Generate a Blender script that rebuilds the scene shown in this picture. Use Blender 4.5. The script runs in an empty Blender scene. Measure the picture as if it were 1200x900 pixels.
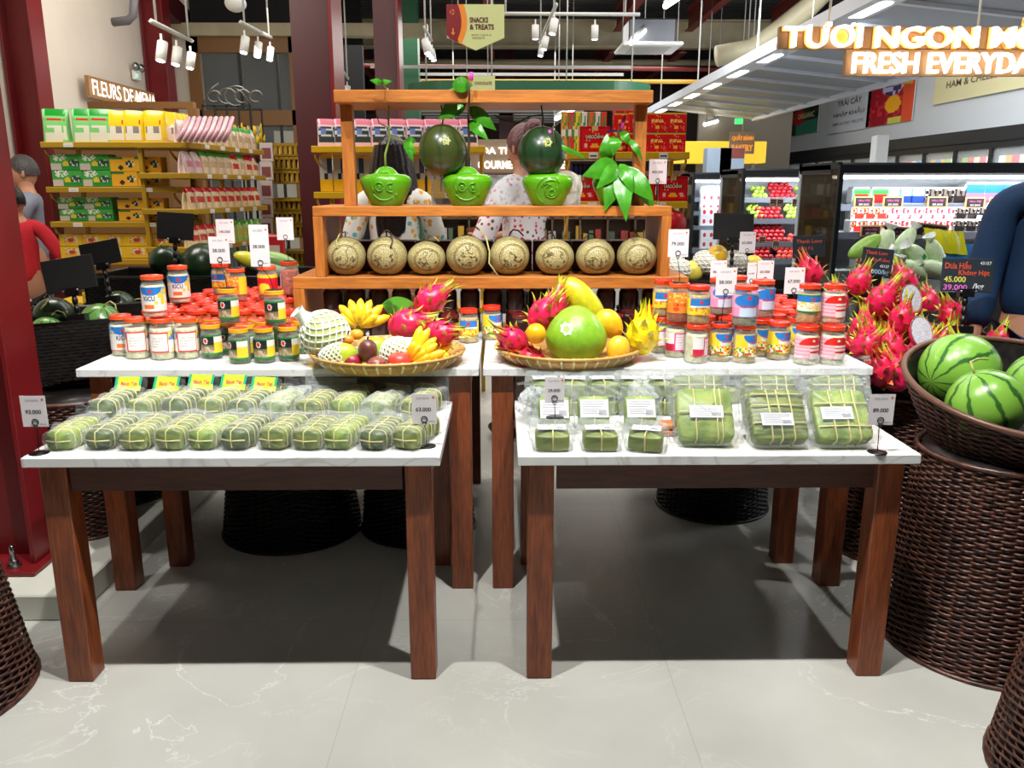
import bpy, math, random
from mathutils import Vector, Matrix, noise
R = random.Random(7)
S = bpy.context.scene
COL = S.collection
PI = math.pi

# ------------------------------------------------------------ camera
FPX = 960.0; TH = math.atan(230/FPX); YAW = math.atan(12/FPX); H = 1.5
cam = bpy.data.cameras.new('camera'); camo = bpy.data.objects.new('camera', cam); COL.objects.link(camo)
cam.sensor_width = 36; cam.lens = 36*FPX/1200; cam.clip_start = .05; cam.clip_end = 100
camo.location = (0, 0, H); camo.rotation_euler = (PI/2-TH, 0, -YAW)
S.camera = camo
S.view_settings.view_transform = 'Standard'; S.view_settings.look = 'None'
S.view_settings.gamma = 1; S.view_settings.use_curve_mapping = False
S.view_settings.exposure = 0.35
S.cycles.transparent_max_bounces = 20
S.cycles.max_bounces = 6; S.cycles.diffuse_bounces = 3; S.cycles.glossy_bounces = 3; S.cycles.transmission_bounces = 4
S.cycles.sample_clamp_indirect = 4
w = bpy.data.worlds.new('world'); S.world = w; w.use_nodes = True
w.node_tree.nodes['Background'].inputs[0].default_value = (.75, .88, 1, 1)
w.node_tree.nodes['Background'].inputs[1].default_value = .03

def spot(name, loc, target, power, angle=120, size=.03, col=(1, .98, .95), blend=.5):
    l = bpy.data.lights.new(name, 'SPOT'); l.energy = power; l.spot_size = math.radians(angle)
    l.shadow_soft_size = size; l.color = col; l.spot_blend = blend
    o = bpy.data.objects.new(name, l); COL.objects.link(o); o.location = loc
    o.rotation_euler = (Vector(target)-Vector(loc)).to_track_quat('-Z', 'Y').to_euler()
    return o
def area(name, loc, sx, sy, power, col=(1, .98, .95), target=None):
    l = bpy.data.lights.new(name, 'AREA'); l.energy = power; l.shape = 'RECTANGLE'; l.size = sx; l.size_y = sy; l.color = col
    o = bpy.data.objects.new(name, l); COL.objects.link(o); o.location = loc
    if target: o.rotation_euler = (Vector(target)-Vector(loc)).to_track_quat('-Z', 'Y').to_euler()
    return o
# accent spots of the ceiling track in front of the tables
for x, e, an, tx in ((-1.5, 75, 50, -1.75), (-.47, 215, 96, -.35), (.55, 215, 96, .4), (1.55, 75, 50, 1.9)):
    spot('track_spot', (x, 1.8, 3.3), (tx, 2.35, .4), e, an)
# spots over the back of the display; outer two added to brighten the sides
for x in (-2.0, -1.0, 0.1, 1.1, 2.1):
    spot('display_and_fill_spot', (x, 2.6, 3.4), (x, 3.75, 1.1), 75, 66)
# general shop lighting
area('shop_light', (-2.6, 4.6, 3.6), 1.2, 1.2, 55, (1, .93, .82), (-2.6, 6, 1))
area('shop_light', (-3.0, 8.5, 3.6), 2, 3, 45, (1, .93, .85), (-4.5, 9.5, 1.6))
area('shop_light', (0, 8, 3.7), 4, 4, 70, (1, .95, .88))
area('shop_light', (0, 14, 3.7), 6, 4, 200, (1, .97, .92))
area('shop_light', (4.2, 5.0, 3.6), 2, 1.2, 150, (.95, .98, 1), (4.2, 6.5, 1))
area('shop_light', (3.6, 9.0, 3.8), 2, 5, 190, (.95, .98, 1), (4.6, 10, 1.2))
area('shop_light', (0, 4.9, 3.6), 3, .6, 30, (1, .96, .9))

# ------------------------------------------------------------ pixel helpers: a pixel and a distance give a point of the place
def ray(u, v):
    a = (u-600)/FPX; b = -(v-450)/FPX
    c, s = math.cos(TH), math.sin(TH); y = c+b*s; z = -s+b*c
    cy, sy = math.cos(YAW), math.sin(YAW)
    return Vector((a*cy+y*sy, -a*sy+y*cy, z))
def at(u, v, Y):
    q = ray(u, v); t = Y/q.y; return Vector((q.x*t, Y, H+q.z*t))
def onz(u, v, Z):
    q = ray(u, v); t = (Z-H)/q.z; return Vector((q.x*t, q.y*t, Z))

# ------------------------------------------------------------ materials
def newmat(name):
    m = bpy.data.materials.new(name); m.use_nodes = True
    nt = m.node_tree; b = nt.nodes['Principled BSDF']; return m, nt, b
def lin(c):
    return tuple(((x/255)/12.92 if x/255 <= .04045 else ((x/255+.055)/1.055)**2.4) for x in c)
def N(nt, t, **k):
    n = nt.nodes.new(t)
    for a, v in k.items():
        if a in n.inputs: n.inputs[a].default_value = v
        else: setattr(n, a, v)
    return n
def coords(nt, scale=(1, 1, 1), kind='Object'):
    tc = N(nt, 'ShaderNodeTexCoord'); mp = N(nt, 'ShaderNodeMapping'); mp.inputs['Scale'].default_value = scale
    nt.links.new(tc.outputs[kind], mp.inputs['Vector']); return mp.outputs[0]
def bump(nt, b, h, strength=.3, dist=.01):
    n = N(nt, 'ShaderNodeBump'); n.inputs['Strength'].default_value = strength; n.inputs['Distance'].default_value = dist
    nt.links.new(h, n.inputs['Height']); nt.links.new(n.outputs[0], b.inputs['Normal'])
def flat(name, rgb, rough=.5, metal=0, emit=0, spec=.5, coat=0, var=0, vscale=30, bmp=0):
    m, nt, b = newmat(name); c = lin(rgb)+(1,)
    b.inputs['Base Color'].default_value = c; b.inputs['Roughness'].default_value = rough
    b.inputs['Metallic'].default_value = metal; b.inputs['Specular IOR Level'].default_value = spec
    b.inputs['Coat Weight'].default_value = coat
    if emit:
        b.inputs['Emission Color'].default_value = c; b.inputs['Emission Strength'].default_value = emit
    if var or bmp:
        v = coords(nt); n = N(nt, 'ShaderNodeTexNoise', Scale=vscale, Detail=4.0); nt.links.new(v, n.inputs['Vector'])
        if var:
            r = N(nt, 'ShaderNodeValToRGB'); r.color_ramp.elements[0].position = .3; r.color_ramp.elements[1].position = .7
            r.color_ramp.elements[0].color = tuple(x*(1-var) for x in c[:3])+(1,); r.color_ramp.elements[1].color = tuple(min(1, x*(1+var)) for x in c[:3])+(1,)
            nt.links.new(n.outputs[0], r.inputs[0]); nt.links.new(r.outputs[0], b.inputs['Base Color'])
        if bmp: bump(nt, b, n.outputs[0], bmp)
    return m
def painted(name, rough=.5, coat=0, bmp=0, vs=60, emit=0, var=0):
    m, nt, b = newmat(name); a = N(nt, 'ShaderNodeAttribute', attribute_name='Col')
    out = a.outputs['Color']
    b.inputs['Roughness'].default_value = rough; b.inputs['Coat Weight'].default_value = coat
    if bmp or var:
        v = coords(nt); n = N(nt, 'ShaderNodeTexNoise', Scale=vs, Detail=3.0); nt.links.new(v, n.inputs['Vector'])
        if bmp: bump(nt, b, n.outputs[0], bmp)
        if var:
            mr = N(nt, 'ShaderNodeMapRange'); mr.inputs['To Min'].default_value = 1-var; mr.inputs['To Max'].default_value = 1+var
            mr.inputs['From Min'].default_value = .3; mr.inputs['From Max'].default_value = .7
            nt.links.new(n.outputs[0], mr.inputs['Value'])
            mx = N(nt, 'ShaderNodeMix', data_type='RGBA', blend_type='MULTIPLY'); mx.inputs[0].default_value = 1
            nt.links.new(out, mx.inputs[6]); nt.links.new(mr.outputs[0], mx.inputs[7]); out = mx.outputs[2]
    nt.links.new(out, b.inputs['Base Color'])
    if emit:
        nt.links.new(out, b.inputs['Emission Color']); b.inputs['Emission Strength'].default_value = emit
    return m
def film(name, tint=(1, 1, 1), clear=.8, rough=.12, bmp=.4, scale=25, haze=(235, 240, 240), hz=.25):
    m, nt, b = newmat(name)
    out = nt.nodes['Material Output']
    tr = N(nt, 'ShaderNodeBsdfTransparent'); tr.inputs[0].default_value = tint+(1,)
    b.inputs['Base Color'].default_value = lin(haze)+(1,); b.inputs['Roughness'].default_value = rough
    mx = N(nt, 'ShaderNodeMixShader')
    fr = N(nt, 'ShaderNodeLayerWeight'); fr.inputs['Blend'].default_value = .3
    mr = N(nt, 'ShaderNodeMapRange'); mr.inputs['To Min'].default_value = 1-clear; mr.inputs['To Max'].default_value = min(1, 1-clear+hz+.25)
    nt.links.new(fr.outputs['Facing'], mr.inputs['Value']); nt.links.new(mr.outputs[0], mx.inputs[0])
    nt.links.new(tr.outputs[0], mx.inputs[1]); nt.links.new(b.outputs[0], mx.inputs[2]); nt.links.new(mx.outputs[0], out.inputs[0])
    if bmp:
        v = coords(nt); n = N(nt, 'ShaderNodeTexNoise', Scale=scale, Detail=3.0, Distortion=1.5); nt.links.new(v, n.inputs['Vector']); bump(nt, b, n.outputs[0], bmp, .02)
    return m
def wood(name, c0, c1, scale=(1, 1, 1), rough=.35, stretch=12):
    m, nt, b = newmat(name); v = coords(nt, scale)
    n = N(nt, 'ShaderNodeTexNoise', Scale=3.0, Detail=5.0, Distortion=.6); nt.links.new(v, n.inputs['Vector'])
    n2 = N(nt, 'ShaderNodeTexNoise', Scale=14.0, Detail=4.0); nt.links.new(v, n2.inputs['Vector'])
    ad = N(nt, 'ShaderNodeMath', operation='ADD'); nt.links.new(n.outputs[0], ad.inputs[0]); nt.links.new(n2.outputs[0], ad.inputs[1])
    r = N(nt, 'ShaderNodeValToRGB'); e = r.color_ramp.elements
    e[0].position = .35; e[1].position = .65; e[0].color = lin(c0)+(1,); e[1].color = lin(c1)+(1,)
    hv = N(nt, 'ShaderNodeMath', operation='MULTIPLY'); hv.inputs[1].default_value = .5
    nt.links.new(ad.outputs[0], hv.inputs[0]); nt.links.new(hv.outputs[0], r.inputs[0]); nt.links.new(r.outputs[0], b.inputs['Base Color'])
    b.inputs['Roughness'].default_value = rough; bump(nt, b, n2.outputs[0], .06, .003)
    return m
M = {}
M['walnut'] = wood('walnut', (92, 43, 21), (154, 80, 42), (9, 9, .9))
M['walnut_h'] = wood('walnut_rail', (64, 32, 22), (92, 48, 32), (.9, 9, 9))
M['oak'] = wood('warm_oak', (148, 86, 32), (194, 122, 50), (.8, 8, 8), .4)
M['oak_v'] = wood('warm_oak_upright', (148, 86, 32), (190, 118, 50), (8, 8, .8), .4)
M['paint'] = painted('printed_paper', .45)
M['gloss'] = painted('printed_gloss', .22, .3)
M['cloth'] = painted('printed_cloth', .8, 0, .2, 200)
M['fruit'] = painted('fruit_skin', .35, .15, .15, 40, 0, .12)
M['lit'] = painted('glowing_print', .4, 0, 0, 60, .7)
M['black'] = flat('black_plastic', (14, 14, 15), .35)
M['black_matte'] = flat('black_board', (12, 12, 13), .6)
M['white'] = flat('white_paint', (226, 226, 222), .5)
M['metal'] = flat('steel', (150, 150, 150), .3, 1)
M['wire'] = flat('black_wire', (25, 24, 24), .35, .6)
M['card'] = flat('white_card', (236, 230, 232), .6)
M['ink'] = flat('dark_ink', (40, 36, 40), .6)
M['maroon'] = flat('maroon_steel_paint', (112, 22, 26), .35, 0, 0, .4, 0, .12, 4)
M['maroon_dark'] = flat('dark_and_shaded_maroon', (70, 18, 24), .45)
M['redbeam'] = flat('red_oxide_paint', (120, 44, 38), .5)
M['cream'] = flat('cream_steel', (170, 160, 130), .5, 0, 0, .5, 0, .15, 3)
M['duct'] = flat('white_conduit', (205, 205, 200), .4)
M['dark'] = flat('dark_void', (14, 14, 16), .8)
M['yellow'] = flat('yellow_shelf_paint', (214, 168, 24), .35, 0, 0, .5, .2)
M['oldyellow'] = flat('mustard_shelf_paint', (176, 140, 30), .4)
M['glowwhite'] = flat('lit_white_acrylic', (255, 248, 236), .4, 0, 1.6)
M['glowwarm'] = flat('lit_warm_acrylic', (255, 170, 70), .4, 0, .45)
M['led'] = flat('led_lens', (250, 252, 255), .4, 0, 9)
M['glass'] = film('clear_glass', (1, 1, 1), .93, .03, 0, 10, (225, 235, 235), .2)
M['jarglass'] = film('jar_glass', (.98, 1, .98), .9, .04, 0, 10, (225, 235, 230), .12)
M['acrylic'] = film('clear_acrylic', (.97, .99, 1), .86, .05, 0, 10, (220, 225, 228), .3)
M['film'] = film('clear_plastic_bag', (1, 1, 1), .93, .08, 1, 30, (222, 230, 230), .12)
M['filmhaze'] = film('milky_plastic_bag', (1, 1, 1), .72, .12, 1, 26, (220, 228, 228), .15)
M['skin'] = flat('skin', (196, 142, 112), .5, 0, 0, .4, 0, .06, 12)
M['hairblack'] = flat('black_hair', (22, 18, 18), .3, 0, 0, .5, 0, .4, 60, .5)
M['hairred'] = flat('auburn_hair', (104, 58, 62), .4, 0, 0, .5, 0, .35, 60, .5)
M['hairgrey'] = flat('greying_hair', (66, 62, 62), .5, 0, 0, .5, 0, .4, 90, .5)
M['lidred'] = flat('red_lid', (226, 52, 26), .28, 0, 0, .5, .4)
M['leaf'] = flat('green_leaf', (58, 132, 24), .3, 0, 0, .5, .3, .25, 18, .2)
M['leafdark'] = flat('dark_stem', (70, 60, 44), .6)
M['stem'] = flat('green_stem', (120, 138, 60), .5)
M['melonstem'] = flat('dry_stem', (170, 165, 100), .6)
M['net'] = flat('white_foam_net', (236, 238, 228), .6)
M['coconut'] = flat('green_shell', (78, 144, 14), .27, 0, 0, .5, .4, .12, 6)
M['pinkpen'] = flat('pink_tag', (214, 60, 170), .4)
M['foam_tray'] = flat('produce_wrap', (230, 232, 230), .3)
M['string'] = flat('bamboo_string', (226, 214, 140), .6)

def wicker(name, c0, c1, rough=.35):
    m, nt, b = newmat(name); v = coords(nt); n = N(nt, 'ShaderNodeTexNoise', Scale=35.0, Detail=2.0); nt.links.new(v, n.inputs['Vector'])
    r = N(nt, 'ShaderNodeValToRGB'); e = r.color_ramp.elements; e[0].position = .35; e[1].position = .7
    e[0].color = lin(c0)+(1,); e[1].color = lin(c1)+(1,)
    nt.links.new(n.outputs[0], r.inputs[0]); nt.links.new(r.outputs[0], b.inputs['Base Color']); b.inputs['Roughness'].default_value = rough
    return m
M['wicker'] = wicker('brown_wicker', (52, 30, 24), (104, 66, 52))
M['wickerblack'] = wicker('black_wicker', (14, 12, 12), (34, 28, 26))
M['rim'] = flat('brown_rim', (92, 58, 42), .4)

def floor_mat():
    m, nt, b = newmat('veined_grey_tile'); v = coords(nt)
    n = N(nt, 'ShaderNodeTexNoise', Scale=1.6, Detail=9.0, Distortion=1.1); n.inputs['Roughness'].default_value = .62; nt.links.new(v, n.inputs['Vector'])
    sub = N(nt, 'ShaderNodeMath', operation='SUBTRACT'); sub.inputs[1].default_value = .5; nt.links.new(n.outputs[0], sub.inputs[0])
    ab = N(nt, 'ShaderNodeMath', operation='ABSOLUTE'); nt.links.new(sub.outputs[0], ab.inputs[0])
    r = N(nt, 'ShaderNodeValToRGB'); e = r.color_ramp.elements
    e[0].position = 0; e[0].color = (1, 1, 1, 1); e[1].position = .007; e[1].color = (0, 0, 0, 1); nt.links.new(ab.outputs[0], r.inputs[0])
    n2 = N(nt, 'ShaderNodeTexNoise', Scale=1.1, Detail=3.0); nt.links.new(v, n2.inputs['Vector'])
    r2 = N(nt, 'ShaderNodeValToRGB'); e = r2.color_ramp.elements; e[0].position = .45; e[1].position = .62
    e[0].color = (.12, .12, .12, 1); e[1].color = (1, 1, 1, 1); nt.links.new(n2.outputs[0], r2.inputs[0])
    mm = N(nt, 'ShaderNodeMath', operation='MULTIPLY'); nt.links.new(r.outputs[0], mm.inputs[0]); nt.links.new(r2.outputs[0], mm.inputs[1])
    n3 = N(nt, 'ShaderNodeTexNoise', Scale=2.5, Detail=4.0); nt.links.new(v, n3.inputs['Vector'])
    base = N(nt, 'ShaderNodeValToRGB'); e = base.color_ramp.elements; e[0].position = .35; e[1].position = .7
    e[0].color = lin((184, 184, 176))+(1,); e[1].color = lin((196, 196, 188))+(1,); nt.links.new(n3.outputs[0], base.inputs[0])
    mx = N(nt, 'ShaderNodeMix', data_type='RGBA'); mx.inputs[7].default_value = lin((226, 226, 220))+(1,)
    nt.links.new(mm.outputs[0], mx.inputs[0]); nt.links.new(base.outputs[0], mx.inputs[6])
    br = N(nt, 'ShaderNodeTexBrick', offset=0.0, squash=1.0, Scale=1.0)
    br.inputs['Mortar Size'].default_value = .0015; br.inputs['Mortar Smooth'].default_value = .2
    br.inputs['Brick Width'].default_value = 1.0; br.inputs['Row Height'].default_value = 1.0
    br.inputs['Color1'].default_value = (1, 1, 1, 1); br.inputs['Color2'].default_value = (1, 1, 1, 1); br.inputs['Mortar'].default_value = (.78, .78, .76, 1)
    mp = N(nt, 'ShaderNodeMapping'); mp.inputs['Location'].default_value = (.47, .35, 0); nt.links.new(v, mp.inputs[0]); nt.links.new(mp.outputs[0], br.inputs['Vector'])
    m2 = N(nt, 'ShaderNodeMix', data_type='RGBA', blend_type='MULTIPLY'); m2.inputs[0].default_value = 1
    nt.links.new(mx.outputs[2], m2.inputs[6]); nt.links.new(br.outputs[0], m2.inputs[7]); nt.links.new(m2.outputs[2], b.inputs['Base Color'])
    b.inputs['Roughness'].default_value = .3
    return m
M['floor'] = floor_mat()
def quartz():
    m, nt, b = newmat('white_quartz'); v = coords(nt)
    n = N(nt, 'ShaderNodeTexNoise', Scale=3.0, Detail=5.0, Distortion=1.5); nt.links.new(v, n.inputs['Vector'])
    r = N(nt, 'ShaderNodeValToRGB'); e = r.color_ramp.elements; e[0].position = .47; e[0].color = lin((232, 233, 232))+(1,); e[1].position = .5; e[1].color = lin((208, 207, 203))+(1,)
    x = e.new(.53); x.color = lin((232, 233, 232))+(1,)
    nt.links.new(n.outputs[0], r.inputs[0]); nt.links.new(r.outputs[0], b.inputs['Base Color']); b.inputs['Roughness'].default_value = .18; return m
M['quartz'] = quartz()
def corr():
    m, nt, b = newmat('corrugated_sheet'); v = coords(nt); wv = N(nt, 'ShaderNodeTexWave', Scale=1.6, bands_direction='Y'); nt.links.new(v, wv.inputs['Vector'])
    b.inputs['Base Color'].default_value = lin((78, 80, 82))+(1,); b.inputs['Roughness'].default_value = .5; bump(nt, b, wv.outputs['Fac'], .8, .08); return m
M['corr'] = corr()
def melon_rind(name, base, dark, n=9, dist=1.4):
    m, nt, b = newmat(name); v = coords(nt)
    sx = N(nt, 'ShaderNodeSeparateXYZ'); 
    nz = N(nt, 'ShaderNodeTexNoise', Scale=14.0, Detail=3.0); nt.links.new(v, nz.inputs['Vector']); nt.links.new(v, sx.inputs[0])
    at2 = N(nt, 'ShaderNodeMath', operation='ARCTAN2'); nt.links.new(sx.outputs[1], at2.inputs[0]); nt.links.new(sx.outputs[0], at2.inputs[1])
    mu = N(nt, 'ShaderNodeMath', operation='MULTIPLY'); mu.inputs[1].default_value = n; nt.links.new(at2.outputs[0], mu.inputs[0])
    m3 = N(nt, 'ShaderNodeMath', operation='MULTIPLY_ADD'); m3.inputs[1].default_value = dist*3; nt.links.new(nz.outputs[0], m3.inputs[0]); nt.links.new(mu.outputs[0], m3.inputs[2])
    sn = N(nt, 'ShaderNodeMath', operation='SINE'); nt.links.new(m3.outputs[0], sn.inputs[0])
    r = N(nt, 'ShaderNodeValToRGB'); e = r.color_ramp.elements; e[0].position = .68; e[0].color = lin(base)+(1,); e[1].position = .92; e[1].color = lin(dark)+(1,)
    nt.links.new(sn.outputs[0], r.inputs[0]); nt.links.new(r.outputs[0], b.inputs['Base Color']); b.inputs['Roughness'].default_value = .3; b.inputs['Coat Weight'].default_value = .2; return m
M['wm'] = melon_rind('striped_watermelon_rind', (118, 168, 60), (44, 92, 34), 9, 2.2)
M['wm2'] = melon_rind('dull_watermelon_rind', (92, 140, 60), (44, 84, 40))
M['wmdark'] = melon_rind('dark_watermelon_rind', (26, 52, 26), (17, 38, 20), 8)
M['wmolive'] = melon_rind('olive_watermelon_rind', (52, 62, 24), (38, 52, 22), 8)
def netrind():
    m, nt, b = newmat('netted_melon_rind'); v = coords(nt); vo = N(nt, 'ShaderNodeTexVoronoi', feature='DISTANCE_TO_EDGE', Scale=110.0); nt.links.new(v, vo.inputs['Vector'])
    r = N(nt, 'ShaderNodeValToRGB'); e = r.color_ramp.elements; e[0].position = 0; e[0].color = lin((186, 176, 126))+(1,); e[1].position = .14; e[1].color = lin((138, 128, 80))+(1,)
    nt.links.new(vo.outputs['Distance'], r.inputs[0]); nt.links.new(r.outputs[0], b.inputs['Base Color']); b.inputs['Roughness'].default_value = .6
    bump(nt, b, vo.outputs['Distance'], -.5, .002); return m
M['netrind'] = netrind()
M['carve'] = flat('carved_groove', (104, 84, 40), .7)
def leafwrap(name, a, b_, sc=(3, 30, 8)):
    m, nt, b = newmat(name); v = coords(nt, sc); n = N(nt, 'ShaderNodeTexNoise', Scale=3.0, Detail=4.0); nt.links.new(v, n.inputs['Vector'])
    r = N(nt, 'ShaderNodeValToRGB'); e = r.color_ramp.elements; e[0].position = .35; e[1].position = .65; e[0].color = lin(a)+(1,); e[1].color = lin(b_)+(1,)
    nt.links.new(n.outputs[0], r.inputs[0]); nt.links.new(r.outputs[0], b.inputs['Base Color']); b.inputs['Roughness'].default_value = .4; bump(nt, b, n.outputs[0], .5, .004); return m
M['bleaf'] = leafwrap('banana_leaf_wrap', (70, 92, 30), (140, 152, 66))
M['bleaf2'] = leafwrap('bright_banana_leaf_wrap', (96, 130, 36), (160, 178, 78), (8, 8, 3))
M['bleafdark'] = leafwrap('dark_banana_leaf_wrap', (54, 74, 34), (98, 116, 52), (8, 8, 8))
M['contents_white'] = flat('pale_pickles', (222, 214, 178), .5, 0, 0, .5, 0, .22, 55, .9)
M['contents_green'] = flat('green_pickles', (70, 84, 36), .5, 0, 0, .5, 0, .5, 70, .9)
M['contents_orange'] = flat('chilli_pickles', (176, 70, 24), .5, 0, 0, .5, 0, .4, 60, .9)
M['contents_tan'] = flat('tan_pickles', (188, 156, 92), .5, 0, 0, .5, 0, .35, 60, .9)
M['contents_grey'] = flat('grey_pickles', (150, 140, 118), .5, 0, 0, .5, 0, .3, 60, .9)

# ------------------------------------------------------------ mesh builder
class MB:
    def __init__(s): s.v = []; s.f = []; s.c = []; s.sm = []
    def add(s, vs, fs, col=None, smooth=False):
        o = len(s.v); s.v.extend(tuple(p) for p in vs)
        for i, f in enumerate(fs):
            s.f.append(tuple(a+o for a in f))
            s.c.append(col[i] if isinstance(col, list) else col); s.sm.append(smooth)
        return s
    def box(s, x0, x1, y0, y1, z0, z1, col=None, bev=0, M4=None):
        if bev > 0:
            b = min(bev, (x1-x0)/2.01, (y1-y0)/2.01, (z1-z0)/2.01); vs = []; idx = {}
            for sx in (0, 1):
                for sy in (0, 1):
                    for sz in (0, 1):
                        X = (x0, x1)[sx]; Y = (y0, y1)[sy]; Z = (z0, z1)[sz]
                        dx = (b, -b)[sx]; dy = (b, -b)[sy]; dz = (b, -b)[sz]
                        for k, p in enumerate(((X, Y+dy, Z+dz), (X+dx, Y, Z+dz), (X+dx, Y+dy, Z))):
                            idx[(sx, sy, sz, k)] = len(vs); vs.append(p)
            fs = []
            I = lambda *a: idx[a]
            for k in range(3):
                for q in (0, 1):
                    a, b2 = [j for j in range(3) if j != k]; loop = []
                    for (p1, p2) in ((0, 0), (1, 0), (1, 1), (0, 1)):
                        t = [0, 0, 0]; t[k] = q; t[a] = p1; t[b2] = p2; loop.append(I(t[0], t[1], t[2], k))
                    fs.append(loop)
            for k in range(3):
                a, b2 = [j for j in range(3) if j != k]
                for p1 in (0, 1):
                    for p2 in (0, 1):
                        t0 = [0, 0, 0]; t1 = [0, 0, 0]; t1[k] = 1
                        for t in (t0, t1): t[a] = p1; t[b2] = p2
                        fs.append([I(*t0, a), I(*t1, a), I(*t1, b2), I(*t0, b2)])
            for sx in (0, 1):
                for sy in (0, 1):
                    for sz in (0, 1): fs.append([I(sx, sy, sz, 0), I(sx, sy, sz, 1), I(sx, sy, sz, 2)])
            c = Vector(((x0+x1)/2, (y0+y1)/2, (z0+z1)/2)); out = []
            for f in fs:
                p = [Vector(vs[i]) for i in f]; n = (p[1]-p[0]).cross(p[2]-p[0]); m = sum(p, Vector())/len(p)
                out.append(f if n.dot(m-c) > 0 else f[::-1])
            fs = out
        else:
            vs = [(x, y, z) for x in (x0, x1) for y in (y0, y1) for z in (z0, z1)]
            fs = [(0, 1, 3, 2), (4, 6, 7, 5), (0, 4, 5, 1), (2, 3, 7, 6), (0, 2, 6, 4), (1, 5, 7, 3)]
        if M4: vs = [M4 @ Vector(p) for p in vs]
        return s.add(vs, fs, col)
    def grid(s, nu, nv, fn, col=None, smooth=True, wrapu=False, flip=False):
        vs = [fn(i/nu, j/nv) for j in range(nv+1) for i in range(nu+(0 if wrapu else 1))]
        W = nu if wrapu else nu+1; fs = []; cs = []
        for j in range(nv):
            for i in range(nu):
                a = j*W+i; b = j*W+(i+1) % W if wrapu else a+1
                q = (a, b, b+W, a+W); fs.append(q[::-1] if flip else q)
                cs.append(col((i+.5)/nu, (j+.5)/nv) if callable(col) else col)
        return s.add(vs, fs, cs, smooth)
    def lathe(s, prof, n=24, col=None, c=(0, 0, 0), cap=True, smooth=True):
        fn = lambda u, v: None
        vs = []; L = len(prof)
        for (r, z) in prof:
            for i in range(n): a = 2*PI*i/n; vs.append((c[0]+r*math.cos(a), c[1]+r*math.sin(a), c[2]+z))
        fs = []; cs = []
        for j in range(L-1):
            for i in range(n):
                fs.append((j*n+i, j*n+(i+1) % n, (j+1)*n+(i+1) % n, (j+1)*n+i)); cs.append(col(j/(L-1)) if callable(col) else col)
        s.add(vs, fs, cs, smooth)
        if cap:
            o = len(s.v)-L*n
            for j, rev in ((0, True), (L-1, False)):
                if prof[j][0] > 1e-5:
                    f = tuple(o+j*n+i for i in range(n)); s.f.append(f[::-1] if rev else f)
                    s.c.append(col(j/(L-1)) if callable(col) else col); s.sm.append(False)
        return s
    def tube(s, pts, r, n=6, col=None, closed=False, cap=True):
        P = [Vector(p) for p in pts]; L = len(P); vs = []; up = Vector((0, 0, 1)); prev = None
        for i, p in enumerate(P):
            if closed: t = P[(i+1) % L]-P[i-1]
            else: t = P[min(i+1, L-1)]-P[max(i-1, 0)]
            if t.length < 1e-9: t = Vector((0, 0, 1))
            t.normalize()
            if prev is None:
                a = up if abs(t.z) < .9 else Vector((1, 0, 0)); x = a.cross(t).normalized()
            else:
                x = prev-t*prev.dot(t)
                x = x.normalized() if x.length > 1e-6 else up.cross(t).normalized()
            prev = x; y = t.cross(x)
            rr = r[i] if isinstance(r, (list, tuple)) else r
            for k in range(n):
                a = 2*PI*k/n; vs.append(p+x*math.cos(a)*rr+y*math.sin(a)*rr)
        fs = []; cs = []
        for i in range(L if closed else L-1):
            for k in range(n):
                a = i*n; b = ((i+1) % L)*n
                fs.append((a+k, a+(k+1) % n, b+(k+1) % n, b+k)); cs.append(col(i/max(1, L-1)) if callable(col) else col)
        if cap and not closed:
            fs.append(tuple(range(n))[::-1]); fs.append(tuple((L-1)*n+k for k in range(n)))
            cs += [col(0) if callable(col) else col, col(1) if callable(col) else col]
        return s.add(vs, fs, cs, True)
    def ell(s, c, rx, ry, rz, nu=20, nv=12, col=None, shape=None, M4=None):
        def fn(u, v):
            a = 2*PI*u; b = PI*(v-.5); p = Vector((rx*math.cos(b)*math.cos(a), ry*math.cos(b)*math.sin(a), rz*math.sin(b)))
            if shape: p = shape(p, u, v)
            if M4: p = M4 @ p
            return (p[0]+c[0], p[1]+c[1], p[2]+c[2])
        return s.grid(nu, nv, fn, col, True, True)
    def build(s, name, mat, parent=None, label=None, loc=None, rz=None):
        me = bpy.data.meshes.new(name); me.from_pydata(s.v, [], s.f)
        if any(c is not None for c in s.c):
            at_ = me.color_attributes.new('Col', 'FLOAT_COLOR', 'CORNER'); buf = []
            cache = {}
            for f, c in zip(s.f, s.c):
                c = c or (200, 200, 200)
                if c not in cache: cache[c] = lin(c)+(1.0,)
                buf.extend(cache[c]*len(f))
            at_.data.foreach_set('color', buf)
        me.polygons.foreach_set('use_smooth', s.sm)
        me.materials.append(M[mat] if isinstance(mat, str) else mat); me.update()
        o = bpy.data.objects.new(name, me); COL.objects.link(o)
        if parent: o.parent = parent
        if label: o['label'] = label
        if loc is not None: o.location = loc
        if rz is not None: o.rotation_euler[2] = rz
        return o
def tag(o, label, cat, group=None, kind=None):
    o['label'] = label; o['category'] = cat
    if group: o['group'] = group
    if kind: o['kind'] = kind
    return o
def thing(name, label, cat, loc=(0, 0, 0), rz=0, group=None):
    o = bpy.data.objects.new(name, None); COL.objects.link(o); o.location = loc; o.rotation_euler = (0, 0, rz); o.empty_display_size = .05
    return tag(o, label, cat, group)
def struct(o): o['kind'] = 'structure'; return o
def tree(o):
    return [(c, [g for g in COL.objects if g.parent == c]) for c in COL.objects if c.parent == o]
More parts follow.
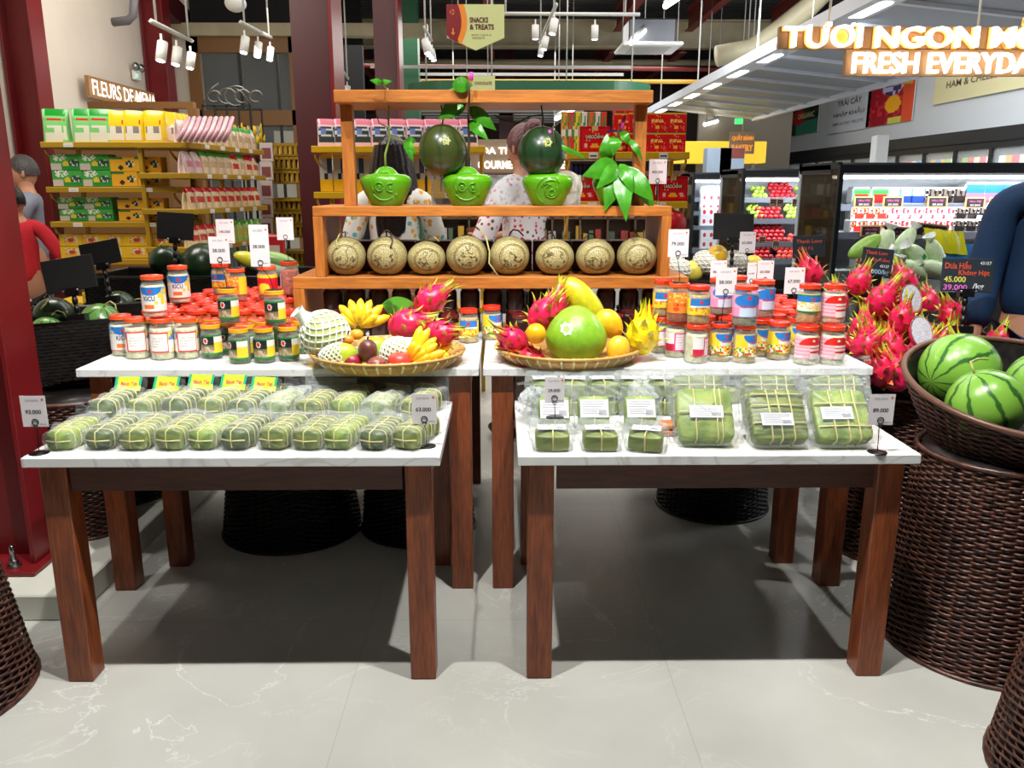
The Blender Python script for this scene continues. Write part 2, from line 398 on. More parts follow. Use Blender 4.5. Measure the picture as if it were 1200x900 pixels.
def clone(root, loc, rz=None, label=None, group=None, scale=None, rot=None, children=None):
    ch = tree(root) if children is None else children
    def cp(o, par):
        c = o.copy(); COL.objects.link(c); c.parent = par; return c
    r = root.copy(); COL.objects.link(r); r.location = loc
    if rot: r.rotation_euler = rot
    elif rz is not None: r.rotation_euler = (r.rotation_euler[0], r.rotation_euler[1], rz)
    if scale: r.scale = (scale,)*3 if isinstance(scale, (int, float)) else scale
    if label: r['label'] = label
    if group: r['group'] = group
    for c, gs in ch:
        k = cp(c, r)
        for g in gs: cp(g, k)
    return r
class Kind:   # a prototype thing; the first placement uses the prototype itself
    def __init__(s, root): s.root = root; s.ch = tree(root); s.used = False
    def put(s, loc, rz=0, label=None, group=None, scale=None, rot=None):
        if not s.used:
            s.used = True; r = s.root; r.location = loc; r.rotation_euler = rot or (0, 0, rz)
            if scale: r.scale = (scale,)*3 if isinstance(scale, (int, float)) else scale
            if label: r['label'] = label
            if group: r['group'] = group
            return r
        return clone(s.root, loc, rz, label, group, scale or tuple(s.root.scale), rot or (0, 0, rz), s.ch)
FONT = None
def textmesh(txt, size=1, depth=.0, align='CENTER', bold=0):
    cu = bpy.data.curves.new('t', 'FONT'); cu.body = txt; cu.size = size; cu.extrude = depth; cu.align_x = align; cu.align_y = 'CENTER'
    cu.offset = bold; cu.resolution_u = 3
    o = bpy.data.objects.new('t', cu); COL.objects.link(o)
    dg = bpy.context.evaluated_depsgraph_get(); me = bpy.data.meshes.new_from_object(o.evaluated_get(dg))
    vs = [v.co.copy() for v in me.vertices]; fs = [tuple(p.vertices) for p in me.polygons]
    bpy.data.objects.remove(o); bpy.data.meshes.remove(me); bpy.data.curves.remove(cu)
    return vs, fs
def text_into(mb, txt, w=None, h=None, at_=(0, 0, 0), col=(30, 30, 30), depth=0, bold=0, fn=None, size=1, ax='XZ'):
    """adds lettering facing -Y; w = width to fit, h = height"""
    vs, fs = textmesh(txt, 1, 0, 'CENTER', bold)
    if not vs: return
    x0 = min(v.x for v in vs); x1 = max(v.x for v in vs); y0 = min(v.y for v in vs); y1 = max(v.y for v in vs)
    sc = (w/(x1-x0)) if w else (h/(y1-y0)); sy = (h/(y1-y0)) if (h and w) else sc
    cx, cy = (x0+x1)/2, (y0+y1)/2
    pts = [((v.x-cx)*sc, (v.y-cy)*sy) for v in vs]
    if fn: P = [fn(at_[0]+a, at_[2]+b) for a, b in pts]; mb.add(P, fs, col); return
    if depth:
        n = len(pts); A = [(at_[0]+a, at_[1]-depth, at_[2]+b) for a, b in pts]; B = [(at_[0]+a, at_[1], at_[2]+b) for a, b in pts]
        ed = {}
        for f in fs:
            for i in range(len(f)):
                e = (f[i], f[(i+1) % len(f)]); ed[e] = 1
        side = [(a, a+n, b+n, b) for (a, b) in ed if (b, a) not in ed]
        mb.add(A+B, fs+side, col)
    else: mb.add([(at_[0]+a, at_[1], at_[2]+b) for a, b in pts], fs, col)

def ordn(i): return ('first', 'second', 'third', 'fourth', 'fifth', 'sixth', 'seventh', 'eighth', 'ninth', 'tenth', 'eleventh', 'twelfth', 'thirteenth', 'fourteenth', 'fifteenth', 'sixteenth')[i]
def rowfrom(i, n):
    """position words for item i of n counted from the nearer end"""
    if i == 0: return 'at the left end'
    if i == n-1: return 'at the right end'
    if i < n/2: return ordn(i)+' from the left'
    return ordn(n-1-i)+' from the right'

# ============================================================ THE SETTING
b = MB().box(-6, 8, -1, 24, -.1, 0); struct(b.build('floor', 'floor'))
b = MB().box(-6, 8, 1, 24, 4.75, 4.85); struct(b.build('ceiling', 'corr'))
M['plaster'] = flat('cream_plaster', (214, 204, 190), .7, 0, 0, .3, 0, .03, 2)
M['plasterR'] = flat('pale_grey_panel', (196, 200, 202), .6)
b = MB().box(-4.7, -4.5, 1, 12.4, 0, 4.75); struct(b.build('wall_left', 'plaster'))
b = MB().box(6.3, 6.5, 1, 24, 0, 4.75); struct(b.build('wall_right', 'plasterR'))
M['backwall'] = flat('dark_far_wall', (92, 74, 66), .7)
b = MB().box(-6, 8, 23.8, 24, 0, 4.75); struct(b.build('wall_back', 'backwall'))
b = MB().box(-6, 6.3, 23.5, 23.79, 3.5, 4.75); struct(b.build('trim_1', 'maroon_dark'))
# steel columns
def hcolumn(name, x0, x1, y0, y1, z0, z1, label, t=.02):
    root = thing(name, label, 'column', ((x0+x1)/2, (y0+y1)/2, z0)); root['kind'] = 'structure'
    hx = (x1-x0)/2; hy = (y1-y0)/2; h = z1-z0
    MB().box(-hx+t, hx-t, -.012, .012, 0, h).build('web', 'maroon', root)
    MB().box(hx-t, hx, -hy, hy, 0, h, bev=.003).build('flange', 'maroon', root)
    MB().box(-hx, -hx+t, -hy, hy, 0, h, bev=.003).build('flange', 'maroon', root)
    return root
c0 = hcolumn('steel_column', -2.3, -1.76, 2.87, 3.07, .1, 4.75, 'near dark red steel column standing on the pale plinth')
b = MB().box(-.36, .30, -.17, .17, 0, .02, bev=.004); b.build('base_plate', 'maroon', c0)
for x in (-.13, .06, .2):
    b = MB()
    b.lathe([(.018, .02), (.018, .05)], 6, c=(x, -.12, 0)); b.lathe([(.010, .05), (.010, .10), (.006, .105)], 10, c=(x, -.12, 0)); b.lathe([(.026, .02), (.026, .026)], 14, c=(x, -.12, 0))
    b.build('anchor_bolt', 'metal', c0)
b = MB()
b.box(-.27+.02, -.27+.03, -.1, -.012, 0, 4.6); 
M['concrete'] = flat('painted_concrete', (206, 206, 194), .6, 0, 0, .4, 0, .05, 6)
b = MB().box(-3.4, -1.52, 2.66, 3.5, 0, .1, bev=.006).box(-3.4, -1.47, 3.5, 4.6, 0, .1, bev=.006)
o = b.build('concrete_plinth', 'concrete'); tag(o, 'pale concrete plinth under the near dark red column', 'plinth')
# two columns behind the display, boxed, web shade and flange light painted into the colours
def boxcol(x0, x1, y, d, label, z1=4.75):
    root = thing('steel_column', label, 'column', ((x0+x1)/2, y, 0)); root['kind'] = 'structure'; hx = (x1-x0)/2
    MB().box(-hx, hx-.03, 0, d, 0, z1).build('web', 'maroon_dark', root)
    MB().box(hx-.03, hx, -.06, d+.06, 0, z1, bev=.003).build('flange', 'maroon', root)
    return root
boxcol(-1.55, -1.235, 6.5, .3, 'wide dark red column behind the left end of the display stand')
boxcol(-1.45, -1.16, 10, .3, 'slimmer dark red column farther back above the display stand')
hcolumn('steel_column', -4.48, -4.2, 7.9, 8.15, 0, 4.75, 'dark red wall column left of the lit flower sign')
hcolumn('steel_column', -4.48, -4.2, 11.0, 11.25, 0, 4.75, 'dark red wall column right of the lit flower sign')
boxcol(-.05, .28, 19.5, .3, 'thin red column far back in the hall behind the hanging signs')
# roof steel
for i, x in enumerate((-6.2, -4.4, -2.95, -1.6, -.2, 2.1, 3.4, 4.9)):
    b = MB(); b.box(x-.07, x+.07, 4.5, 15.9, 4.25, 4.27); b.box(x-.012, x+.012, 4.5, 15.9, 4.27, 4.6); b.box(x-.07, x+.07, 4.5, 15.9, 4.6, 4.62)
    struct(b.build('ceiling_rafter', 'redbeam'))
    b = MB(); b.box(x-.07, x+.07, 16.3, 23.4, 3.95, 3.97); b.box(x-.012, x+.012, 16.3, 23.4, 3.97, 4.3); b.box(x-.07, x+.07, 16.3, 23.4, 4.3, 4.32)
    struct(b.build('ceiling_rafter', 'redbeam'))
b = MB(); b.box(-6, 6.3, 16.0, 16.25, 4.0, 4.03); b.box(-6, 6.3, 16.12, 16.14, 4.03, 4.45); b.box(-6, 6.3, 16.0, 16.25, 4.45, 4.48)
struct(b.build('ceiling_beam', 'cream'))
b = MB(); b.box(-4.5, 6.3, 8.2, 8.3, 4.1, 4.4); struct(b.build('ceiling_beam', 'redbeam'))
# sloping dark rafter over the left wall
b = MB(); b.add([(-4.5, 6.0, 4.75), (-4.5, 12.4, 3.55), (-4.5, 12.4, 3.85), (-4.5, 7.4, 4.75), (-4.3, 6.0, 4.75), (-4.3, 12.4, 3.55), (-4.3, 12.4, 3.85), (-4.3, 7.4, 4.75)],
    [(0, 1, 2, 3), (7, 6, 5, 4), (0, 4, 5, 1), (1, 5, 6, 2), (3, 2, 6, 7)]); struct(b.build('ceiling_rafter', 'maroon_dark'))
# glazed shopfront at the far left
M['woodframe'] = flat('brown_window_frame', (122, 84, 40), .5)
xs0, xs1 = -4.3, -2.75
b = MB()
b.box(xs0, xs1, 12.0, 12.12, 3.3, 3.55); b.box(xs0, xs1, 12.0, 12.12, 2.35, 2.55); b.box(xs0, xs0+.16, 12.0, 12.12, 0, 3.55); b.box(xs1-.16, xs1, 12.0, 12.12, 0, 3.55)
wf = thing('window_1', 'brown timber framed shop window at the far left', 'window', (0, 0, 0)); wf['kind'] = 'structure'
b.build('window_frame', 'woodframe', wf)
b = MB().box(-3.62, -3.58, 12.03, 12.09, 0, 3.3).box(-3.1, -3.07, 12.03, 12.09, 0, 3.3).box(-4.2, -2.9, 12.03, 12.09, 1.9, 1.94); b.build('mullion', 'black', wf)
MB().box(xs0, xs1, 12.05, 12.06, 0, 3.4).build('pane', 'glass', wf)
b = MB().box(-6, -2.6, 12.25, 12.4, 3.55, 4.75); struct(b.build('wall_far_left', 'dark')); b = MB().box(-4.5, -4.3, 12.1, 12.4, 0, 4.75); struct(b.build('trim_2', 'plaster')); b = MB().box(-4.5, -1, 11.9, 12.1, 3.5, 3.66); struct(b.build('ceiling_beam', 'cream'))
b = MB(); 
for k, (x, z, w_, h_) in enumerate(((-4.2, 1.95, .35, .5), (-3.55, 2.0, .4, .45), (-3.7, 1.1, .8, .5))): b.box(x, x+w_, 13.2, 13.3, z, z+h_, (210, 205, 190))
o = MB().box(-6, -2.2, 13.9, 14, 0, 4.7).build('added_dark_wall', 'dark'); struct(o)  # added dark sheet stands for the unlit interior and blocks world light
o = MB().box(-4.05, -3.7, 13.2, 13.25, 0, 2.5, (200, 196, 182)).box(-3.5, -3.15, 13.2, 13.25, 0, 2.35, (190, 186, 170)).build('shop_panel', 'paint'); tag(o, 'pale panels seen through the timber framed shop window', 'panel')
# services under the roof
def pipe(pts, r, mat, label, n=8):
    o = MB().tube(pts, r, n).build('pipe', mat); tag(o, label, 'pipe'); return o
pipe([(-1.2, 13, 3.05), (6.2, 13, 3.05)], .03, flat('yellow_pipe', (214, 160, 50), .4), 'thin yellow pipe running across under the roof')
pipe([(-6, 14.5, 3.5), (6.2, 14.5, 3.4)], .035, 'redbeam', 'thin red pipe running across under the roof')
pipe([(-6, 17.5, 3.95), (6.2, 17.5, 3.95)], .06, 'cream', 'long cream pipe across the far roof bay')
pp = [at(*p) for p in ((158, -12, 9.2), (156, 18, 9.2), (150, 24, 9.2), (132, 26, 9.2))]
pipe(pp, .045, flat('grey_pipe', (90, 88, 92), .5), 'bent grey drain pipe against the left wall')
pp = [at(*p) for p in ((985, -30, 12), (948, 8, 12), (915, 34, 12), (880, 58, 12), (840, 66, 12))]
pipe(pp, .14, 'cream', 'fat cream air duct above the slatted canopy', 12)
# ceiling cassette
ac = thing('air_conditioner', 'white ceiling cassette air conditioner beside the hanging light tube', 'air conditioner', (1.95, 11.6, 3.28)); ac.scale = (.72, .72, .8)
MB().box(-.42, .42, -.42, .42, .06, .42, bev=.02).build('casing', flat('ac_case', (96, 98, 102), .4, .4), ac)
MB().box(-.55, .55, -.55, .55, 0, .06, bev=.02).build('grille_panel', 'white', ac)
MB().box(-.36, .36, -.36, .36, -.008, 0).build('grille', flat('ac_grille', (190, 190, 190), .5), ac)
for x, y in ((-.5, -.2), (.5, -.2)): MB().tube([(x, y, .06), (x, y, 1.3)], .008, 5).build('hanger_rod', 'duct', ac)
# green oval header of the counter behind
g = thing('counter_canopy', 'long dark green rounded header hanging over the back counter', 'canopy', (.3, 9.3, 2.42))
def stad(u, v, r=.5, L=.8, z0=0, z1=.14):
    a = 2*PI*u
    x = math.cos(a)*r+(L if math.cos(a) > 0 else -L); return (x, math.sin(a)*r, z0+(z1-z0)*v)
M['greenh'] = flat('dark_green_header', (34, 92, 62), .4)
MB().grid(64, 1, stad, None, False, True).build('fascia', 'greenh', g)
b = MB(); P = [stad(i/64, 0) for i in range(64)]; b.add([(p[0], p[1], .14) for p in P], [tuple(range(64))]); b.build('top_board', 'greenh', g)
b = MB(); P = [stad(i/64, 0, .47) for i in range(65)]; b.tube([(p[0], p[1], .0) for p in P], .012, 5); b.build('light_strip', flat('warm_strip', (255, 244, 200), .4, 0, 1.6), g)
for x in (-1.1, -.4, .4, 1.1): MB().tube([(x, 0, .14), (x, 0, 2.3)], .008, 5).build('hanger_rod', 'duct', g)
o = MB().box(-1.43, -1.2, 12.6, 12.9, 0, 4.7).build('green_column', 'greenh'); struct(o)
# lit far sign, shelves of the far counter
fs = thing('counter_sign', 'small lit white lettering over the far gourmet counter', 'sign', (0, 14.5, 2.0))
b = MB(); text_into(b, 'TINH HOA THỰC PHẨM', 1.9, .2, (0, 0, .13), (255, 250, 235), .02, .02); text_into(b, 'GOURMET EXPERIENCE', 1.5, .13, (.35, 0, -.12), (255, 250, 235), .02, .02)
b.build('lettering', 'glowwhite', fs)
b = MB().box(-1.05, 1.15, .02, .05, -.25, .3); b.build('back_board', flat('sign_board_brown', (120, 100, 80), .6), fs)
for x in (-.8, .9): MB().tube([(x, .035, .3), (x, .035, 2.7)], .01, 5).build('hanger_rod', 'duct', fs)
M['fardark'] = flat('far_cabinet', (96, 70, 52), .6)
fc = thing('wall_cabinet', 'brown open cabinet of small goods at the far counter', 'cabinet', (0.4, 15, 0))
b = MB()
for z in (.1, .55, .95, 1.35, 1.7): b.box(-3, 3, 0, .4, z, z+.03)
for k in range(13): b.box(-3+k*.5, -2.97+k*.5, 0, .4, .1, 1.73)
b.box(-3, 3, .4, .43, 0, 1.8); b.build('shelving', 'fardark', fc)
b = MB()
for z in (.58, .98, 1.38):
    x = -2.9
    while x < 2.9:
        w_ = R.uniform(.06, .16); h_ = R.uniform(.1, .26); b.box(x, x+w_, .1, .3, z, z+h_, R.choice([(200, 190, 170), (170, 60, 50), (220, 170, 60), (90, 110, 90), (200, 200, 200), (150, 110, 70)])); x += w_+R.uniform(.02, .12)
o = b.build('packaged_goods', 'paint'); tag(o, 'tiny mixed packages massed on the far brown cabinet', 'packages', None, 'stuff'); o.location = (.4, 15, 0)

# ============================================================ TABLES
def table(name, label, x0, x1, y0, y1, zt, leg=.078, ov=.03, apron=.085, th=.03, legd=None):
    root = thing(name, label, 'table', ((x0+x1)/2, (y0+y1)/2, 0)); hx = (x1-x0)/2; hy = (y1-y0)/2
    MB().box(-hx, hx, -hy, hy, zt-th, zt, bev=.003).build('tabletop', 'quartz', root)
    b = MB(); zi = zt-th; e = ov+.008
    b.box(-hx+e+leg, hx-e-leg, -hy+e, -hy+e+.022, zi-apron, zi); b.box(-hx+e+leg, hx-e-leg, hy-e-.022, hy-e, zi-apron, zi)
    b.box(-hx+e, -hx+e+.022, -hy+e+leg, hy-e-leg, zi-apron, zi); b.box(hx-e-.022, hx-e, -hy+e+leg, hy-e-leg, zi-apron, zi)
    b.build('apron', 'walnut_h', root)
    for sx in (-1, 1):
        for sy in (-1, 1):
            X = (-hx+ov, -hx+ov+leg) if sx < 0 else (hx-ov-leg, hx-ov); Yy = (-hy+ov, -hy+ov+leg) if sy < 0 else (hy-ov-leg, hy-ov)
            MB().box(X[0], X[1], Yy[0], Yy[1], 0, zi, bev=.003).build('leg', 'walnut', root)
    return root
table('display_table', 'front left walnut table with white top holding the long leaf-wrapped rolls', -1.385, -.18, 2.255, 3.19, .745)
table('display_table', 'front right walnut table with white top holding the square leaf-wrapped cakes', .045, 1.222, 2.255, 3.19, .745)
table('display_table', 'rear left walnut table with white top holding red-lidded pickle jars', -1.512, -.083, 2.852, 4.15, .875, .08, .03, .1)
table('display_table', 'rear right walnut table with white top holding colourful labelled jars', -.068, 1.332, 2.852, 4.15, .875, .08, .03, .1)

# ============================================================ TIERED STAND
SX0, SX1 = -.89, .80; SY0, SY1 = 3.5, 3.95; Z1 = 1.13; Z2 = 1.425
def frame_box(name, label, x0, x1, y0, y1, z0, z1, th, side=True, back=False):
    root = thing(name, label, 'display stand', ((x0+x1)/2, (y0+y1)/2, z0)); hx = (x1-x0)/2; hy = (y1-y0)/2; h = z1-z0
    MB().box(-hx, hx, -hy, hy, h-th, h, bev=.003).build('top_board', 'oak', root)
    MB().box(-hx, -hx+th*.95, -hy, hy, 0, h-th, bev=.002).build('side_panel', 'oak_v', root)
    MB().box(hx-th*.95, hx, -hy, hy, 0, h-th, bev=.002).build('side_panel', 'oak_v', root)
    return root
frame_box('step_shelf', 'lowest wide oak step of the tiered stand under the netted melons', SX0, SX1, SY0, SY1, .875, Z1, .05)
frame_box('melon_shelf', 'open oak box shelf holding the row of eight netted melons', -.79, .715, SY0+.003, SY1-.04, Z1, Z2, .042)
hr = thing('hanging_rack', 'tall oak goalpost frame on top of the stand with hanging dark melons', 'rack', (-.03, 3.62, Z2))
MB().box(-.648, .648, -.12, .22, .41, .46, bev=.003).build('top_board', 'oak', hr)
for x in (-.64, .59): MB().box(x, x+.05, -.04, .01, 0, .41, bev=.002).build('post', 'oak_v', hr)
# boxes behind the netted melons
bx = MB().box(-.085, .085, -.06, .06, 0, .135, (70, 22, 26), bev=.004)
bx.box(-.07, .07, -.062, -.06, .02, .11, (96, 30, 34))
bx = bx.build('gift_box', 'paint'); tag(bx, 'x', 'box')
K = Kind(bx)
for i in range(8):
    K.put((-.655+i*.177, SY1-.125, Z1), 0, 'dark maroon gift box behind the netted melon '+rowfrom(i, 8), 'maroon boxes behind the melons')
# ============================================================ NETTED MELONS
def netted():
    root = thing('netted_melon', 'x', 'melon')
    r = .085
    def sh(p, u, v):
        k = 1-.12*max(0, abs(p.z)/r-.75)*2; return Vector((p.x*k, p.y*k, p.z*.98))
    MB().ell((0, 0, r*.95), r, r, r, 36, 22, None, sh).build('rind', 'netrind', root)
    b = MB()
    def onm(x, z, off=.001):
        x = max(-r*.9, min(r*.9, x)); z = max(-r*.9, min(r*.9, z)); yy = math.sqrt(max(1e-6, 1-(x/r)**2-(z/r)**2))*r
        return (x*(1+off/r), -(yy+off), r*.95+z*.98)
    for rad, w_ in ((.055, .0014), (.050, .0008)):
        b.tube([onm(rad*math.cos(t*PI/16), rad*math.sin(t*PI/16)) for t in range(32)], w_, 5, closed=True)
    for j in range(5):
        x0, z0 = R.uniform(-.03, .03), R.uniform(-.03, .03); L = [(x0, z0)]
        for k in range(5): L.append((L[-1][0]+R.uniform(-.016, .016), L[-1][1]+R.uniform(-.016, .016)))
        b.tube([onm(*q) for q in L], .0015, 5)
    for a in (200, 235, 340, 285): b.tube([onm(.037*math.cos(math.radians(a))+.004*math.cos(t), .037*math.sin(math.radians(a))+.004*math.sin(t)) for t in (0, 1, 2, 3, 4, 5)], .002, 5, closed=True)
    b.build('carved_medallion', 'carve', root)
    return root
for i, u in enumerate((406, 454, 500, 547, 597, 650, 697.5, 746)):
    st = R.getstate(); R.seed(i+3)
    m = netted(); p = at(u, 303, 3.6)
    wds = ('at the left end', 'second from the left', 'third from the left', 'fourth from the left, long dry stem', 'fifth from the left', 'third from the right', 'second from the right', 'at the right end below the large leaves')[i]
    tag(m, 'netted melon with carved medallion, '+wds, 'melon', 'netted melons in the oak shelf')
    m.location = (p.x, 3.6, Z1); m.rotation_euler[2] = R.uniform(-.25, .25)
    sc = (.97, 1, .95, 1.02, .99, .97, .97, .99)[i]*1.03; m.scale = (sc, sc, sc*(1, .98, .9, 1, 1, .94, .95, .98)[i])
    # stem
    ph = R.uniform(0, 6); L = .05+.04*R.random(); dx = R.choice((-1, 1))
    pts = [(0, 0, .158), (.002*dx, 0, .175), (.015*dx, -.01, .185+.01*R.random()), (.035*dx, -.02, .187), (.055*dx, -.03, .165)]
    if i == 3: pts = [(0, 0, .158), (.0, -.01, .19), (.04, -.03, .195), (.075, -.06, .16), (.088, -.08, .1), (.085, -.09, .055), (.12, -.10, .005)]
    if i in (0, 1): pts = [(0, 0, .158), (0, 0, .185), (-.02*dx, -.02, .18), (-.035*dx, -.05, .15), (-.03*dx, -.075, .12)]
    MB().tube(pts, .0035, 6).build('stem', 'melonstem' if i in (0, 2, 3) else 'leafdark', m)
    MB().tube([(-.03, 0, .166), (-.01, 0, .172), (.015, 0, .165)], .004, 6).build('stem', 'leafdark', m) if i == 2 else None
    R.setstate(st)
# ============================================================ HANGING DARK MELONS
def hangmelon(u, v, rx, rz, mat, label, loop):
    p = at(u, v, 3.6); root = thing('dark_watermelon', label, 'watermelon', (p.x, 3.6, p.z-rz), R.uniform(0, 3), 'dark melons hanging in the rack')
    MB().ell((0, 0, rz), rx, rx, rz, 36, 24).build('rind', mat, root)
    b = MB()   # pale carved crest
    return root, p
for i, (u, v, rx, rz, mat, lb) in enumerate(((519, 176.5, .102, .108, 'wmolive', 'olive dark watermelon hanging on the left, leafy sprig above it'), (635, 178.5, .102, .106, 'wmdark', 'blackish green watermelon hanging on the right from a dark twig'))):
    m, p = hangmelon(u, v, rx, rz, mat, lb, 0); m.rotation_euler[2] = 0
    b = MB()
    def onm(x, z, off=.0006, rx=rx, rz=rz): return (x, -math.sqrt(max(1e-6, 1-(x/rx)**2-(z/rz)**2))*rx-off, rz+z)
    cx, cz = (.02, .035)
    for k in range(6):
        a0 = k*PI/3; b.tube([onm(cx+.0125*math.cos(a0-.5), cz+.0125*math.sin(a0-.5)), onm(cx+.019*math.cos(a0), cz+.019*math.sin(a0)), onm(cx+.0125*math.cos(a0+.5), cz+.0125*math.sin(a0+.5))], .0022, 5)
    b.tube([onm(cx+.011*math.cos(t*PI/6), cz+.011*math.sin(t*PI/6)) for t in range(12)], .0028, 5, closed=True)
    b.tube([onm(cx-.006, cz-.004), onm(cx, cz+.005), onm(cx+.007, cz-.003)], .002, 5)
    b.build('carved_crest', flat('cut_rind%d' % i, (170, 176, 96), .5), m)
    zt = Z2+.41-(p.z-rz)
    MB().tube([(0, 0, 2*rz-.004), (.004, 0, 2*rz+.03), (-.004, .0, zt)], .0035, 6).build('stem', 'leafdark', m)
    if i == 1: MB().tube([(0, 0, 2*rz+.045), (-.05, 0, 2*rz+.04), (-.1, 0, 2*rz+.015), (-.16, .01, 2*rz+.02), (-.2, .01, 2*rz+.045)], .0035, 6).build('twig', 'leafdark', m)
# ============================================================ SHAPED COCONUTS
def arc(cx, cz, r, a0, a1, n=14): return [(cx+r*math.cos(math.radians(a0+(a1-a0)*i/n)), cz+r*math.sin(math.radians(a0+(a1-a0)*i/n))) for i in range(n+1)]
def coco(kind):
    root = thing('shaped_coconut', 'x', 'coconut')
    prof = [(0, 0), (.058, 0), (.066, .004), (.078, .03), (.096, .065), (.105, .09), (.104, .103), (.095, .115), (.08, .122), (.055, .124), (.046, .13), (.04, .138), (.028, .148), (.012, .153), (0, .154)]
    def rad(z):
        for (r0, z0), (r1, z1) in zip(prof[1:], prof[2:]):
            if z0 <= z <= z1 and z1 > z0: return r0+(r1-r0)*(z-z0)/(z1-z0)
        return .1
    MB().lathe(prof, 44, None, cap=False).build('shell', 'coconut', root).scale = (1, .8, 1)
    def on(x, z, off=.001):
        z = max(.006, z); r = rad(z); return (x, -math.sqrt(max(1e-5, r*r-x*x))*.8-off, z)
    b = MB()
    if kind == 0:
        S_ = [arc(-.018, .075, .0165, 0, 360, 20), arc(-.018, .073, .005, 0, 360, 10), arc(.026, .072, .0165, 60, 300), arc(.026, .070, .004, 0, 360, 8), arc(.0, .082, .048, 60, 215), arc(-.002, .075, .052, 215, 312), arc(.047, .043, .0035, 0, 360, 8)]
    else:
        S_ = [arc(.012, .058, .026, 90, 400), arc(.014, .052, .012, 60, 400), arc(.01, .06, .04, 60, 160), arc(.0, .06, .05, 95, 250), arc(.02, .09, .02, 0, 120), arc(-.005, .075, .012, 20, 150)]
    for q in S_: b.tube([on(x, z) for x, z in q], .0034, 6)
    b.build('raised_emblem', 'coconut', root)
    return root
def leaf(b, base, tip, width, bend=.02, fold=.15, col=None, side=None):
    P0 = Vector(base); P1 = Vector(tip); d = P1-P0; L = d.length; d.normalize()
    s_ = Vector(side) if side else d.cross(Vector((0, 1, 0)))
    if s_.length < 1e-3: s_ = Vector((1, 0, 0))
    s_.normalize(); n = s_.cross(d).normalized()
    def fn(u, v):
        t = v; w_ = width*math.sin(PI*min(1, t**.8))*(1-.15*t)*.5+.0008; x = (u-.5)*2
        return tuple(P0+d*L*t+s_*x*w_+n*(-bend*math.sin(PI*t)+abs(x)*w_*fold+.002*math.sin(t*22+x*2)*abs(x)))
    b.grid(6, 12, fn, col, True); 
    def fb(u, v): q = fn(1-u, v); return (q[0]-n.x*.0006, q[1]-n.y*.0006, q[2]-n.z*.0006)
    b.grid(6, 12, fb, col, True)
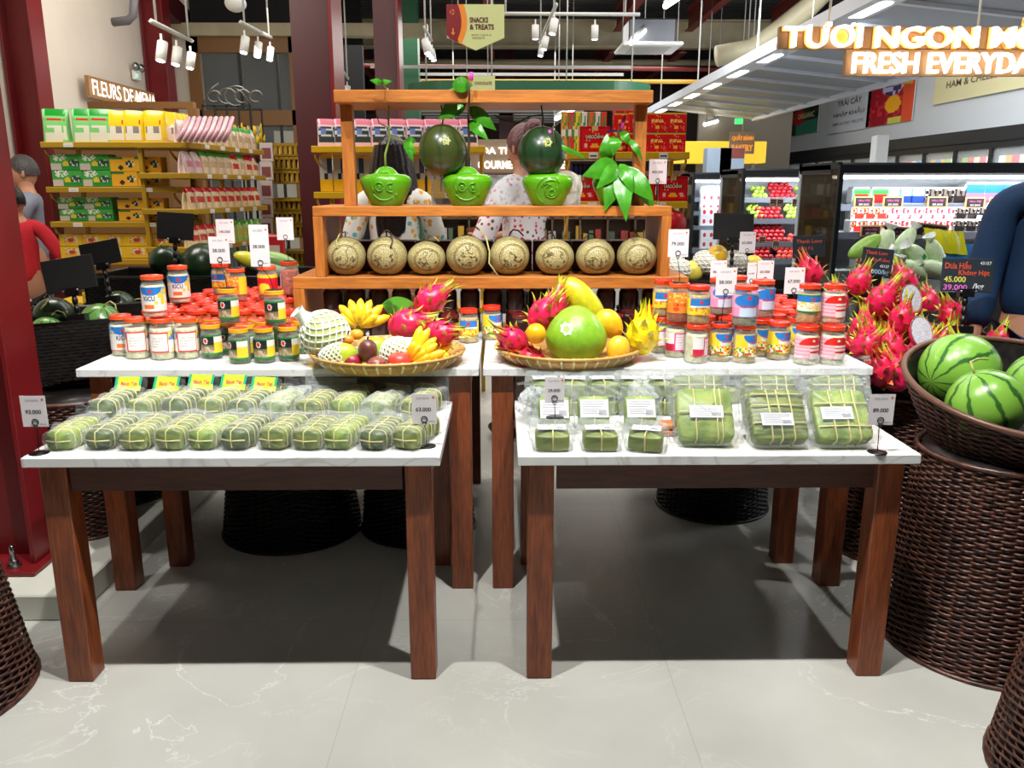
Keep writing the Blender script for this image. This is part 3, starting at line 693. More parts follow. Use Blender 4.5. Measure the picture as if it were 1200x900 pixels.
for i, (u, v) in enumerate(((452, 243), (547.5, 246), (642, 247), (722, 247))):
    k = coco(0 if i < 2 else 1); p = at(u, v, 3.56)
    tag(k, ('bright green shaped coconut at the left with a tall nearly bare shoot', 'bright green shaped coconut with emblem below the olive hanging melon', 'bright green shaped coconut with swirl emblem below the blackish hanging melon', 'bright green shaped coconut mostly hidden under large drooping leaves')[i], 'coconut', 'shaped green coconuts on the stand')
    k.location = (p.x, 3.6, Z2); k.scale = (1.04, 1, 1.06)
    if i == 3: k.scale = (.95, .9, 1.02)
    b = MB(); st = MB()
    if i == 0:
        st.tube([(0, 0, .15), (.0, 0, .2), (.02, 0, .26), (.018, 0, .33), (.02, 0, .38), (.02, -.005, .45)], [.006, .005, .004, .004, .0035, .003], 7)
        st.tube([(.018, 0, .27), (.06, 0, .255), (.09, 0, .25)], .003, 6); st.tube([(.02, 0, .3), (-.02, 0, .32), (-.035, 0, .37)], .0025, 6)
        leaf(b, (.02, -.16, .45), (.06, -.18, .455), .022); leaf(b, (.02, -.16, .45), (-.025, -.17, .46), .022)
        st.tube([(.02, -.005, .44), (.02, -.16, .45)], .0025, 5)
        leaf(b, (.08, 0, .25), (.13, -.02, .2), .04); leaf(b, (.085, 0, .255), (.13, 0, .25), .03); leaf(b, (.09, 0, .25), (.115, -.02, .17), .03)
    elif i == 1:
        st.tube([(0, 0, .15), (0.01, 0, .25), (.008, 0, .34), (.018, -.14, .41), (.016, -.16, .46)], [.006, .0055, .005, .004, .003], 7)
        for tip, bs, w_ in (((-.11, -.04, .33), (-.0, -.02, .41), .075), ((-.09, -.08, .42), (0, -.02, .43), .05), ((.12, -.03, .29), (.012, -.01, .38), .06), ((-.03, -.1, .36), (.0, -.02, .42), .05), ((.03, -.1, .45), (-.05, -.12, .45), .06), ((.09, -.06, .25), (.01, 0, .33), .045), ((-.12, .03, .4), (-.02, 0, .41), .05)): leaf(b, bs, tip, w_)
    elif i == 2:
        st.tube([(0, 0, .15), (-.01, 0, .22), (.02, 0, .3), (.04, -.02, .32)], .0035, 6); st.tube([(.0, -.02, .14), (.02, -.1, .24), (.012, -.12, .3)], .0025, 5)
        leaf(b, (.02, -.05, .24), (.16, -.03, .18), .02)
    else:
        st.tube([(0, 0, .15), (-.01, 0, .2), (.0, 0, .27), (.012, 0, .33)], [.006, .005, .004, .003], 7)
        st.tube([(.01, 0, .28), (.05, -.03, .27), (.1, -.04, .23)], .003, 6)
        for tip, bs, w_ in (((-.16, -.08, .12), (.0, -.02, .17), .09), ((-.06, -.12, -.02), (.0, -.04, .15), .09), ((.03, -.16, -.06), (.01, -.05, .16), .085), ((.15, -.12, .02), (.02, -.04, .15), .085), ((.17, -.06, -.02), (.05, -.04, .16), .08), ((.06, -.13, .05), (.01, -.06, .17), .06), ((-.1, -.12, .07), (.0, -.05, .165), .07), ((-.02, -.04, .2), (-.015, 0, .28), .07), ((.06, -.02, .24), (.015, 0, .3), .04), ((.11, -.05, .18), (.05, -.02, .27), .03), ((-.05, -.03, .29), (-.045, -.01, .18), .075), ((.1, .06, .08), (.02, .02, .16), .08), ((-.1, .06, .09), (-.02, .02, .16), .08)): leaf(b, bs, tip, w_, .03)
    st.build('shoot', 'stem' if i == 0 else 'leafdark', k); b.build('leaves', 'leaf', k)
    if i: 
        q = ((.026, -.165, .46, .028, -.165, .49), (-.002, -.06, .245, .004, -.06, .29), (.02, -.01, .31, .03, -.01, .36))[i-1]
        MB().tube([(q[0], q[1], q[2]), (q[3], q[4], q[5])], .007, 8).build('marker_tag', 'pinkpen', k)
# clear acrylic box behind the coconuts
a = thing('acrylic_box', 'clear acrylic open box between the left coconuts on the stand', 'box', (.02, 3.78, Z2))
b = MB().box(-.33, .33, -.07, -.067, 0, .13).box(-.33, .33, .067, .07, 0, .13).box(-.33, -.327, -.07, .07, 0, .13).box(.327, .33, -.07, .07, 0, .13); b.build('panels', 'acrylic', a)
# paper fan showing behind the third coconut
o = MB(); o.lathe([(.075, 0), (.075, .01)], 30, (226, 220, 200)); o.lathe([(.03, .0105), (.03, .012)], 20, (230, 150, 70)); o = o.build('round_card', 'paint'); o.rotation_euler = (PI/2, 0, 0); o.location = (.29, 3.8, Z2+.075)
tag(o, 'round cream card with orange print behind the blackish-melon coconut', 'card')

# ============================================================ HAMPERS AND BASKETS
def weave_rings(b, prof, n_st, rh, r_st=.0045, amp=.0055, seg=4, c=(0, 0)):
    """horizontal strands that go in and out round upright stakes; prof(z)->radius"""
    z0, z1, rad = prof; rows = int((z1-z0)/rh); n = n_st*seg
    for j in range(rows):
        z = z0+(j+.5)*rh; r0 = rad((z-z0)/(z1-z0)); pts = []
        for i in range(n):
            a = 2*PI*i/n; r = r0+amp*math.cos(PI*i/seg+j*PI); pts.append((c[0]+r*math.cos(a), c[1]+r*math.sin(a), z))
        L = n; vs = []
        for i, p in enumerate(pts):
            a = 2*PI*i/n
            for (dr, dz) in ((r_st*.7, 0), (r_st*.2, r_st*1.15), (-r_st*.7, 0), (r_st*.2, -r_st*1.15)):
                vs.append((p[0]+dr*math.cos(a), p[1]+dr*math.sin(a), p[2]+dz))
        fs = []
        for i in range(L):
            k = (i+1) % L
            for q in range(4): fs.append((i*4+q, k*4+q, k*4+(q+1) % 4, i*4+(q+1) % 4))
        b.add(vs, fs, None, True)
def hamper(name, label, loc, rb, rt, h, mat='wicker', n=50, rh=.0105):
    root = thing(name, label, 'basket', loc); n -= n % 2; n += 0
    b = MB(); weave_rings(b, (0, h, lambda t: rb+(rt-rb)*t), n+1 if (n+1) % 2 == 0 else n, rh); b.build('woven_wall', mat, root)
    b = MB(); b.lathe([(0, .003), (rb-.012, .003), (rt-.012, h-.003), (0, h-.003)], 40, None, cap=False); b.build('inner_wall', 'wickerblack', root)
    for z, r, nm in ((.004, rb+.004, 'foot_rim'), (h-.004, rt+.004, 'braided_edge')): MB().tube([(r*math.cos(2*PI*i/40), r*math.sin(2*PI*i/40), z) for i in range(40)], .009, 6, closed=True).build(nm, mat, root)
    return root
def bowl(name, label, loc, rb, rt, h, mat='wicker', tilt=0, sy=1, rimmat='rim', n=56):
    root = thing(name, label, 'basket', loc); root.rotation_euler = (tilt, 0, 0); root.scale = (1, sy, 1)
    f = lambda t: rb+(rt-rb)*(t**.75)
    b = MB(); weave_rings(b, (0, h, f), n, .0105); b.build('woven_wall', mat, root)
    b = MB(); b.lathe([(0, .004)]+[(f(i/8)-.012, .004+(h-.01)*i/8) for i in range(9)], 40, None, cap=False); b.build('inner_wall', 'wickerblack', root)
    b = MB(); b.tube([(rt*math.cos(2*PI*i/56), rt*math.sin(2*PI*i/56), h) for i in range(56)], .011, 8, closed=True); b.build('rim', rimmat, root)
    return root
hamper('wicker_hamper', 'brown wicker hamper cut off at the lower left edge', (-1.77, 2.22, 0), .31, .2, .69)
hamper('wicker_hamper', 'brown wicker hamper cut off at the lower right corner', (1.625, 1.78, 0), .335, .235, .69)
hamper('wicker_hamper', 'large brown wicker hamper carrying the bowl of striped watermelons', (1.63, 2.5, 0), .31, .26, .68)
hamper('wicker_hamper', 'brown wicker hamper under the dragon fruit bowl', (1.72, 3.3, 0), .31, .25, .69)
hamper('wicker_hamper', 'dark wicker hamper behind the left table legs on the plinth', (-1.86, 3.72, .1), .29, .24, .6, 'wickerblack')
hamper('wicker_hamper', 'dark wicker hamper left of the rear jar table', (-1.76, 3.28, .1), .17, .19, .58, 'wicker')
hamper('wicker_hamper', 'black wicker hamper in the shade under the left tables', (-.95, 3.49, 0), .30, .22, .66, 'wickerblack')
hamper('wicker_hamper', 'black wicker hamper in the shade nearer the centre gap', (-.38, 3.5, 0), .25, .2, .66, 'wickerblack')
hamper('wicker_hamper', 'black wicker hamper in the shade under the right tables', (1.02, 3.75, 0), .26, .22, .66, 'wickerblack')
wb = bowl('wicker_bowl', 'wide brown wicker bowl full of striped watermelons', (1.69, 2.58, .69), .25, .37, .2, tilt=.24)
def melon(name, mat, r, label, loc, rot=(0, 0, 0), rz=.95, cat='watermelon', stem=True, group=None):
    root = thing(name, label, cat, loc, 0, group); root.rotation_euler = rot
    MB().ell((0, 0, r*rz), r, r, r*rz, 40, 26).build('rind', mat, root)
    if stem:
        MB().tube([(0, 0, 2*r*rz-.004), (.006, 0, 2*r*rz+.015), (.02, .01, 2*r*rz+.03), (.045, .0, 2*r*rz+.028), (.06, -.02, 2*r*rz+.015)], .0035, 6).build('stem', 'melonstem', root)
    return root
melon('striped_watermelon', 'wm', .125, 'largest bright striped watermelon, at the back left of the wicker bowl', (1.43, 2.64, .87), (.1, 1.35, .5), 1.05, group='striped watermelons in the bowl')
melon('striped_watermelon', 'wm', .115, 'bright striped watermelon at the front of the wicker bowl, curled stem up', (1.53, 2.40, .755), (-.3, -.35, .6), .95, group='striped watermelons in the bowl')
melon('striped_watermelon', 'wm', .11, 'bright striped watermelon at the right of the wicker bowl', (1.73, 2.5, .80), (-.2, -.3, 1.2), .95, group='striped watermelons in the bowl')
# bowl for dragon fruit
bowl('wicker_bowl', 'dark wicker bowl heaped with dragon fruit', (1.76, 3.33, .69), .24, .40, .17, 'wickerblack', .1)
# ============================================================ DRAGON FRUIT
def dragon(seed, body=(226, 30, 84), tip=(196, 214, 62), crown=True):
    r = random.Random(seed); root = thing('dragon_fruit', 'x', 'dragon fruit'); a, c = .05, .062
    def bc(u, v): return tuple(int(x*(.9+.2*r.random())) if k else min(255, int(x*(.94+.1*r.random()))) for k, x in enumerate(body))
    def sh(p, u, v): k = 1+.07*noise.noise(Vector((u*9, v*7, seed))); return p*k
    MB().ell((0, 0, c), a, a, c, 20, 14, bc, sh).build('body', 'fruit', root)
    b = MB()
    def scale(th, z, L, w, lift):
        q = (z-c)/c; rr = a*math.sqrt(max(.02, 1-q*q)); n = Vector((math.cos(th), math.sin(th), q*.8)).normalized(); t = Vector((-math.sin(th), math.cos(th), 0)); up = (Vector((0, 0, 1))-n*n.z)
        up = up.normalized() if up.length > .01 else Vector((0, 0, 1)); base = Vector((rr*math.cos(th), rr*math.sin(th), z))*.97
        base.z = z
        def fn(u, v):
            x = (u-.5)*2*w*(1-v)**.8; p = base+t*x+up*L*v*(1-lift*.3*v)+n*(L*lift*v*v+.003-.006*abs(u-.5)*2*(1-v)); return tuple(p)
        def cc(u, v):
            k = min(1, max(0, (v-.15)/.55)); return tuple(int(body[i]*(1-k)+tip[i]*k) for i in range(3))
        b.grid(4, 5, fn, cc); b.grid(4, 5, lambda u, v: tuple(Vector(fn(1-u, v))-n*.0012), lambda u, v: cc(1-u, v))
    for j, z in enumerate((.02, .045, .07, .092)):
        for k in range(5):
            scale(2*PI*k/5+j*.7+r.uniform(-.2, .2), z, r.uniform(.028, .045), .016, r.uniform(.4, .9))
    if crown:
        for k in range(6): scale(2*PI*k/6+r.uniform(-.2, .2), .112, r.uniform(.05, .085), .011, r.uniform(.2, .7))
    b.build('scales', 'fruit', root); return root
DK = [Kind(dragon(s)) for s in (1, 2, 3)]
DK.append(Kind(dragon(4, (206, 30, 70), (214, 130, 60))))
DY = Kind(dragon(9, (244, 214, 26), (214, 214, 40)))
dpos = [  # u, v of the middle, Y, tilt x, tilt y
 (958, 318, 3.75, .4, .3), (1000, 330, 3.62, -.3, .2), (1022, 352, 3.5, .2, .5), (1012, 385, 3.25, .1, 0), (1047, 352, 3.6, -.2, 1.2), (1052, 374, 3.35, -.1, -.2), (1075, 352, 3.62, .3, .9),
 (1104, 381, 3.38, .2, 1.4), (1030, 403, 3.16, .3, -.4), (1050, 412, 3.1, -.2, .2), (1002, 402, 3.14, .6, -.3), (1040, 430, 3.06, .4, .7), (1080, 400, 3.25, 0, 1.0), (1068, 332, 3.8, .2, -.4), (985, 352, 3.55, .2, .1), (1125, 372, 3.55, -.3, .4), (1095, 350, 3.75, .5, -.5), (1150, 384, 3.6, .2, .8), (1060, 440, 3.02, .5, .2)]
dl = ('darkest, farthest left behind the labelled jars', 'behind the double stack of onion jars', 'upright with a tall green crown beside the jars', 'pale-tipped, below the one with the tall crown', 'half hidden behind the wrapped half at the top', 'round and smooth, in the middle of the heap', 'top right below the small chalk price board', 'smooth bright one lying on its side near the watermelons', 'green-tipped, low against the jars', 'red-scaled, low in the middle', 'pushed against the lower onion jar', 'lowest, hanging over the bowl edge', 'just left of the biggest watermelon', 'at the very back under the middle price board', 'wedged right behind the top onion jar', 'behind the arm of the large price board', 'high at the back near the large price board', 'with long leaves by the hand of the suited person', 'bottommost beside the watermelon bowl rim')
for i, (u, v, Y, rx, ry) in enumerate(dpos):
    p = at(u, v, Y); s_ = R.uniform(.95, 1.15); K = DK[3] if i in (0, 9, 11) else DK[i % 3]
    o = K.put((p.x, p.y, max(p.z-.06, .72)), 0, 'pink dragon fruit, '+dl[i], 'dragon fruit heaped in the right bowl', s_, (rx, ry, R.uniform(0, 6)))
# filler fruit deeper in the heap carries the ones on top
hp = MB().ell((0, 0, 0), .36, .36, .2, 30, 10); 
for i in range(14):
    a = i*2.4; rr = .30*math.sqrt((i+.5)/14); DK[i % 3].put((1.74+rr*math.cos(a), 3.38+rr*math.sin(a), .80), 0, 'dragon fruit deep in the heap, only bits of pink and green showing', 'buried dragon fruit of the right bowl', 1.1, (R.uniform(-.5, .5), R.uniform(-.5, .5), a))
def halfdragon(lbl, u, v, Y, rot):
    root = thing('halved_dragon_fruit', lbl, 'dragon fruit', at(u, v, Y)); root.rotation_euler = rot; root.scale = (.9,)*3
    b = MB(); b.grid(20, 7, lambda u_, v_: (.055*math.cos(PI/2*v_)*math.cos(2*PI*u_), .085*math.cos(PI/2*v_)*math.sin(2*PI*u_), -.045*math.sin(PI/2*v_)), (214, 30, 84), True, True, True); b.build('skin', 'fruit', root)
    b = MB(); b.add([(.05*math.cos(2*PI*i/24), .08*math.sin(2*PI*i/24), .002) for i in range(24)], [tuple(range(24))], (222, 220, 222)); b.build('cut_face', flat('white_flesh_%s' % lbl[:3], (176, 170, 178), .45, 0, 0, .4, .1, .35, 200), root)
    b = MB().grid(16, 4, lambda u_, v_: (.058*math.cos(2*PI*u_)*v_, .088*math.sin(2*PI*u_)*v_, .006-.004*v_), None); b.build('cling_film', 'film', root)
halfdragon('upper wrapped white-fleshed half of a dragon fruit', 1068, 350, 3.42, (.85, .45, -.05))
halfdragon('lower wrapped white-fleshed half of a dragon fruit near the watermelons', 1080, 389, 3.12, (.8, .45, -.05))
# ============================================================ JARS
def jar(kind, r, h, cont, lab=None, txt=None, lidside=(226, 60, 30), name='pickle_jar', simple=False, cap=(228, 34, 24)):
    root = thing(name, 'x', 'jar'); lh = .016; hb = h-lh
    prof = [(0, .001), (r*.9, 0), (r, .006), (r, hb*.80), (r*.97, hb*.86), (r*.86, hb*.93), (r*.84, hb)]
    b = MB()
    lr = r*.92
    def lc(t): return cap if t > .55 else lidside
    b.lathe([(lr*.98, hb), (lr*1.02, hb+.002), (lr, hb+.004), (lr, hb+.011), (lr*1.01, hb+.0125), (lr*.98, h), (lr*.86, h), (lr*.84, h-.0015), (0, h-.0015)], 26, lc, cap=False)
    b.build('lid', 'gloss', root)
    if simple:
        MB().lathe(prof, 16, None, cap=False).build('glass_body', cont, root)
        return root
    MB().lathe(prof, 26, None, cap=False).build('glass_body', 'jarglass', root)
    MB().lathe([(0, .004), (r*.9, .004), (r*.93, .01), (r*.93, hb*.78), (r*.86, hb*.86), (0, hb*.87)], 24, None, cap=False).build('contents', cont, root)
    if lab:
        fn, a0, a1, v0, v1 = lab; rr = r*1.012
        def pos(u, v): a = math.radians(a0+(a1-a0)*u)-PI/2; return (rr*math.cos(a), rr*math.sin(a), hb*(v0+(v1-v0)*v))
        b = MB(); b.grid(54, 30, pos, fn, True)
        if txt:
            for (t, wdt, hgt, x, z, col, off) in txt:
                def cur(px, pz, r2=r*1.022): a = px/r-PI/2; return (r2*math.cos(a), r2*math.sin(a), pz)
                text_into(b, t, wdt*r, hgt, (x*r, 0, hb*z), col, 0, .02, cur)
        b.build('label', 'paint', root)
    return root
Wt = (238, 236, 228); RED = (222, 38, 30); BLU = (40, 120, 200); YEL = (246, 208, 50); BLK = (22, 30, 28); GRN = (20, 130, 60); PNK = (238, 130, 170); OR = (238, 120, 40)
def hsh(u, v, s=1): return (math.sin(u*127.1*s+v*311.7)*43758.5453) % 1
def L_kohl(u, v):
    if v < .05: return RED
    if (u-.5)**2/.09+(v-1.05)**2/.16 < 1: return (RED if (u-.5)**2*9+(v-.82)**2*4 < .02 else BLU)
    if v > .7: return (120, 180, 230) if hsh(int(u*14), int(v*9)) > .5 else YEL
    if v < .3: return OR if abs(u-.45) < .12 and v > .12 else Wt
    return Wt if u < .6 else (YEL if hsh(int(u*12), int(v*7)) > .6 else Wt)
def L_back(fr=RED):
    def f(u, v):
        if .3 < u < .8:
            if u < .33 or u > .77 or v < .07 or v > .93: return fr
            return (206, 200, 196) if (int(v*22) % 3 == 0 and .38 < u < .72 and .15 < v < .85 and hsh(int(u*40), int(v*22)) > .3) else Wt
        if v > .6: return (90, 130, 200) if hsh(int(u*16), int(v*9)) > .45 else YEL
        return Wt if hsh(int(u*9), int(v*5)) > .3 else (230, 200, 120)
    return f
def L_green(u, v):
    if v < .09 or v > .92: return GRN
    if u > .66: return YEL if v < .62 else Wt
    if u < .16: return OR if v < .4 else YEL
    d = (u-.42)**2*5+(v-.72)**2
    if d < .012: return RED
    if d < .026: return Wt
    if v > .5: return BLK
    if v > .36: return (120, 110, 70)
    return (196, 176, 140) if hsh(int(u*30), int(v*18)) > .5 else (150, 120, 100)
def L_orange(u, v):
    if u > .66: return YEL
    if (u-.38)**2*4+(v-.2)**2*3 < .03: return (230, 70, 30)
    return (240, 140, 50) if v < .5 or hsh(int(u*20), int(v*12)) > .2 else (250, 210, 110)
def L_redyel(u, v):
    if v > .82: return YEL
    d = (u-.45)**2+(v-.35)**2*.6
    if d < .03: return YEL
    return (200, 24, 40) if v > .2 else (226, 140, 60)
def L_daikon(u, v):
    if (u-.55)**2/.1+(v-.98)**2/.15 < 1:
        return RED if (u-.55)**2*5+(v-.86)**2*2 < .01 else BLU
    if v < .42:
        h_ = hsh(int(u*22), int(v*12)); return RED if h_ > .8 else ((240, 240, 220) if h_ > .6 else ((70, 150, 60) if u < .4 and h_ > .35 else YEL))
    return YEL if u < .35 else (Wt if .3 < u < .85 and v > .48 and v < .6 else (250, 222, 130))
def L_pink(u, v):
    if u > .3:
        if u < .34 or v < .06 or v > .94 or (u > .78 and u < .82): return (224, 50, 130)
        return (214, 190, 205) if int(v*20) % 3 == 0 and hsh(int(u*30), int(v*20)) > .3 else (240, 222, 230)
    return (206, 30, 60) if v < .4 else (236, 230, 232)
def L_onion(u, v):
    if v > .62 and (u-.5)**2*2+(v-.5)**2 < .28: return RED if (u-.5)**2*5+(v-.84)**2*3 > .008 else Wt
    if u < .42: return (240, 196, 206) if int(v*18) % 3 else (228, 150, 170)
    if .25 < v < .36: return (226, 60, 50)
    if .45 < v < .55: return (230, 90, 80)
    return (238, 222, 220)
def L_cafao(u, v):
    if v < .1 or v > .93: return GRN
    if v > .6: return RED if (u-.5)**2*5+(v-.76)**2 < .008 else BLU
    return Wt if hsh(int(u*24), int(v*10)) > .25 else YEL
def L_kaemin(u, v):
    if (u-.5)**2/.12+(v-.72)**2/.09 < 1: return RED if (u-.5)**2*6+(v-.86)**2 < .008 else BLU
    if v < .4: return (200, 215, 235) if .3 < u < .7 else (230, 150, 190)
    return (236, 170, 200)
def L_fish(u, v):
    if .2 < u < .8 and v > .55: return RED if (u-.5)**2*6+(v-.78)**2 < .012 else BLU
    if .2 < u < .8: return Wt if v > .42 else (YEL if hsh(int(u*20), int(v*12)) > .4 else OR)
    return YEL
J = {}
J['kohl'] = Kind(jar('kohl', .043, .155, 'contents_white', (L_kohl, -100, 100, .16, .82), (('KICU', .95, .018, -.1, .52, (30, 40, 110), 0),), (232, 84, 40), cap=(226, 44, 26)))
J['kohlback'] = Kind(jar('kohlback', .043, .155, 'contents_white', (L_back(), -100, 100, .22, .76), None, (232, 84, 40)))
J['green'] = Kind(jar('green', .038, .13, 'contents_green', (L_green, -95, 95, .16, .80), (('NẤM', .4, .006, -.15, .42, Wt, 0),), (244, 170, 30)))
J['orange'] = Kind(jar('orange', .042, .14, 'contents_orange', (L_orange, -95, 95, .25, .85), (('KIM CHI', 1.1, .014, -.1, .5, RED, 0),), (232, 84, 40)))
J['redyel'] = Kind(jar('redyel', .042, .145, 'contents_orange', (L_redyel, -100, 100, .2, .85), (('KIM CHI', .9, .012, 0, .3, YEL, 0),), (232, 84, 40)))
J['dark'] = Kind(jar('dark', .042, .15, 'contents_orange', (L_pink, -140, -50, .2, .75), None, (200, 60, 30)))
J['daikon'] = Kind(jar('daikon', .042, .142, 'contents_tan', (L_daikon, -95, 95, .22, .84), (('DƯA MÓN', .9, .010, .15, .62, (220, 60, 120), 0),)))
J['pink'] = Kind(jar('pink', .042, .142, 'contents_white', (L_pink, -80, 100, .22, .76), None))
J['pinkgrey'] = Kind(jar('pinkgrey', .042, .142, 'contents_grey', (L_pink, -95, 85, .25, .72), None))
J['onion'] = Kind(jar('onion', .043, .142, 'contents_white', (L_onion, -100, 100, .2, .82), (('HÀNH', .7, .012, .35, .42, (200, 30, 40), 0),)))
J['cafao'] = Kind(jar('cafao', .042, .142, 'contents_tan', (L_cafao, -95, 95, .32, .84), (('CÀ PHÁO', 1.1, .016, 0, .5, YEL, 0),)))
J['kaemin'] = Kind(jar('kaemin', .046, .142, 'contents_grey', (L_kaemin, -100, 100, .26, .88), (('KIỆU MINI', 1.3, .013, 0, .55, (200, 30, 60), 0),), cap=(226, 70, 44)))
J['fish'] = Kind(jar('fish', .041, .14, 'contents_tan', (L_fish, -100, 100, .28, .76), (('DƯA CHUA', .9, .008, 0, .5, (60, 50, 50), 0),)))
J['plain'] = Kind(jar('plain', .041, .15, 'contents_orange', None, None, (226, 60, 30), simple=True))
J['plaing'] = Kind(jar('plain', .038, .128, 'contents_green', None, None, (236, 150, 30), simple=True))
J['shadeplain'] = Kind(jar('plain', .043, .105, flat('shade_dark_preserve', (44, 18, 14), .3), None, None, (96, 30, 26), simple=True, cap=(90, 26, 24)))  # contents and lid coloured dark for the shade under the stand
ZT = .875
placed = []; tops = []; BYL = {}; JH = {'kohl': .155, 'kohlback': .155, 'green': .13, 'orange': .14, 'redyel': .145, 'dark': .15, 'fish': .14, 'plain': .15, 'plaing': .128, 'shadeplain': .105}
def jput(k, x, y, z, label, group, rz=None, sc=None):
    placed.append((x, y, z)); tops.append((x, y, z+JH.get(k, .142))); BYL[label] = tops[-1]; return J[k].put((x, y, z), R.uniform(-.25, .25) if rz is None else rz, label, group, sc)
def free(x, y, z, d=.08): return all((x-a)**2+(y-b_)**2 > d*d or abs(z-c_) > .1 for a, b_, c_ in placed)
def jpx(k, u, v, Z, label, group, rz=None):
    p = onz(u, v, Z); return jput(k, p.x, p.y+.042, Z, label, group, rz)
GL = 'pickle jars on the left rear table'; GR = 'pickle jars on the right rear table'; GM = 'jars under the tiered stand'
jpx('kohl', 140, 418, ZT, 'leftmost white-pickle jar, bright picture label half hidden, front row', GL, .5)
for u, v, l in ((157, 422, 'front white-pickle jar with red-framed price label, first of three at the left'), (187, 423, 'front white-pickle jar with red-framed label, middle of three at the left'), (216, 422, 'front white-pickle jar with red-framed label, right of three at the left')): jpx('kohlback', u, v, ZT, l, GL)
for u, v, l, r_ in ((245, 422, 'green-labelled jar touching the white-pickle jars in the front row', 0), (278, 428, 'green-labelled jar standing farthest forward, yellow panel turned to the front', -.5), (307, 427, 'front green-labelled jar below the right raised green jar', 0), (336, 425, 'front green-labelled jar nearest the net-wrapped fruit', 0)): jpx('green', u, v, ZT, l, GL, r_)
jpx('green', 352, 416, ZT, 'green-labelled jar almost hidden by the net-wrapped fruit', GL, .2)
jpx('green', 263, 417, ZT, 'green-labelled jar in the second row behind the farthest forward one', GL, .2)
# raised jars
jpx('kohl', 177, 373, ZT+.155, 'white-pickle jar with picture label stacked on top at the far left', GL, .1)
jpx('kohl', 207, 356, ZT+.155, 'white-pickle jar with picture label stacked on top, slightly farther back', GL, .35)
jpx('green', 265, 380, ZT+.130, 'green-labelled jar stacked on top, left of the two, tag on its lid', GL, 0)
jpx('green', 320, 383, ZT+.130, 'green-labelled jar stacked on top, right of the two, tag on its lid', GL, 0)
jpx('orange', 275, 354, ZT+.15, 'orange-labelled jar raised behind the left stacked green jar', GL, 0)
jpx('fish', 257, 346, ZT+.15, 'blue-labelled jar raised and half hidden behind the orange one', GL, -.3)
jpx('redyel', 312, 352, ZT+.15, 'red and yellow labelled jar raised behind the right stacked green jar', GL, 0)
jpx('dark', 338, 346, ZT+.15, 'dark chilli jar raised next to the oak step', GL, 0)
n_ = 0
for j in range(3):
    for i in range(7):
        x = -1.40+i*.088+(.044 if j % 2 else 0); y = 3.04+j*.075
        if not free(x, y, ZT, .072): continue
        k = 'kohlback' if x < -1.12 and j < 2 else ('green' if j < 2 else 'plaing')
        jput(k, x, y, ZT, 'red-lidded jar, %s from the left, %s packed row of the left block' % (ordn(i), ordn(j)), GL)
for j in range(10):
    for i in range(7):
        x = -1.40+i*.09+(.03 if j % 2 else 0); y = 3.27+j*.086
        if x > (-.94 if y > 3.42 else -.84) or not free(x, y, ZT, .078): continue
        jput('plain', x, y, ZT, 'jar with only its red lid showing, left block, column %s, back row %s' % (ordn(i), ordn(j)), GL)
# right
for k, u, v, l, r_ in (('pink', 757, 411, 'pink-labelled jar mostly hidden behind the yellow dragon fruit', 0), ('pinkgrey', 776, 415, 'grey-filled jar with pink-framed label right of the yellow dragon fruit', .2), ('pink', 794, 420, 'white mushroom jar with pink-framed label, smaller-looking one of the two', .1),
    ('pink', 818, 427, 'white mushroom jar standing farthest forward with pink label at its right', .9), ('daikon', 846, 425, 'yellow and blue labelled jar, first of the three at the front', .2), ('daikon', 875, 427, 'yellow and blue labelled jar, middle of the three at the front', .5), ('daikon', 894, 419, 'yellow and blue labelled jar tucked in the second row', .2),
    ('daikon', 915, 423, 'yellow and blue labelled jar, last of the three at the front', .2), ('onion', 948, 429, 'pink and red labelled onion jar in the bottom row, left of the end pair', .25), ('onion', 979, 429, 'pink and red labelled onion jar at the right end of the bottom row', .1)): jpx(k, u, v, ZT, l, GR, r_)
Z2J = ZT+.142
for k, u, v, l, r_ in (('fish', 779, 372, 'blue and yellow labelled jar on top, against the oak stand', 0), ('orange', 797, 377, 'orange-labelled jar on top, second from the stand', 0), ('fish', 821, 381, 'jar on top with blue label framed in yellow', 0), ('kaemin', 846, 370, 'blue and pink labelled jar on top behind the price tag', .3), ('kaemin', 864, 366, 'small-looking blue and pink labelled jar farther back on top', 0),
    ('kaemin', 876, 382, 'large blue and pink labelled jar on top, foremost of its kind', 0), ('kaemin', 896, 373, 'blue and pink labelled jar on top, just behind the large one', .4), ('cafao', 951, 380, 'blue and green labelled jar on top, left of the end pair', 0), ('onion', 980, 380, 'pink and red labelled onion jar on top at the right end', .1)): jpx(k, u, v, Z2J, l, GR, r_)
for j in range(9):
    for i in range(8):
        x = .60+i*.09+(.03 if j % 2 else 0); y = 3.10+j*.086
        if x > 1.27 or (y > 3.42 and x < .86) or not free(x, y, ZT, .078): continue
        jput('daikon' if (i+j) % 3 == 0 and j < 3 else 'plain', x, y, ZT, 'red-lidded jar behind the right front jars, column %s, row %s' % (ordn(i), ordn(j)), GR)
# under the step
jpx('fish', 549, 403, ZT, 'blue-labelled jar between the two fruit trays, left one', GM, 0)
jpx('daikon', 576, 399, ZT, 'yellowish jar between the two fruit trays, right one', GM, .6)
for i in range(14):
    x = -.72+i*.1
    if free(x, 3.44, ZT, .085): jput('shadeplain', x, 3.44, ZT, 'dark shade-painted lidded jar at the foot of the oak stand, %s from the left' % ordn(i), GM)
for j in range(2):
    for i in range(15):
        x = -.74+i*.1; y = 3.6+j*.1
        jput('shadeplain', x, y, ZT, 'dark shade-painted jar under the oak step, bottom layer, %s from the left, row %s' % (ordn(i), ('one', 'two')[j]), GM)
        if j == 0: jput('shadeplain', x, y, ZT+.1055, 'dark shade-painted jar under the oak step, upper layer, %s from the left' % ordn(i), GM)

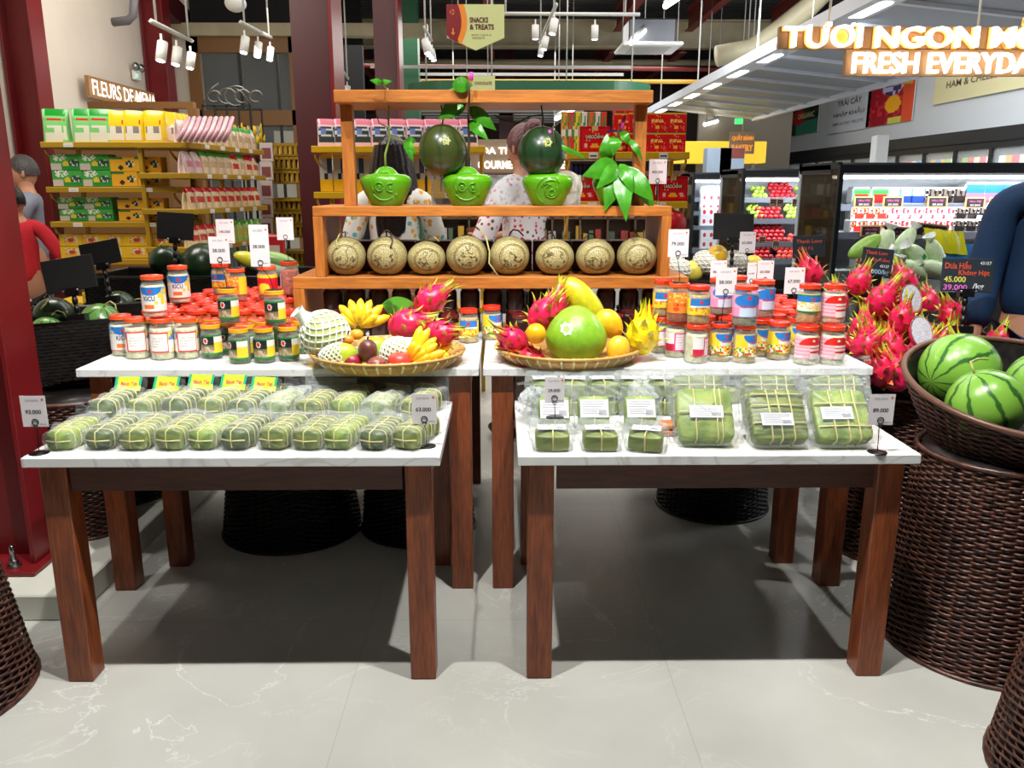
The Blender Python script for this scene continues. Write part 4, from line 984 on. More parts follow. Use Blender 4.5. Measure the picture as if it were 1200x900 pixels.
# ============================================================ PRICE TAGS
def onjar(t): return next(v for k, v in BYL.items() if k.startswith(t))
def tagstand(price, label, base, cu, cv, cw=.073, ch=.092, ring=.009, lines=1, price2=None, rz=0, clipz=None, bd=True):
    """base = point where it stands; (cu,cv) pixel of the card centre at the same distance"""
    near = [t for t in tops if math.hypot(t[0]-base[0], t[1]-base[1]) < .13 and abs(t[2]-base[2]) < .06]
    if near and base[2] > .95: t = min(near, key=lambda t: math.hypot(t[0]-base[0], t[1]-base[1])); base = (t[0], t[1], t[2])
    elif .99 < base[2] < 1.3 and ZT < base[2] and base[1] < 3.9:
        zz_ = [t for t in tops if math.hypot(t[0]-base[0], t[1]-base[1]) < .06]
        base = max(((t[0], t[1], t[2]) for t in zz_), key=lambda t: t[2]) if zz_ else (base[0], base[1], ZT)
    root = thing('price_tag', label, 'price tag', base, rz, 'white price tags on wire stands'); p = at(cu, cv, base[1]-.004) if cu else Vector((base[0], base[1], base[2]+cv)); cx = p.x-base[0]; cz = p.z-base[2]
    b = MB().box(cx-cw/2, cx+cw/2, -.005, -.0042, cz-ch/2, cz+ch/2, (234, 228, 230))
    if price: text_into(b, price, cw*.62, None, (cx-cw*.03, -.0053, cz-ch*.02), (50, 44, 48), 0, .02)
    text_into(b, price2 or 'GIÁ BÁN', cw*.5, None, (cx-cw*.05, -.0053, cz+ch*.36), (150, 140, 140))
    if price: text_into(b, 'VNĐ/KG', cw*.3, None, (cx+cw*.28, -.0053, cz-ch*.42), (70, 60, 64))
    b.add([(cx+cw*.38+.004*math.cos(k*PI/4), -.0053, cz+ch*.38+.004*math.sin(k*PI/4)) for k in range(8)], [tuple(range(8))], (220, 120, 70))
    b.build('card', 'paint', root)
    zc = cz-ch/2+.004
    b = MB(); b.tube([(0, 0, .002), (cx*.3, 0, zc*.5), (cx, 0, zc-.006)], .0013, 6)
    b.tube([(cx+ring*math.cos(k*PI/8), -.006, zc+ring+.001+ring*math.sin(k*PI/8)) for k in range(16)], .0013, 6, closed=True)
    b.tube([(cx+ring*.6*math.cos(k*PI/8), -.006, zc-ring*.5+ring*.6*math.sin(k*PI/8)) for k in range(16)], .0012, 6, closed=True)
    b.build('wire_clip', 'wire', root)
    if bd: MB().lathe([(.0, .0), (.028, 0), (.028, .0015), (0, .002)], 20, None, cap=False).build('foot', 'wire', root)
    return root
p = onz(46, 531, .745); tagstand('93.000', 'price tag reading 93.000 at the left end of the front table', (p.x, p.y, .745), 40, 482)
p = onz(500, 523, .745); tagstand('63.000', 'price tag reading 63.000 at the right end of the leaf-wrapped rolls', (p.x, p.y, .745), 497, 479)
p = onz(650, 513, .745); tagstand('29.000', 'price tag reading 29.000 among the small square cakes', (p.x, p.y, .81), 650, 457, .06, .08)
p = onz(1028, 530, .745); tagstand('89.000', 'price tag reading 89.000 at the right end of the square cakes', (p.x, p.y, .745), 1033, 480)
zl = ZT+.26
p = onz(262, 342, zl); tagstand('38.000', 'price tag reading 38.000 on the left stacked green jar', (p.x, p.y, zl), 257, 293, .075, .098)
p = onz(316, 345, zl); tagstand('38.000', 'tall price tag with two prices on the right stacked green jar', onjar('green-labelled jar stacked on top, right'), 304, 288, .07, .15, price2='43.000')
zq = ZT+.155
p = onz(272, 317, zq+.14); tagstand('140.000', 'price tag reading 140.000 behind the 38.000 tag', onjar('orange-labelled jar raised'), 264, 271, .075, .1)
p = onz(338, 301, zq+.15); tagstand('', 'blank price card on a thin wire left of the oak stand', onjar('dark chilli jar'), 334, 268, .075, .1)
zr = Z2J+.142
for pr, u, v, cu, cv, z, lb in (('58.000', 849, 375, 851, 330, ZT+.142, 'price tag reading 58.000 standing between the right jars'), ('67.000', 928, 372, 931, 329, ZT+.142, 'price tag reading 67.000 in the gap left of the end jars'),
    ('79.000', 794, 330, 795, 285, zr, 'price tag reading 79.000 beside the right end of the stand'), ('60.000', 897, 345, 897, 318, ZT+.145, 'narrow price tag reading 60.000 behind the large blue-pink jar'), ('66.000', 882, 340, 881, 320, ZT+.145, 'half hidden price tag behind the 60.000 tag'), ('86.000', 844, 345, 842, 318, ZT+.145, 'price tag half covered by the 58.000 tag')):
    p = onz(u, v, z); y = p.y; 
    tagstand(pr, lb, (p.x, y, ZT+.0005 if cu == 881 else z), cu, cv, .075 if cu != 881 else .045, .1)
tagstand('425.000', 'price tag reading 425.000 in front of the red tins', (.757, 3.9, Z1), 771, 201, .082, .11)
MB_ = None
p = at(876, 330, 4.38); tagstand('63.000', 'price tag reading 63.000 in front of the blank black board', (p.x, p.y, 1.019), 876, 284, .085, .11)

# ============================================================ WRAPPED ROLLS
def sup(a, e): c = math.cos(a); s_ = math.sin(a); return (math.copysign(abs(c)**e, c), math.copysign(abs(s_)**e, s_))
def rollpack(seed, L=.20, W=.082, Hh=.062, header=False, milky=False):
    r = random.Random(seed); root = thing('leaf_wrapped_roll', 'x', 'rice cake roll')
    def env(t): return max(0, 1-abs(2*t-1)**14)**.35
    def fn(u, v, g=0, ex=0):
        c, s_ = sup(2*PI*u, .55); e = env(v)*(1-.05*math.sin(v*9+seed)); lump = 1+.035*math.sin(v*PI*6+seed)
        return (c*(W/2+g)*e*lump, v*(L+2*ex)-ex, Hh/2+s_*(Hh/2+g)*(e*.96+.04)*lump)
    MB().grid(22, 22, fn, None, True, True, True).build('leaf_roll', ('bleaf', 'bleaf2', 'bleafdark')[seed % 3 if seed % 5 else 0], root)
    b = MB()
    for k in range(6):
        v = .14+k*.145; b.tube([fn(i/22, v, .001) for i in range(22)], .0021, 5, closed=True)
    b.tube([(x, y, z) for x, y, z in [(-.004, .004, Hh*.15), (-.004, -.001, Hh*.5), (-.004, .005, Hh*.92)]]+[fn(.25, v, .002) for v in (.1, .3, .5, .7, .9)], .0021, 5)
    b.tube([(-W*.45, .006, Hh*.52), (0, -.002, Hh*.5), (W*.45, .006, Hh*.52)], .0021, 5); b.build('bamboo_strings', 'string', root)
    def bag(u, v):
        x, y, z = fn(u, v, .006, .012); n_ = noise.noise(Vector((x*28+seed, y*24, z*28)))*.011+noise.noise(Vector((x*70, y*60+seed, z*70)))*.005
        c, s_ = sup(2*PI*u, .7); k = 1+n_*14*.5
        if v > .8: q = (v-.8)/.2; y += q*.035; z = z*(1-.3*q)+.02*q; x *= 1+.15*q
        return (x+c*n_, y, max(.0008, z+s_*n_))
    MB().grid(30, 26, bag, None, False, True, True).build('clear_bag', 'filmhaze' if milky else 'film', root)
    # sealed flap of the bag
    def flap(u, v): return ((u-.5)*(W+.03), L+.012+v*.02+.004*math.sin(u*9+seed), .035+v*.055+.006*math.sin(u*14+v*5+seed))
    MB().grid(12, 5, flap, None, False).build('bag_flap', 'film', root)
    if header:
        b = MB(); Zc = .078
        def hf(u, v): return ((u-.5)*.094, L-.012+v*.03, .055+v*.038)
        def hc(u, v): return (22, 160, 120) if (u < .12 or u > .9 and v > .4) else ((186, 214, 40) if v > .12 else (230, 226, 60))
        b.grid(20, 8, hf, hc, False)
        text_into(b, 'Bánh Tét', .058, None, (0, 0, 0), (224, 70, 90), 0, .02, lambda px, pz: (px+.004, L-.012+(.5+pz/.045)*.03-.0012, .055+(.5+pz/.045)*.038+.0008)); b.build('header_card', 'paint', root)
    return root
RF = [Kind(rollpack(s)) for s in (1, 2, 3, 5)]; RM = [Kind(rollpack(7, milky=True))]; RH = [Kind(rollpack(s, header=True)) for s in (11, 12)]
fu = [66, 111, 153, 195, 232, 271, 315, 356, 392, 434, 473]
for i, u in enumerate(fu):
    p = onz(u, 531, .745); K = RF[i % 4]
    K.put((p.x, p.y+.012+R.uniform(-.004, .006), .7455), -math.radians(2+i*1.3)+R.uniform(-.03, .03), 'leaf-wrapped rice roll in a clear bag, front row, '+rowfrom(i, 11), 'long leaf-wrapped rolls on the front left table', (1.0, R.uniform(.94, 1.04), R.uniform(.95, 1.06)))
bu = [131, 172, 213, 252, 289, 327, 366, 404, 442, 484]
for i, u in enumerate(bu):
    p = onz(u, 489, .745); K = RH[i % 2] if i < 5 else (RM[0] if i in (5, 8) else RF[(i+1) % 4])
    K.put((p.x, 2.60+R.uniform(-.01, .01), .7455), -math.radians(4+i*1.4)+R.uniform(-.03, .03), 'leaf-wrapped rice roll'+(' with header card' if i < 5 else ' in a clear bag')+', back row, '+rowfrom(i, 10), 'long leaf-wrapped rolls on the front left table', (1, 1, R.uniform(1.15, 1.3)))
for i, u in enumerate((210, 250, 290, 330, 375, 415, 455, 495)):
    p = at(u, 460, 2.86); RF[i % 4].put((p.x, 2.86, .7455), -.1-.02*i, 'leaf-wrapped rice roll at the shaded back of the table, '+rowfrom(i, 8), 'long leaf-wrapped rolls on the front left table')
# loose carded clear packs at the back right of the rolls
for i, (u, v) in enumerate(((375, 452), (402, 456), (500, 462))):
    p = at(u, v, 2.84); o = MB().box(-.04, .04, 0, .002, 0, .05); o.grid(8, 8, lambda a, c_: ((a-.5)*.1, -.004+.004*math.sin(a*9), c_*.075), None); o = o.build('clear_pouch', 'filmhaze'); o.location = (p.x, 2.82, p.z-.03); o.rotation_euler = (-.4, 0, 0)
    tag(o, ('clear pouch standing behind the seventh rolls from the left', 'clear pouch standing under the fruit tray, centre', 'clear pouch at the far right behind the 63.000 tag')[i], 'bag')

# ============================================================ SQUARE CAKES
def squarecake(seed, W=.165, D=.165, T=.055, mat='bleaf2', bands=((-.18, 0), (.12, 0), (.3, 0)), hb=(-.25, .1, .3), label=(0, .0, .09, .04), bag=True, bx=.03, top=.06):
    """lies flat in XY, face up +Z, thickness T"""
    root = thing('square_leaf_cake', 'x', 'rice cake'); r = random.Random(seed)
    def fn(u, v, g=0):
        c, s_ = sup(2*PI*u, .22); e = max(0, 1-abs(2*v-1)**10)**.3
        return (c*(W/2+g)*(.97+.03*e)*min(1, e+.0), s_*(D/2+g)*(.97+.03*e)*min(1, e), T*v+(g if v > .5 else -g*.0)+.0015*math.sin(c*9+s_*7+seed))
    MB().grid(36, 12, fn, None, True, True).build('leaf_wrap', mat, root)
    b = MB()
    for x, _ in bands: b.tube([(x*W, -D/2-.001, .004), (x*W, -D/2-.001, T*.85), (x*W, -D/2*.94, T+.002), (x*W+.002, 0, T+.003), (x*W, D/2*.94, T+.002), (x*W, D/2, T*.5)], .0024, 5)
    for y in hb: b.tube([(-W/2-.001, y*D, T*.3), (-W/2*.94, y*D, T+.002), (0, y*D+.001, T+.0035), (W/2*.94, y*D, T+.002), (W/2+.001, y*D, T*.3)], .0024, 5)
    b.build('bamboo_strings', 'string', root)
    b = MB(); lx, ly, lw, lh = label
    b.box(lx-lw/2, lx+lw/2, ly-lh/2, ly+lh/2, T+.006, T+.0067, (232, 232, 236))
    for k in range(6): b.box(lx-lw*.42, lx+lw*(.1+.3*r.random()), ly+lh*(.34-k*.13), ly+lh*(.34-k*.13)+lh*.035, T+.0068, T+.0071, (150, 150, 158))
    for k in range(9): b.box(lx+lw*(.16+k*.03), lx+lw*(.175+k*.03), ly-lh*.38, ly-lh*.08, T+.0068, T+.0071, (90, 90, 96))
    b.build('paper_label', 'paint', root)
    if bag:
        def bg(u, v):
            x, y, z = fn(u, v, .008); z = z*1.15+(.004 if v > .5 else 0)
            if y > D*.2: k = (y-D*.2)/(D*.3); y += k*top*.4; x *= 1+.10*k
            nn = noise.noise(Vector((x*24, y*24+seed, z*24)))*.014+noise.noise(Vector((x*60, y*60+seed, z*50)))*.005; return (x+math.copysign(nn, x), y+nn*.5, max(.0005, z+nn*.6))
        MB().grid(40, 16, bg, None, False, True).build('clear_bag', 'film', root)
        def fl(u, v): return ((u-.5)*(W+.06+.03*v), D/2+.01+v*top, T*.55+.012*math.sin(u*8+seed)*v+.006*math.sin(u*21+v*9))
        MB().grid(20, 6, fl, None, False).build('bag_flap', 'film', root)
    return root
tilt = math.radians(50)
def leancake(K, u, v, Y, label, tl=tilt, rz=0, sc=1, group='large square leaf cakes'):
    p = onz(u, v, .745); D = K.root.get('D', .165)*sc/2
    z = .747+D*math.sin(tl)
    return K.put((p.x, p.y+D*math.cos(tl)+.055*sc*math.sin(tl), z), 0, label, group, sc, (tl, 0, rz))
big1 = squarecake(1, mat='bleaf2', bands=((-.2, 0), (.18, 0), (.27, 0)), hb=(.0,), label=(.0, .0, .10, .04)); big2 = squarecake(2, mat='bleaf', label=(-.01, -.02, .095, .04), hb=(-.18, .16, .38), bands=((-.18, 0), (.0, 0), (.22, 0))); big3 = squarecake(3, mat='bleaf2', label=(-.02, .0, .095, .04), hb=(-.25, .2), bands=((-.2, 0), (.05, 0), (.24, 0)))
leancake(Kind(big1), 831, 527, 0, 'large square leaf cake leaning in a clear bag, left of three, label high', rz=-.04)
leancake(Kind(big2), 917, 529, 0, 'large square leaf cake leaning in a clear bag, middle of three, greenest')
leancake(Kind(big3), 992, 529, 0, 'large square leaf cake in a clear bag, right of three, beside the 89.000 tag', rz=.03)
bb = Kind(squarecake(4, mat='bleaf'))
for i, u in enumerate((820, 905, 985)): leancake(bb, u, 508, 0, 'large square leaf cake in the second rank behind the %s one' % ('left', 'middle', 'right')[i], math.radians(66))
sm = Kind(squarecake(5, .10, .09, .052, 'bleaf', ((0, 0),), (), (0, .015, .085, .05), top=.03)); sm.root['D'] = .09
sm2 = Kind(squarecake(6, .10, .09, .05, 'bleaf2', ((0, 0),), (), (0, .0, .09, .06), top=.04)); sm2.root['D'] = .09
#sm3 = Kind(squarecake(8, .10, .09, .02, 'bleafdark', ((0, 0),), (), (0, .015, .085, .05), top=.03, bag=False))
for i, (u, v, rz) in enumerate(((648, 531, 0), (705, 531, 0), (760, 532, -.25))):
    p = onz(u, v, .745); sm.put((p.x, p.y+.05, .747), 0, 'small square leaf cake lying flat in the front row, '+('below the 29.000 tag', 'middle of three', 'turned slightly, right of three')[i], 'small square leaf cakes', 1, (0, 0, rz))
for i, (u, v) in enumerate(((650, 509), (697, 508), (752, 508))):
    p = onz(u, v, .745); sm2.put((p.x, p.y+.075, .79), 0, 'small square leaf cake leaning, white label facing out, '+('left', 'middle', 'right')[i]+' of the second row', 'small square leaf cakes', 1, (math.radians(58), 0, 0))
for i, (u, v) in enumerate(((640, 489), (672, 489), (708, 489), (745, 489), (780, 489))):
    p = onz(u, v, .745)
    sm.put((p.x, p.y+.06, .747), 0, 'small square leaf cake in the third row, '+rowfrom(i, 5), 'small square leaf cakes', 1, (0, 0, R.uniform(-.2, .2)))
    sm.put((p.x, p.y+.065, .807), 0, 'small square leaf cake stacked upon the third row, '+rowfrom(i, 5), 'small square leaf cakes', 1, (0, 0, R.uniform(-.2, .2)))
for i, u in enumerate((640, 690, 735, 790, 850, 900)):
    p = onz(u, 473, .745); sm.put((p.x, p.y+.04, .747), 0, 'small square leaf cake at the very back, '+rowfrom(i, 6), 'small square leaf cakes', 1.05, (0, 0, R.uniform(-.2, .2)))
M['browncake'] = flat('brown_cake', (196, 110, 40), .4, 0, 0, .5, 0, .2, 40)
for i, (u, v) in enumerate(((783, 512), (783, 512))):
    p = onz(u, v, .745); o = MB().box(-.024, .024, 0, .05, 0, .02, bev=.006).build('brown_cake', 'browncake'); o.location = (p.x, p.y, .746+i*.0205)
    tag(o, ('lower', 'upper')[i]+' orange-brown cake slice stacked left of the large square cakes', 'cake', 'orange-brown cakes')
# loose crumpled clear bags around the cakes
def crumple(name, label, loc, w_, d_, h_, seed, mat='film', rot=(0, 0, 0)):
    def fn(u, v):
        a = 2*PI*u; b_ = PI*(v-.5); p = Vector((math.cos(b_)*math.cos(a), math.cos(b_)*math.sin(a), math.sin(b_)))
        k = 1+.35*noise.noise(p*2.2+Vector((seed, 0, 0)))+.15*noise.noise(p*6+Vector((0, seed, 0))); return (p.x*w_/2*k, p.y*d_/2*k, max(0, h_/2+p.z*h_/2*k))
    o = MB().grid(26, 16, fn, None, False, True, True).build(name, mat); o.location = loc; o.rotation_euler = rot; return tag(o, label, 'bag')
crumple('clear_bag', 'crumpled clear bag at the left end of the small square cakes', (.11, 2.62, .746), .12, .16, .11, 3, 'filmhaze')
crumple('clear_bag', 'crumpled clear bag between the small and the large square cakes', (.47, 2.66, .746), .1, .2, .12, 5, 'filmhaze')

# ============================================================ FRUIT TRAYS
def tray(label, x, y, r):
    root = thing('bamboo_tray', label, 'tray', (x, y, ZT))
    b = MB(); b.lathe([(0, .012), (r*.84, .012), (r*.96, .046), (r, .046), (r*.985, .03), (r*.86, .0), (0, .0)], 60, None, cap=False); b.build('woven_tray', flat('bamboo_'+label[:4], (196, 150, 82), .5, 0, 0, .5, .1, .25, 40, .4), root)
    b = MB()
    for k in range(40):
        a = 2*PI*k/40; c, s_ = math.cos(a), math.sin(a); w_ = .004; P = []
        for (rr, z) in ((r*.90, .012-.004), (r*1.006, .034), (r*1.004, .05), (r*.955, .05), (r*.93, .036)):
            P += [(rr*c-w_*s_, rr*s_+w_*c, z), (rr*c+w_*s_, rr*s_-w_*c, z)]
        b.add(P, [(2*i, 2*i+1, 2*i+3, 2*i+2) for i in range(4)])
    b.build('bamboo_lacing', flat('binding_'+label[:4], (232, 218, 168), .5), root)
    b = MB(); b.tube([(r*math.cos(2*PI*i/60), r*math.sin(2*PI*i/60), .046) for i in range(60)], .0055, 6, closed=True); b.build('rim', flat('bamboo_rim_'+label[:4], (206, 158, 84), .4), root)
    return root
p1 = at(456, 425, 2.98); T1 = Vector((p1.x, 2.965, ZT)); tray('left round bamboo tray of mixed fruit overhanging the table edge', T1.x, T1.y, .28)
p2 = at(665, 420, 3.04); T2 = Vector((p2.x, 3.035, ZT)); tray('right round bamboo tray of mixed fruit with the big green pomelo', T2.x, T2.y, .272)
def fruit(name, label, cat, u, v, Y, rx, rz, col, ry=None, rot=(0, 0, 0), shape=None, stem=None, mat='fruit', extra=None, spots=None):
    root = thing(name, label, cat, at(u, v, Y)); root.rotation_euler = rot
    MB().ell((0, 0, 0), rx, ry or rx, rz, 28, 20, col if not callable(col) else col, shape).build('skin', mat, root)
    if stem: MB().tube([(0, 0, rz*.9), (.002, 0, rz+stem), (.006, 0, rz+stem*1.3)], .003, 6).build('stem', 'leafdark', root)
    return root
def gradcol(a, b_, ns=.0):
    def f(u, v): k = min(1, max(0, v+R.uniform(-ns, ns))); return tuple(int(a[i]*(1-k)+b_[i]*k) for i in range(3))
    return f
def netted_sleeve(root, rx, rz, n=16, rows=12, r=.0022, ry=None, tail=True, lo=-.95, hi=.95):
    b = MB(); ry = ry or rx
    for j in range(rows):
        pts = []
        for i in range(n*4):
            a = 2*PI*i/(n*4); ph = (i % 4)/4; w_ = math.cos(2*PI*i/4); z = lo+(hi-lo)*(j+.5)/rows+(hi-lo)/rows*.5*w_*(1 if j % 2 else -1)
            z = max(-.99, min(.99, z)); q = math.sqrt(1-z*z); pts.append(((rx+.002)*q*math.cos(a), (ry+.002)*q*math.sin(a), (rz+.002)*z))
        b.tube(pts, r, 5, closed=True)
    if tail:
        b.grid(14, 5, lambda u, v: ((.03-.018*math.sin(v*PI*.7)+.012*v)*math.cos(2*PI*u)*(1+.2*math.sin(u*30)), (.03-.018*math.sin(v*PI*.7)+.012*v)*math.sin(2*PI*u), rz*.95+v*.05), None, True, True)
    b.build('foam_net', 'net', root)
g_ = fruit('netted_guava', 'large round pale fruit in white foam net leaning at the left of the left tray', 'guava', 381, 393, 2.93, .088, .09, (190, 204, 120), rot=(.3, -.75, 0)); netted_sleeve(g_, .088, .09, 14, 12, .0035)
MB().grid(14, 4, lambda u, v: ((.02+.03*v)*math.cos(2*PI*u)*(1+.2*math.sin(u*25)), (.02+.03*v)*math.sin(2*PI*u), -.085-.055*v), None, True, True).build('net_tail', 'net', g_)
def mango(name, label, u, v, Y, L, W, col, rot, cat='mango', net=False):
    def sh(p, a, b_): return Vector((p.x*(1+.12*p.z/L), p.y*.9, p.z))
    m = fruit(name, label, cat, u, v, Y, W, L, col, rot=rot, shape=sh)
    if net: netted_sleeve(m, W, L, 12, 10, .003, W*.9, False, -.9, .3)
    return m
mango('green_mango', 'pale green mango half in foam net at the left of the left tray', 396, 417, 2.80, .068, .042, (178, 200, 50), (.2, 1.35, .2), net=True)
mango('green_mango', 'pale green mango standing behind the passion fruit', 436, 412, 2.92, .062, .045, (160, 196, 44), (.2, .9, 0))
g2 = fruit('netted_pear', 'pale fruit wrapped in white foam net at the centre of the left tray', 'pear', 464, 413, 2.9, .052, .062, (206, 214, 150), rot=(.1, 1.1, 0)); netted_sleeve(g2, .052, .062, 13, 12, .0036, None, True)
fruit('passion_fruit', 'dark purple passion fruit standing on the other fruit', 'passion fruit', 431, 411, 2.80, .034, .041, gradcol((70, 34, 36), (110, 60, 50), .1), stem=.006)
fruit('passion_fruit', 'red-purple passion fruit at the front left of the tray', 'passion fruit', 412, 424, 2.80, .037, .034, gradcol((120, 22, 44), (150, 40, 56), .1), stem=.006)
fruit('passion_fruit', 'wrinkled brown-red passion fruit between purple and red fruit', 'passion fruit', 441, 428, 2.78, .034, .031, gradcol((110, 40, 44), (150, 92, 80), .3))
fruit('apple', 'red apple at the front middle of the left tray', 'apple', 468, 424, 2.80, .042, .037, gradcol((196, 40, 50), (222, 80, 60), .15), shape=lambda p, u, v: Vector((p.x, p.y, p.z-(.02*math.exp(-((p.x**2+p.y**2)/.00018)) if p.z > 0 else 0))))
def banana_bunch(label, loc, n, L, fan, rot, seed=1, two=False):
    r = random.Random(seed); root = thing('banana_bunch', label, 'bananas', loc); root.rotation_euler = rot
    def one(a, tilt, L, off):
        pts = []; rad = []
        for k in range(9):
            t = k/8; c = .35*t*t*L; pts.append((math.sin(a)*t*L*math.cos(tilt), -math.cos(a)*0+off-math.sin(tilt)*t*L+c*.8, math.cos(a)*t*L*math.cos(tilt)+.0)); rad.append(.006+.0125*math.sin(PI*min(1, max(0, (t-.06)/.94)))**.55 if t < .97 else .004)
        b = MB(); b.tube(pts, rad, 8, lambda t: (96, 80, 40) if t > .93 else ((150, 150, 40) if t < .10 else ((252, 204, 34) if r.random() > .08 else (226, 176, 40))))
        b.build('banana', 'fruit', root)
    for i in range(n):
        a = -fan/2+fan*i/(n-1)+r.uniform(-.05, .05); one(a, r.uniform(-.1, .15), L*r.uniform(.9, 1.05), 0)
    if two:
        for i in range(n-1): one(-fan/2+fan*(i+.5)/(n-1), .5, L*.85, -.02)
    MB().lathe([(0, -.03), (.014, -.03), (.018, 0), (.02, .015), (0, .02)], 10, (110, 110, 50)).build('stalk', 'fruit', root)
    return root
p = at(422, 383, 3.03); banana_bunch('yellow banana bunch fanned upright at the back left of the left tray', p, 7, .115, 2.4, (-.1, 0, 0), 1, True)
p = at(482, 424, 2.86); banana_bunch('short yellow banana bunch lying at the right front of the left tray', p, 7, .13, 1.5, (.2, 1.0, -.1), 4, True)
p = at(503, 416, 2.97); banana_bunch('small banana hand under the larger one at the tray edge', p, 5, .10, 1.3, (.5, 1.1, -.2), 6, False)
fruit('small_tangerine', 'small orange-yellow fruit with twig tucked under the banana bunch', 'citrus', 418, 392, 2.93, .024, .02, (240, 160, 50), stem=.01)
fruit('small_tangerine', 'second small orange-yellow fruit beside the left dragon fruit', 'citrus', 408, 398, 2.9, .02, .018, (236, 140, 50), stem=.01)
for u, v, Y, rot, s_, l in ((455, 386, 3.02, (.2, 1.3, .2), 1.15, 'broad dragon fruit lying at the left of the left tray'), (488, 366, 3.1, (-.2, .9, 0), 1.1, 'dragon fruit on top of the left tray with a red tail up'), (499, 394, 2.98, (.1, 1.35, -.4), 1.0, 'dragon fruit behind the lying bananas')):
    p = at(u, v, Y); DK[0].put(p+Vector((0, 0, -.0)), 0, l, 'dragon fruit on the bamboo trays', s_, rot)
o = MB(); leaf(o, (0, 0, 0), (.16, .02, -.03), .09, .04, .1); o = o.build('striped_leaf', melon_rind('striped_leaf_green', (90, 160, 50), (50, 110, 40), 14)); o.location = at(448, 356, 3.12); tag(o, 'striped green leaf poking out behind the bananas of the left tray', 'leaf')
# right tray
pm = fruit('pomelo', 'big green pomelo with white crest sticker in the right tray', 'pomelo', 675, 394, 2.93, .113, .112, lambda u, v: (126, 176, 40) if v < .7 else (140, 186, 48), shape=lambda p, u, v: Vector((p.x*(1-.22*max(0, p.z/.112)**1.2), p.y*(1-.22*max(0, p.z/.112)**1.2), p.z*(1.0 if p.z > 0 else .93))))
def onp(x, z, off=.0012, R0=.113, K0=.112): k = 1-.22*max(0, z/K0)**1.2; q = math.sqrt(max(1e-5, 1-(z/K0)**2)); return (x, -math.sqrt(max(1e-5, (R0*q*k)**2-x*x))-off, z)
b = MB(); cx, cz = -.042, .042
for k in range(7):
    a0 = 2*PI*k/7; b.add([onp(cx, cz), onp(cx+.018*math.cos(a0-.45), cz+.018*math.sin(a0-.45)), onp(cx+.024*math.cos(a0), cz+.024*math.sin(a0)), onp(cx+.018*math.cos(a0+.45), cz+.018*math.sin(a0+.45))], [(0, 1, 2, 3)], (216, 226, 196))
b.add([onp(cx+.011*math.cos(k*PI/6), cz+.011*math.sin(k*PI/6), .002) for k in range(12)], [tuple(range(12))], (150, 190, 90)); b.build('sticker', 'paint', pm)
mango('yellow_mango', 'large yellow mango right of the pomelo', 714, 380, 3.0, .062, .048, gradcol((250, 178, 20), (250, 190, 40)), (.1, -.7, 0))
mango('yellow_mango', 'small pointed yellow mango in front of the large one', 724, 411, 2.88, .055, .041, gradcol((250, 180, 30), (252, 196, 60)), (.05, .15, 0))
mango('papaya', 'yellow-green papaya standing behind the pomelo', 684, 354, 3.17, .12, .055, gradcol((170, 180, 30), (214, 196, 30), .15), (-.1, -.75, 0), 'papaya')
fruit('tangerine', 'small orange fruit in front of the pink dragon fruit', 'citrus', 628, 391, 2.87, .0365, .037, (248, 178, 20))
for K, u, v, Y, rot, s_, l in ((DY, 750, 400, 2.98, (.1, .1, 0), 1.2, 'yellow dragon fruit with tall green tips at the right of the right tray'), (DK[0], 626, 372, 3.02, (.2, .5, 0), 1.1, 'pink dragon fruit leaning back in the right tray'), (DK[1], 615, 392, 2.98, (.4, -1.0, .2), 1.0, 'pink dragon fruit pointing left in the right tray'), (DK[3], 636, 410, 2.93, (.3, -1.2, .3), .9, 'red-leafed dragon fruit at the front of the right tray'), (DK[2], 645, 360, 3.12, (-.2, .3, 0), .95, 'dragon fruit with green tips behind the pomelo')):
    p = at(u, v, Y)-Vector((0, 0, .05)); K.put(p, 0, l, 'dragon fruit on the bamboo trays', s_, rot)
# ============================================================ CRATES, BOARDS, BULK FRUIT BEHIND
def crate(label, loc, w_, d_, h_, rz, z0=0):
    root = thing('black_crate', label, 'crate', loc, rz); b = MB()
    t = .012; n = int(h_/.014)
    for (x0, x1, y0, y1) in ((-w_/2, w_/2, -d_/2, -d_/2+t), (-w_/2, w_/2, d_/2-t, d_/2), (-w_/2, -w_/2+t, -d_/2, d_/2), (w_/2-t, w_/2, -d_/2, d_/2)): b.box(x0, x1, y0, y1, 0, h_)
    b.box(-w_/2, w_/2, -d_/2, d_/2, 0, .01); b.build('walls', 'wickerblack', root)
    b = MB()
    for k in range(n):
        z = (k+.5)*h_/n; m = int(w_/.02)
        for i in range(m):
            if (i+k) % 2: b.box(-w_/2+i*w_/m, -w_/2+(i+1.6)*w_/m, -d_/2-.005, -d_/2, z-.005, z+.005)
    b.build('woven_slats', 'wickerblack', root)
    b = MB(); r_ = .009
    b.tube([(-w_/2, -d_/2, h_), (w_/2, -d_/2, h_), (w_/2, d_/2, h_), (-w_/2, d_/2, h_)], r_, 6, closed=True); b.build('rim', 'black', root)
    return root
crate('black woven crate of melons on the hamper behind the near red column', (-1.80, 3.62, .72), .62, .5, .24, .55)
crate('long black crate with dark watermelons behind the left jars', (-1.5, 4.72, .0), 1.5, .55, 1.03, 0)
crate('black crate of net-wrapped pears behind the right jars', (1.12, 4.62, .0), .62, .5, 1.01, 0)
crate('small black crate behind the price tags of the right jars', (1.55, 4.5, 0), .3, .5, .98, 0)
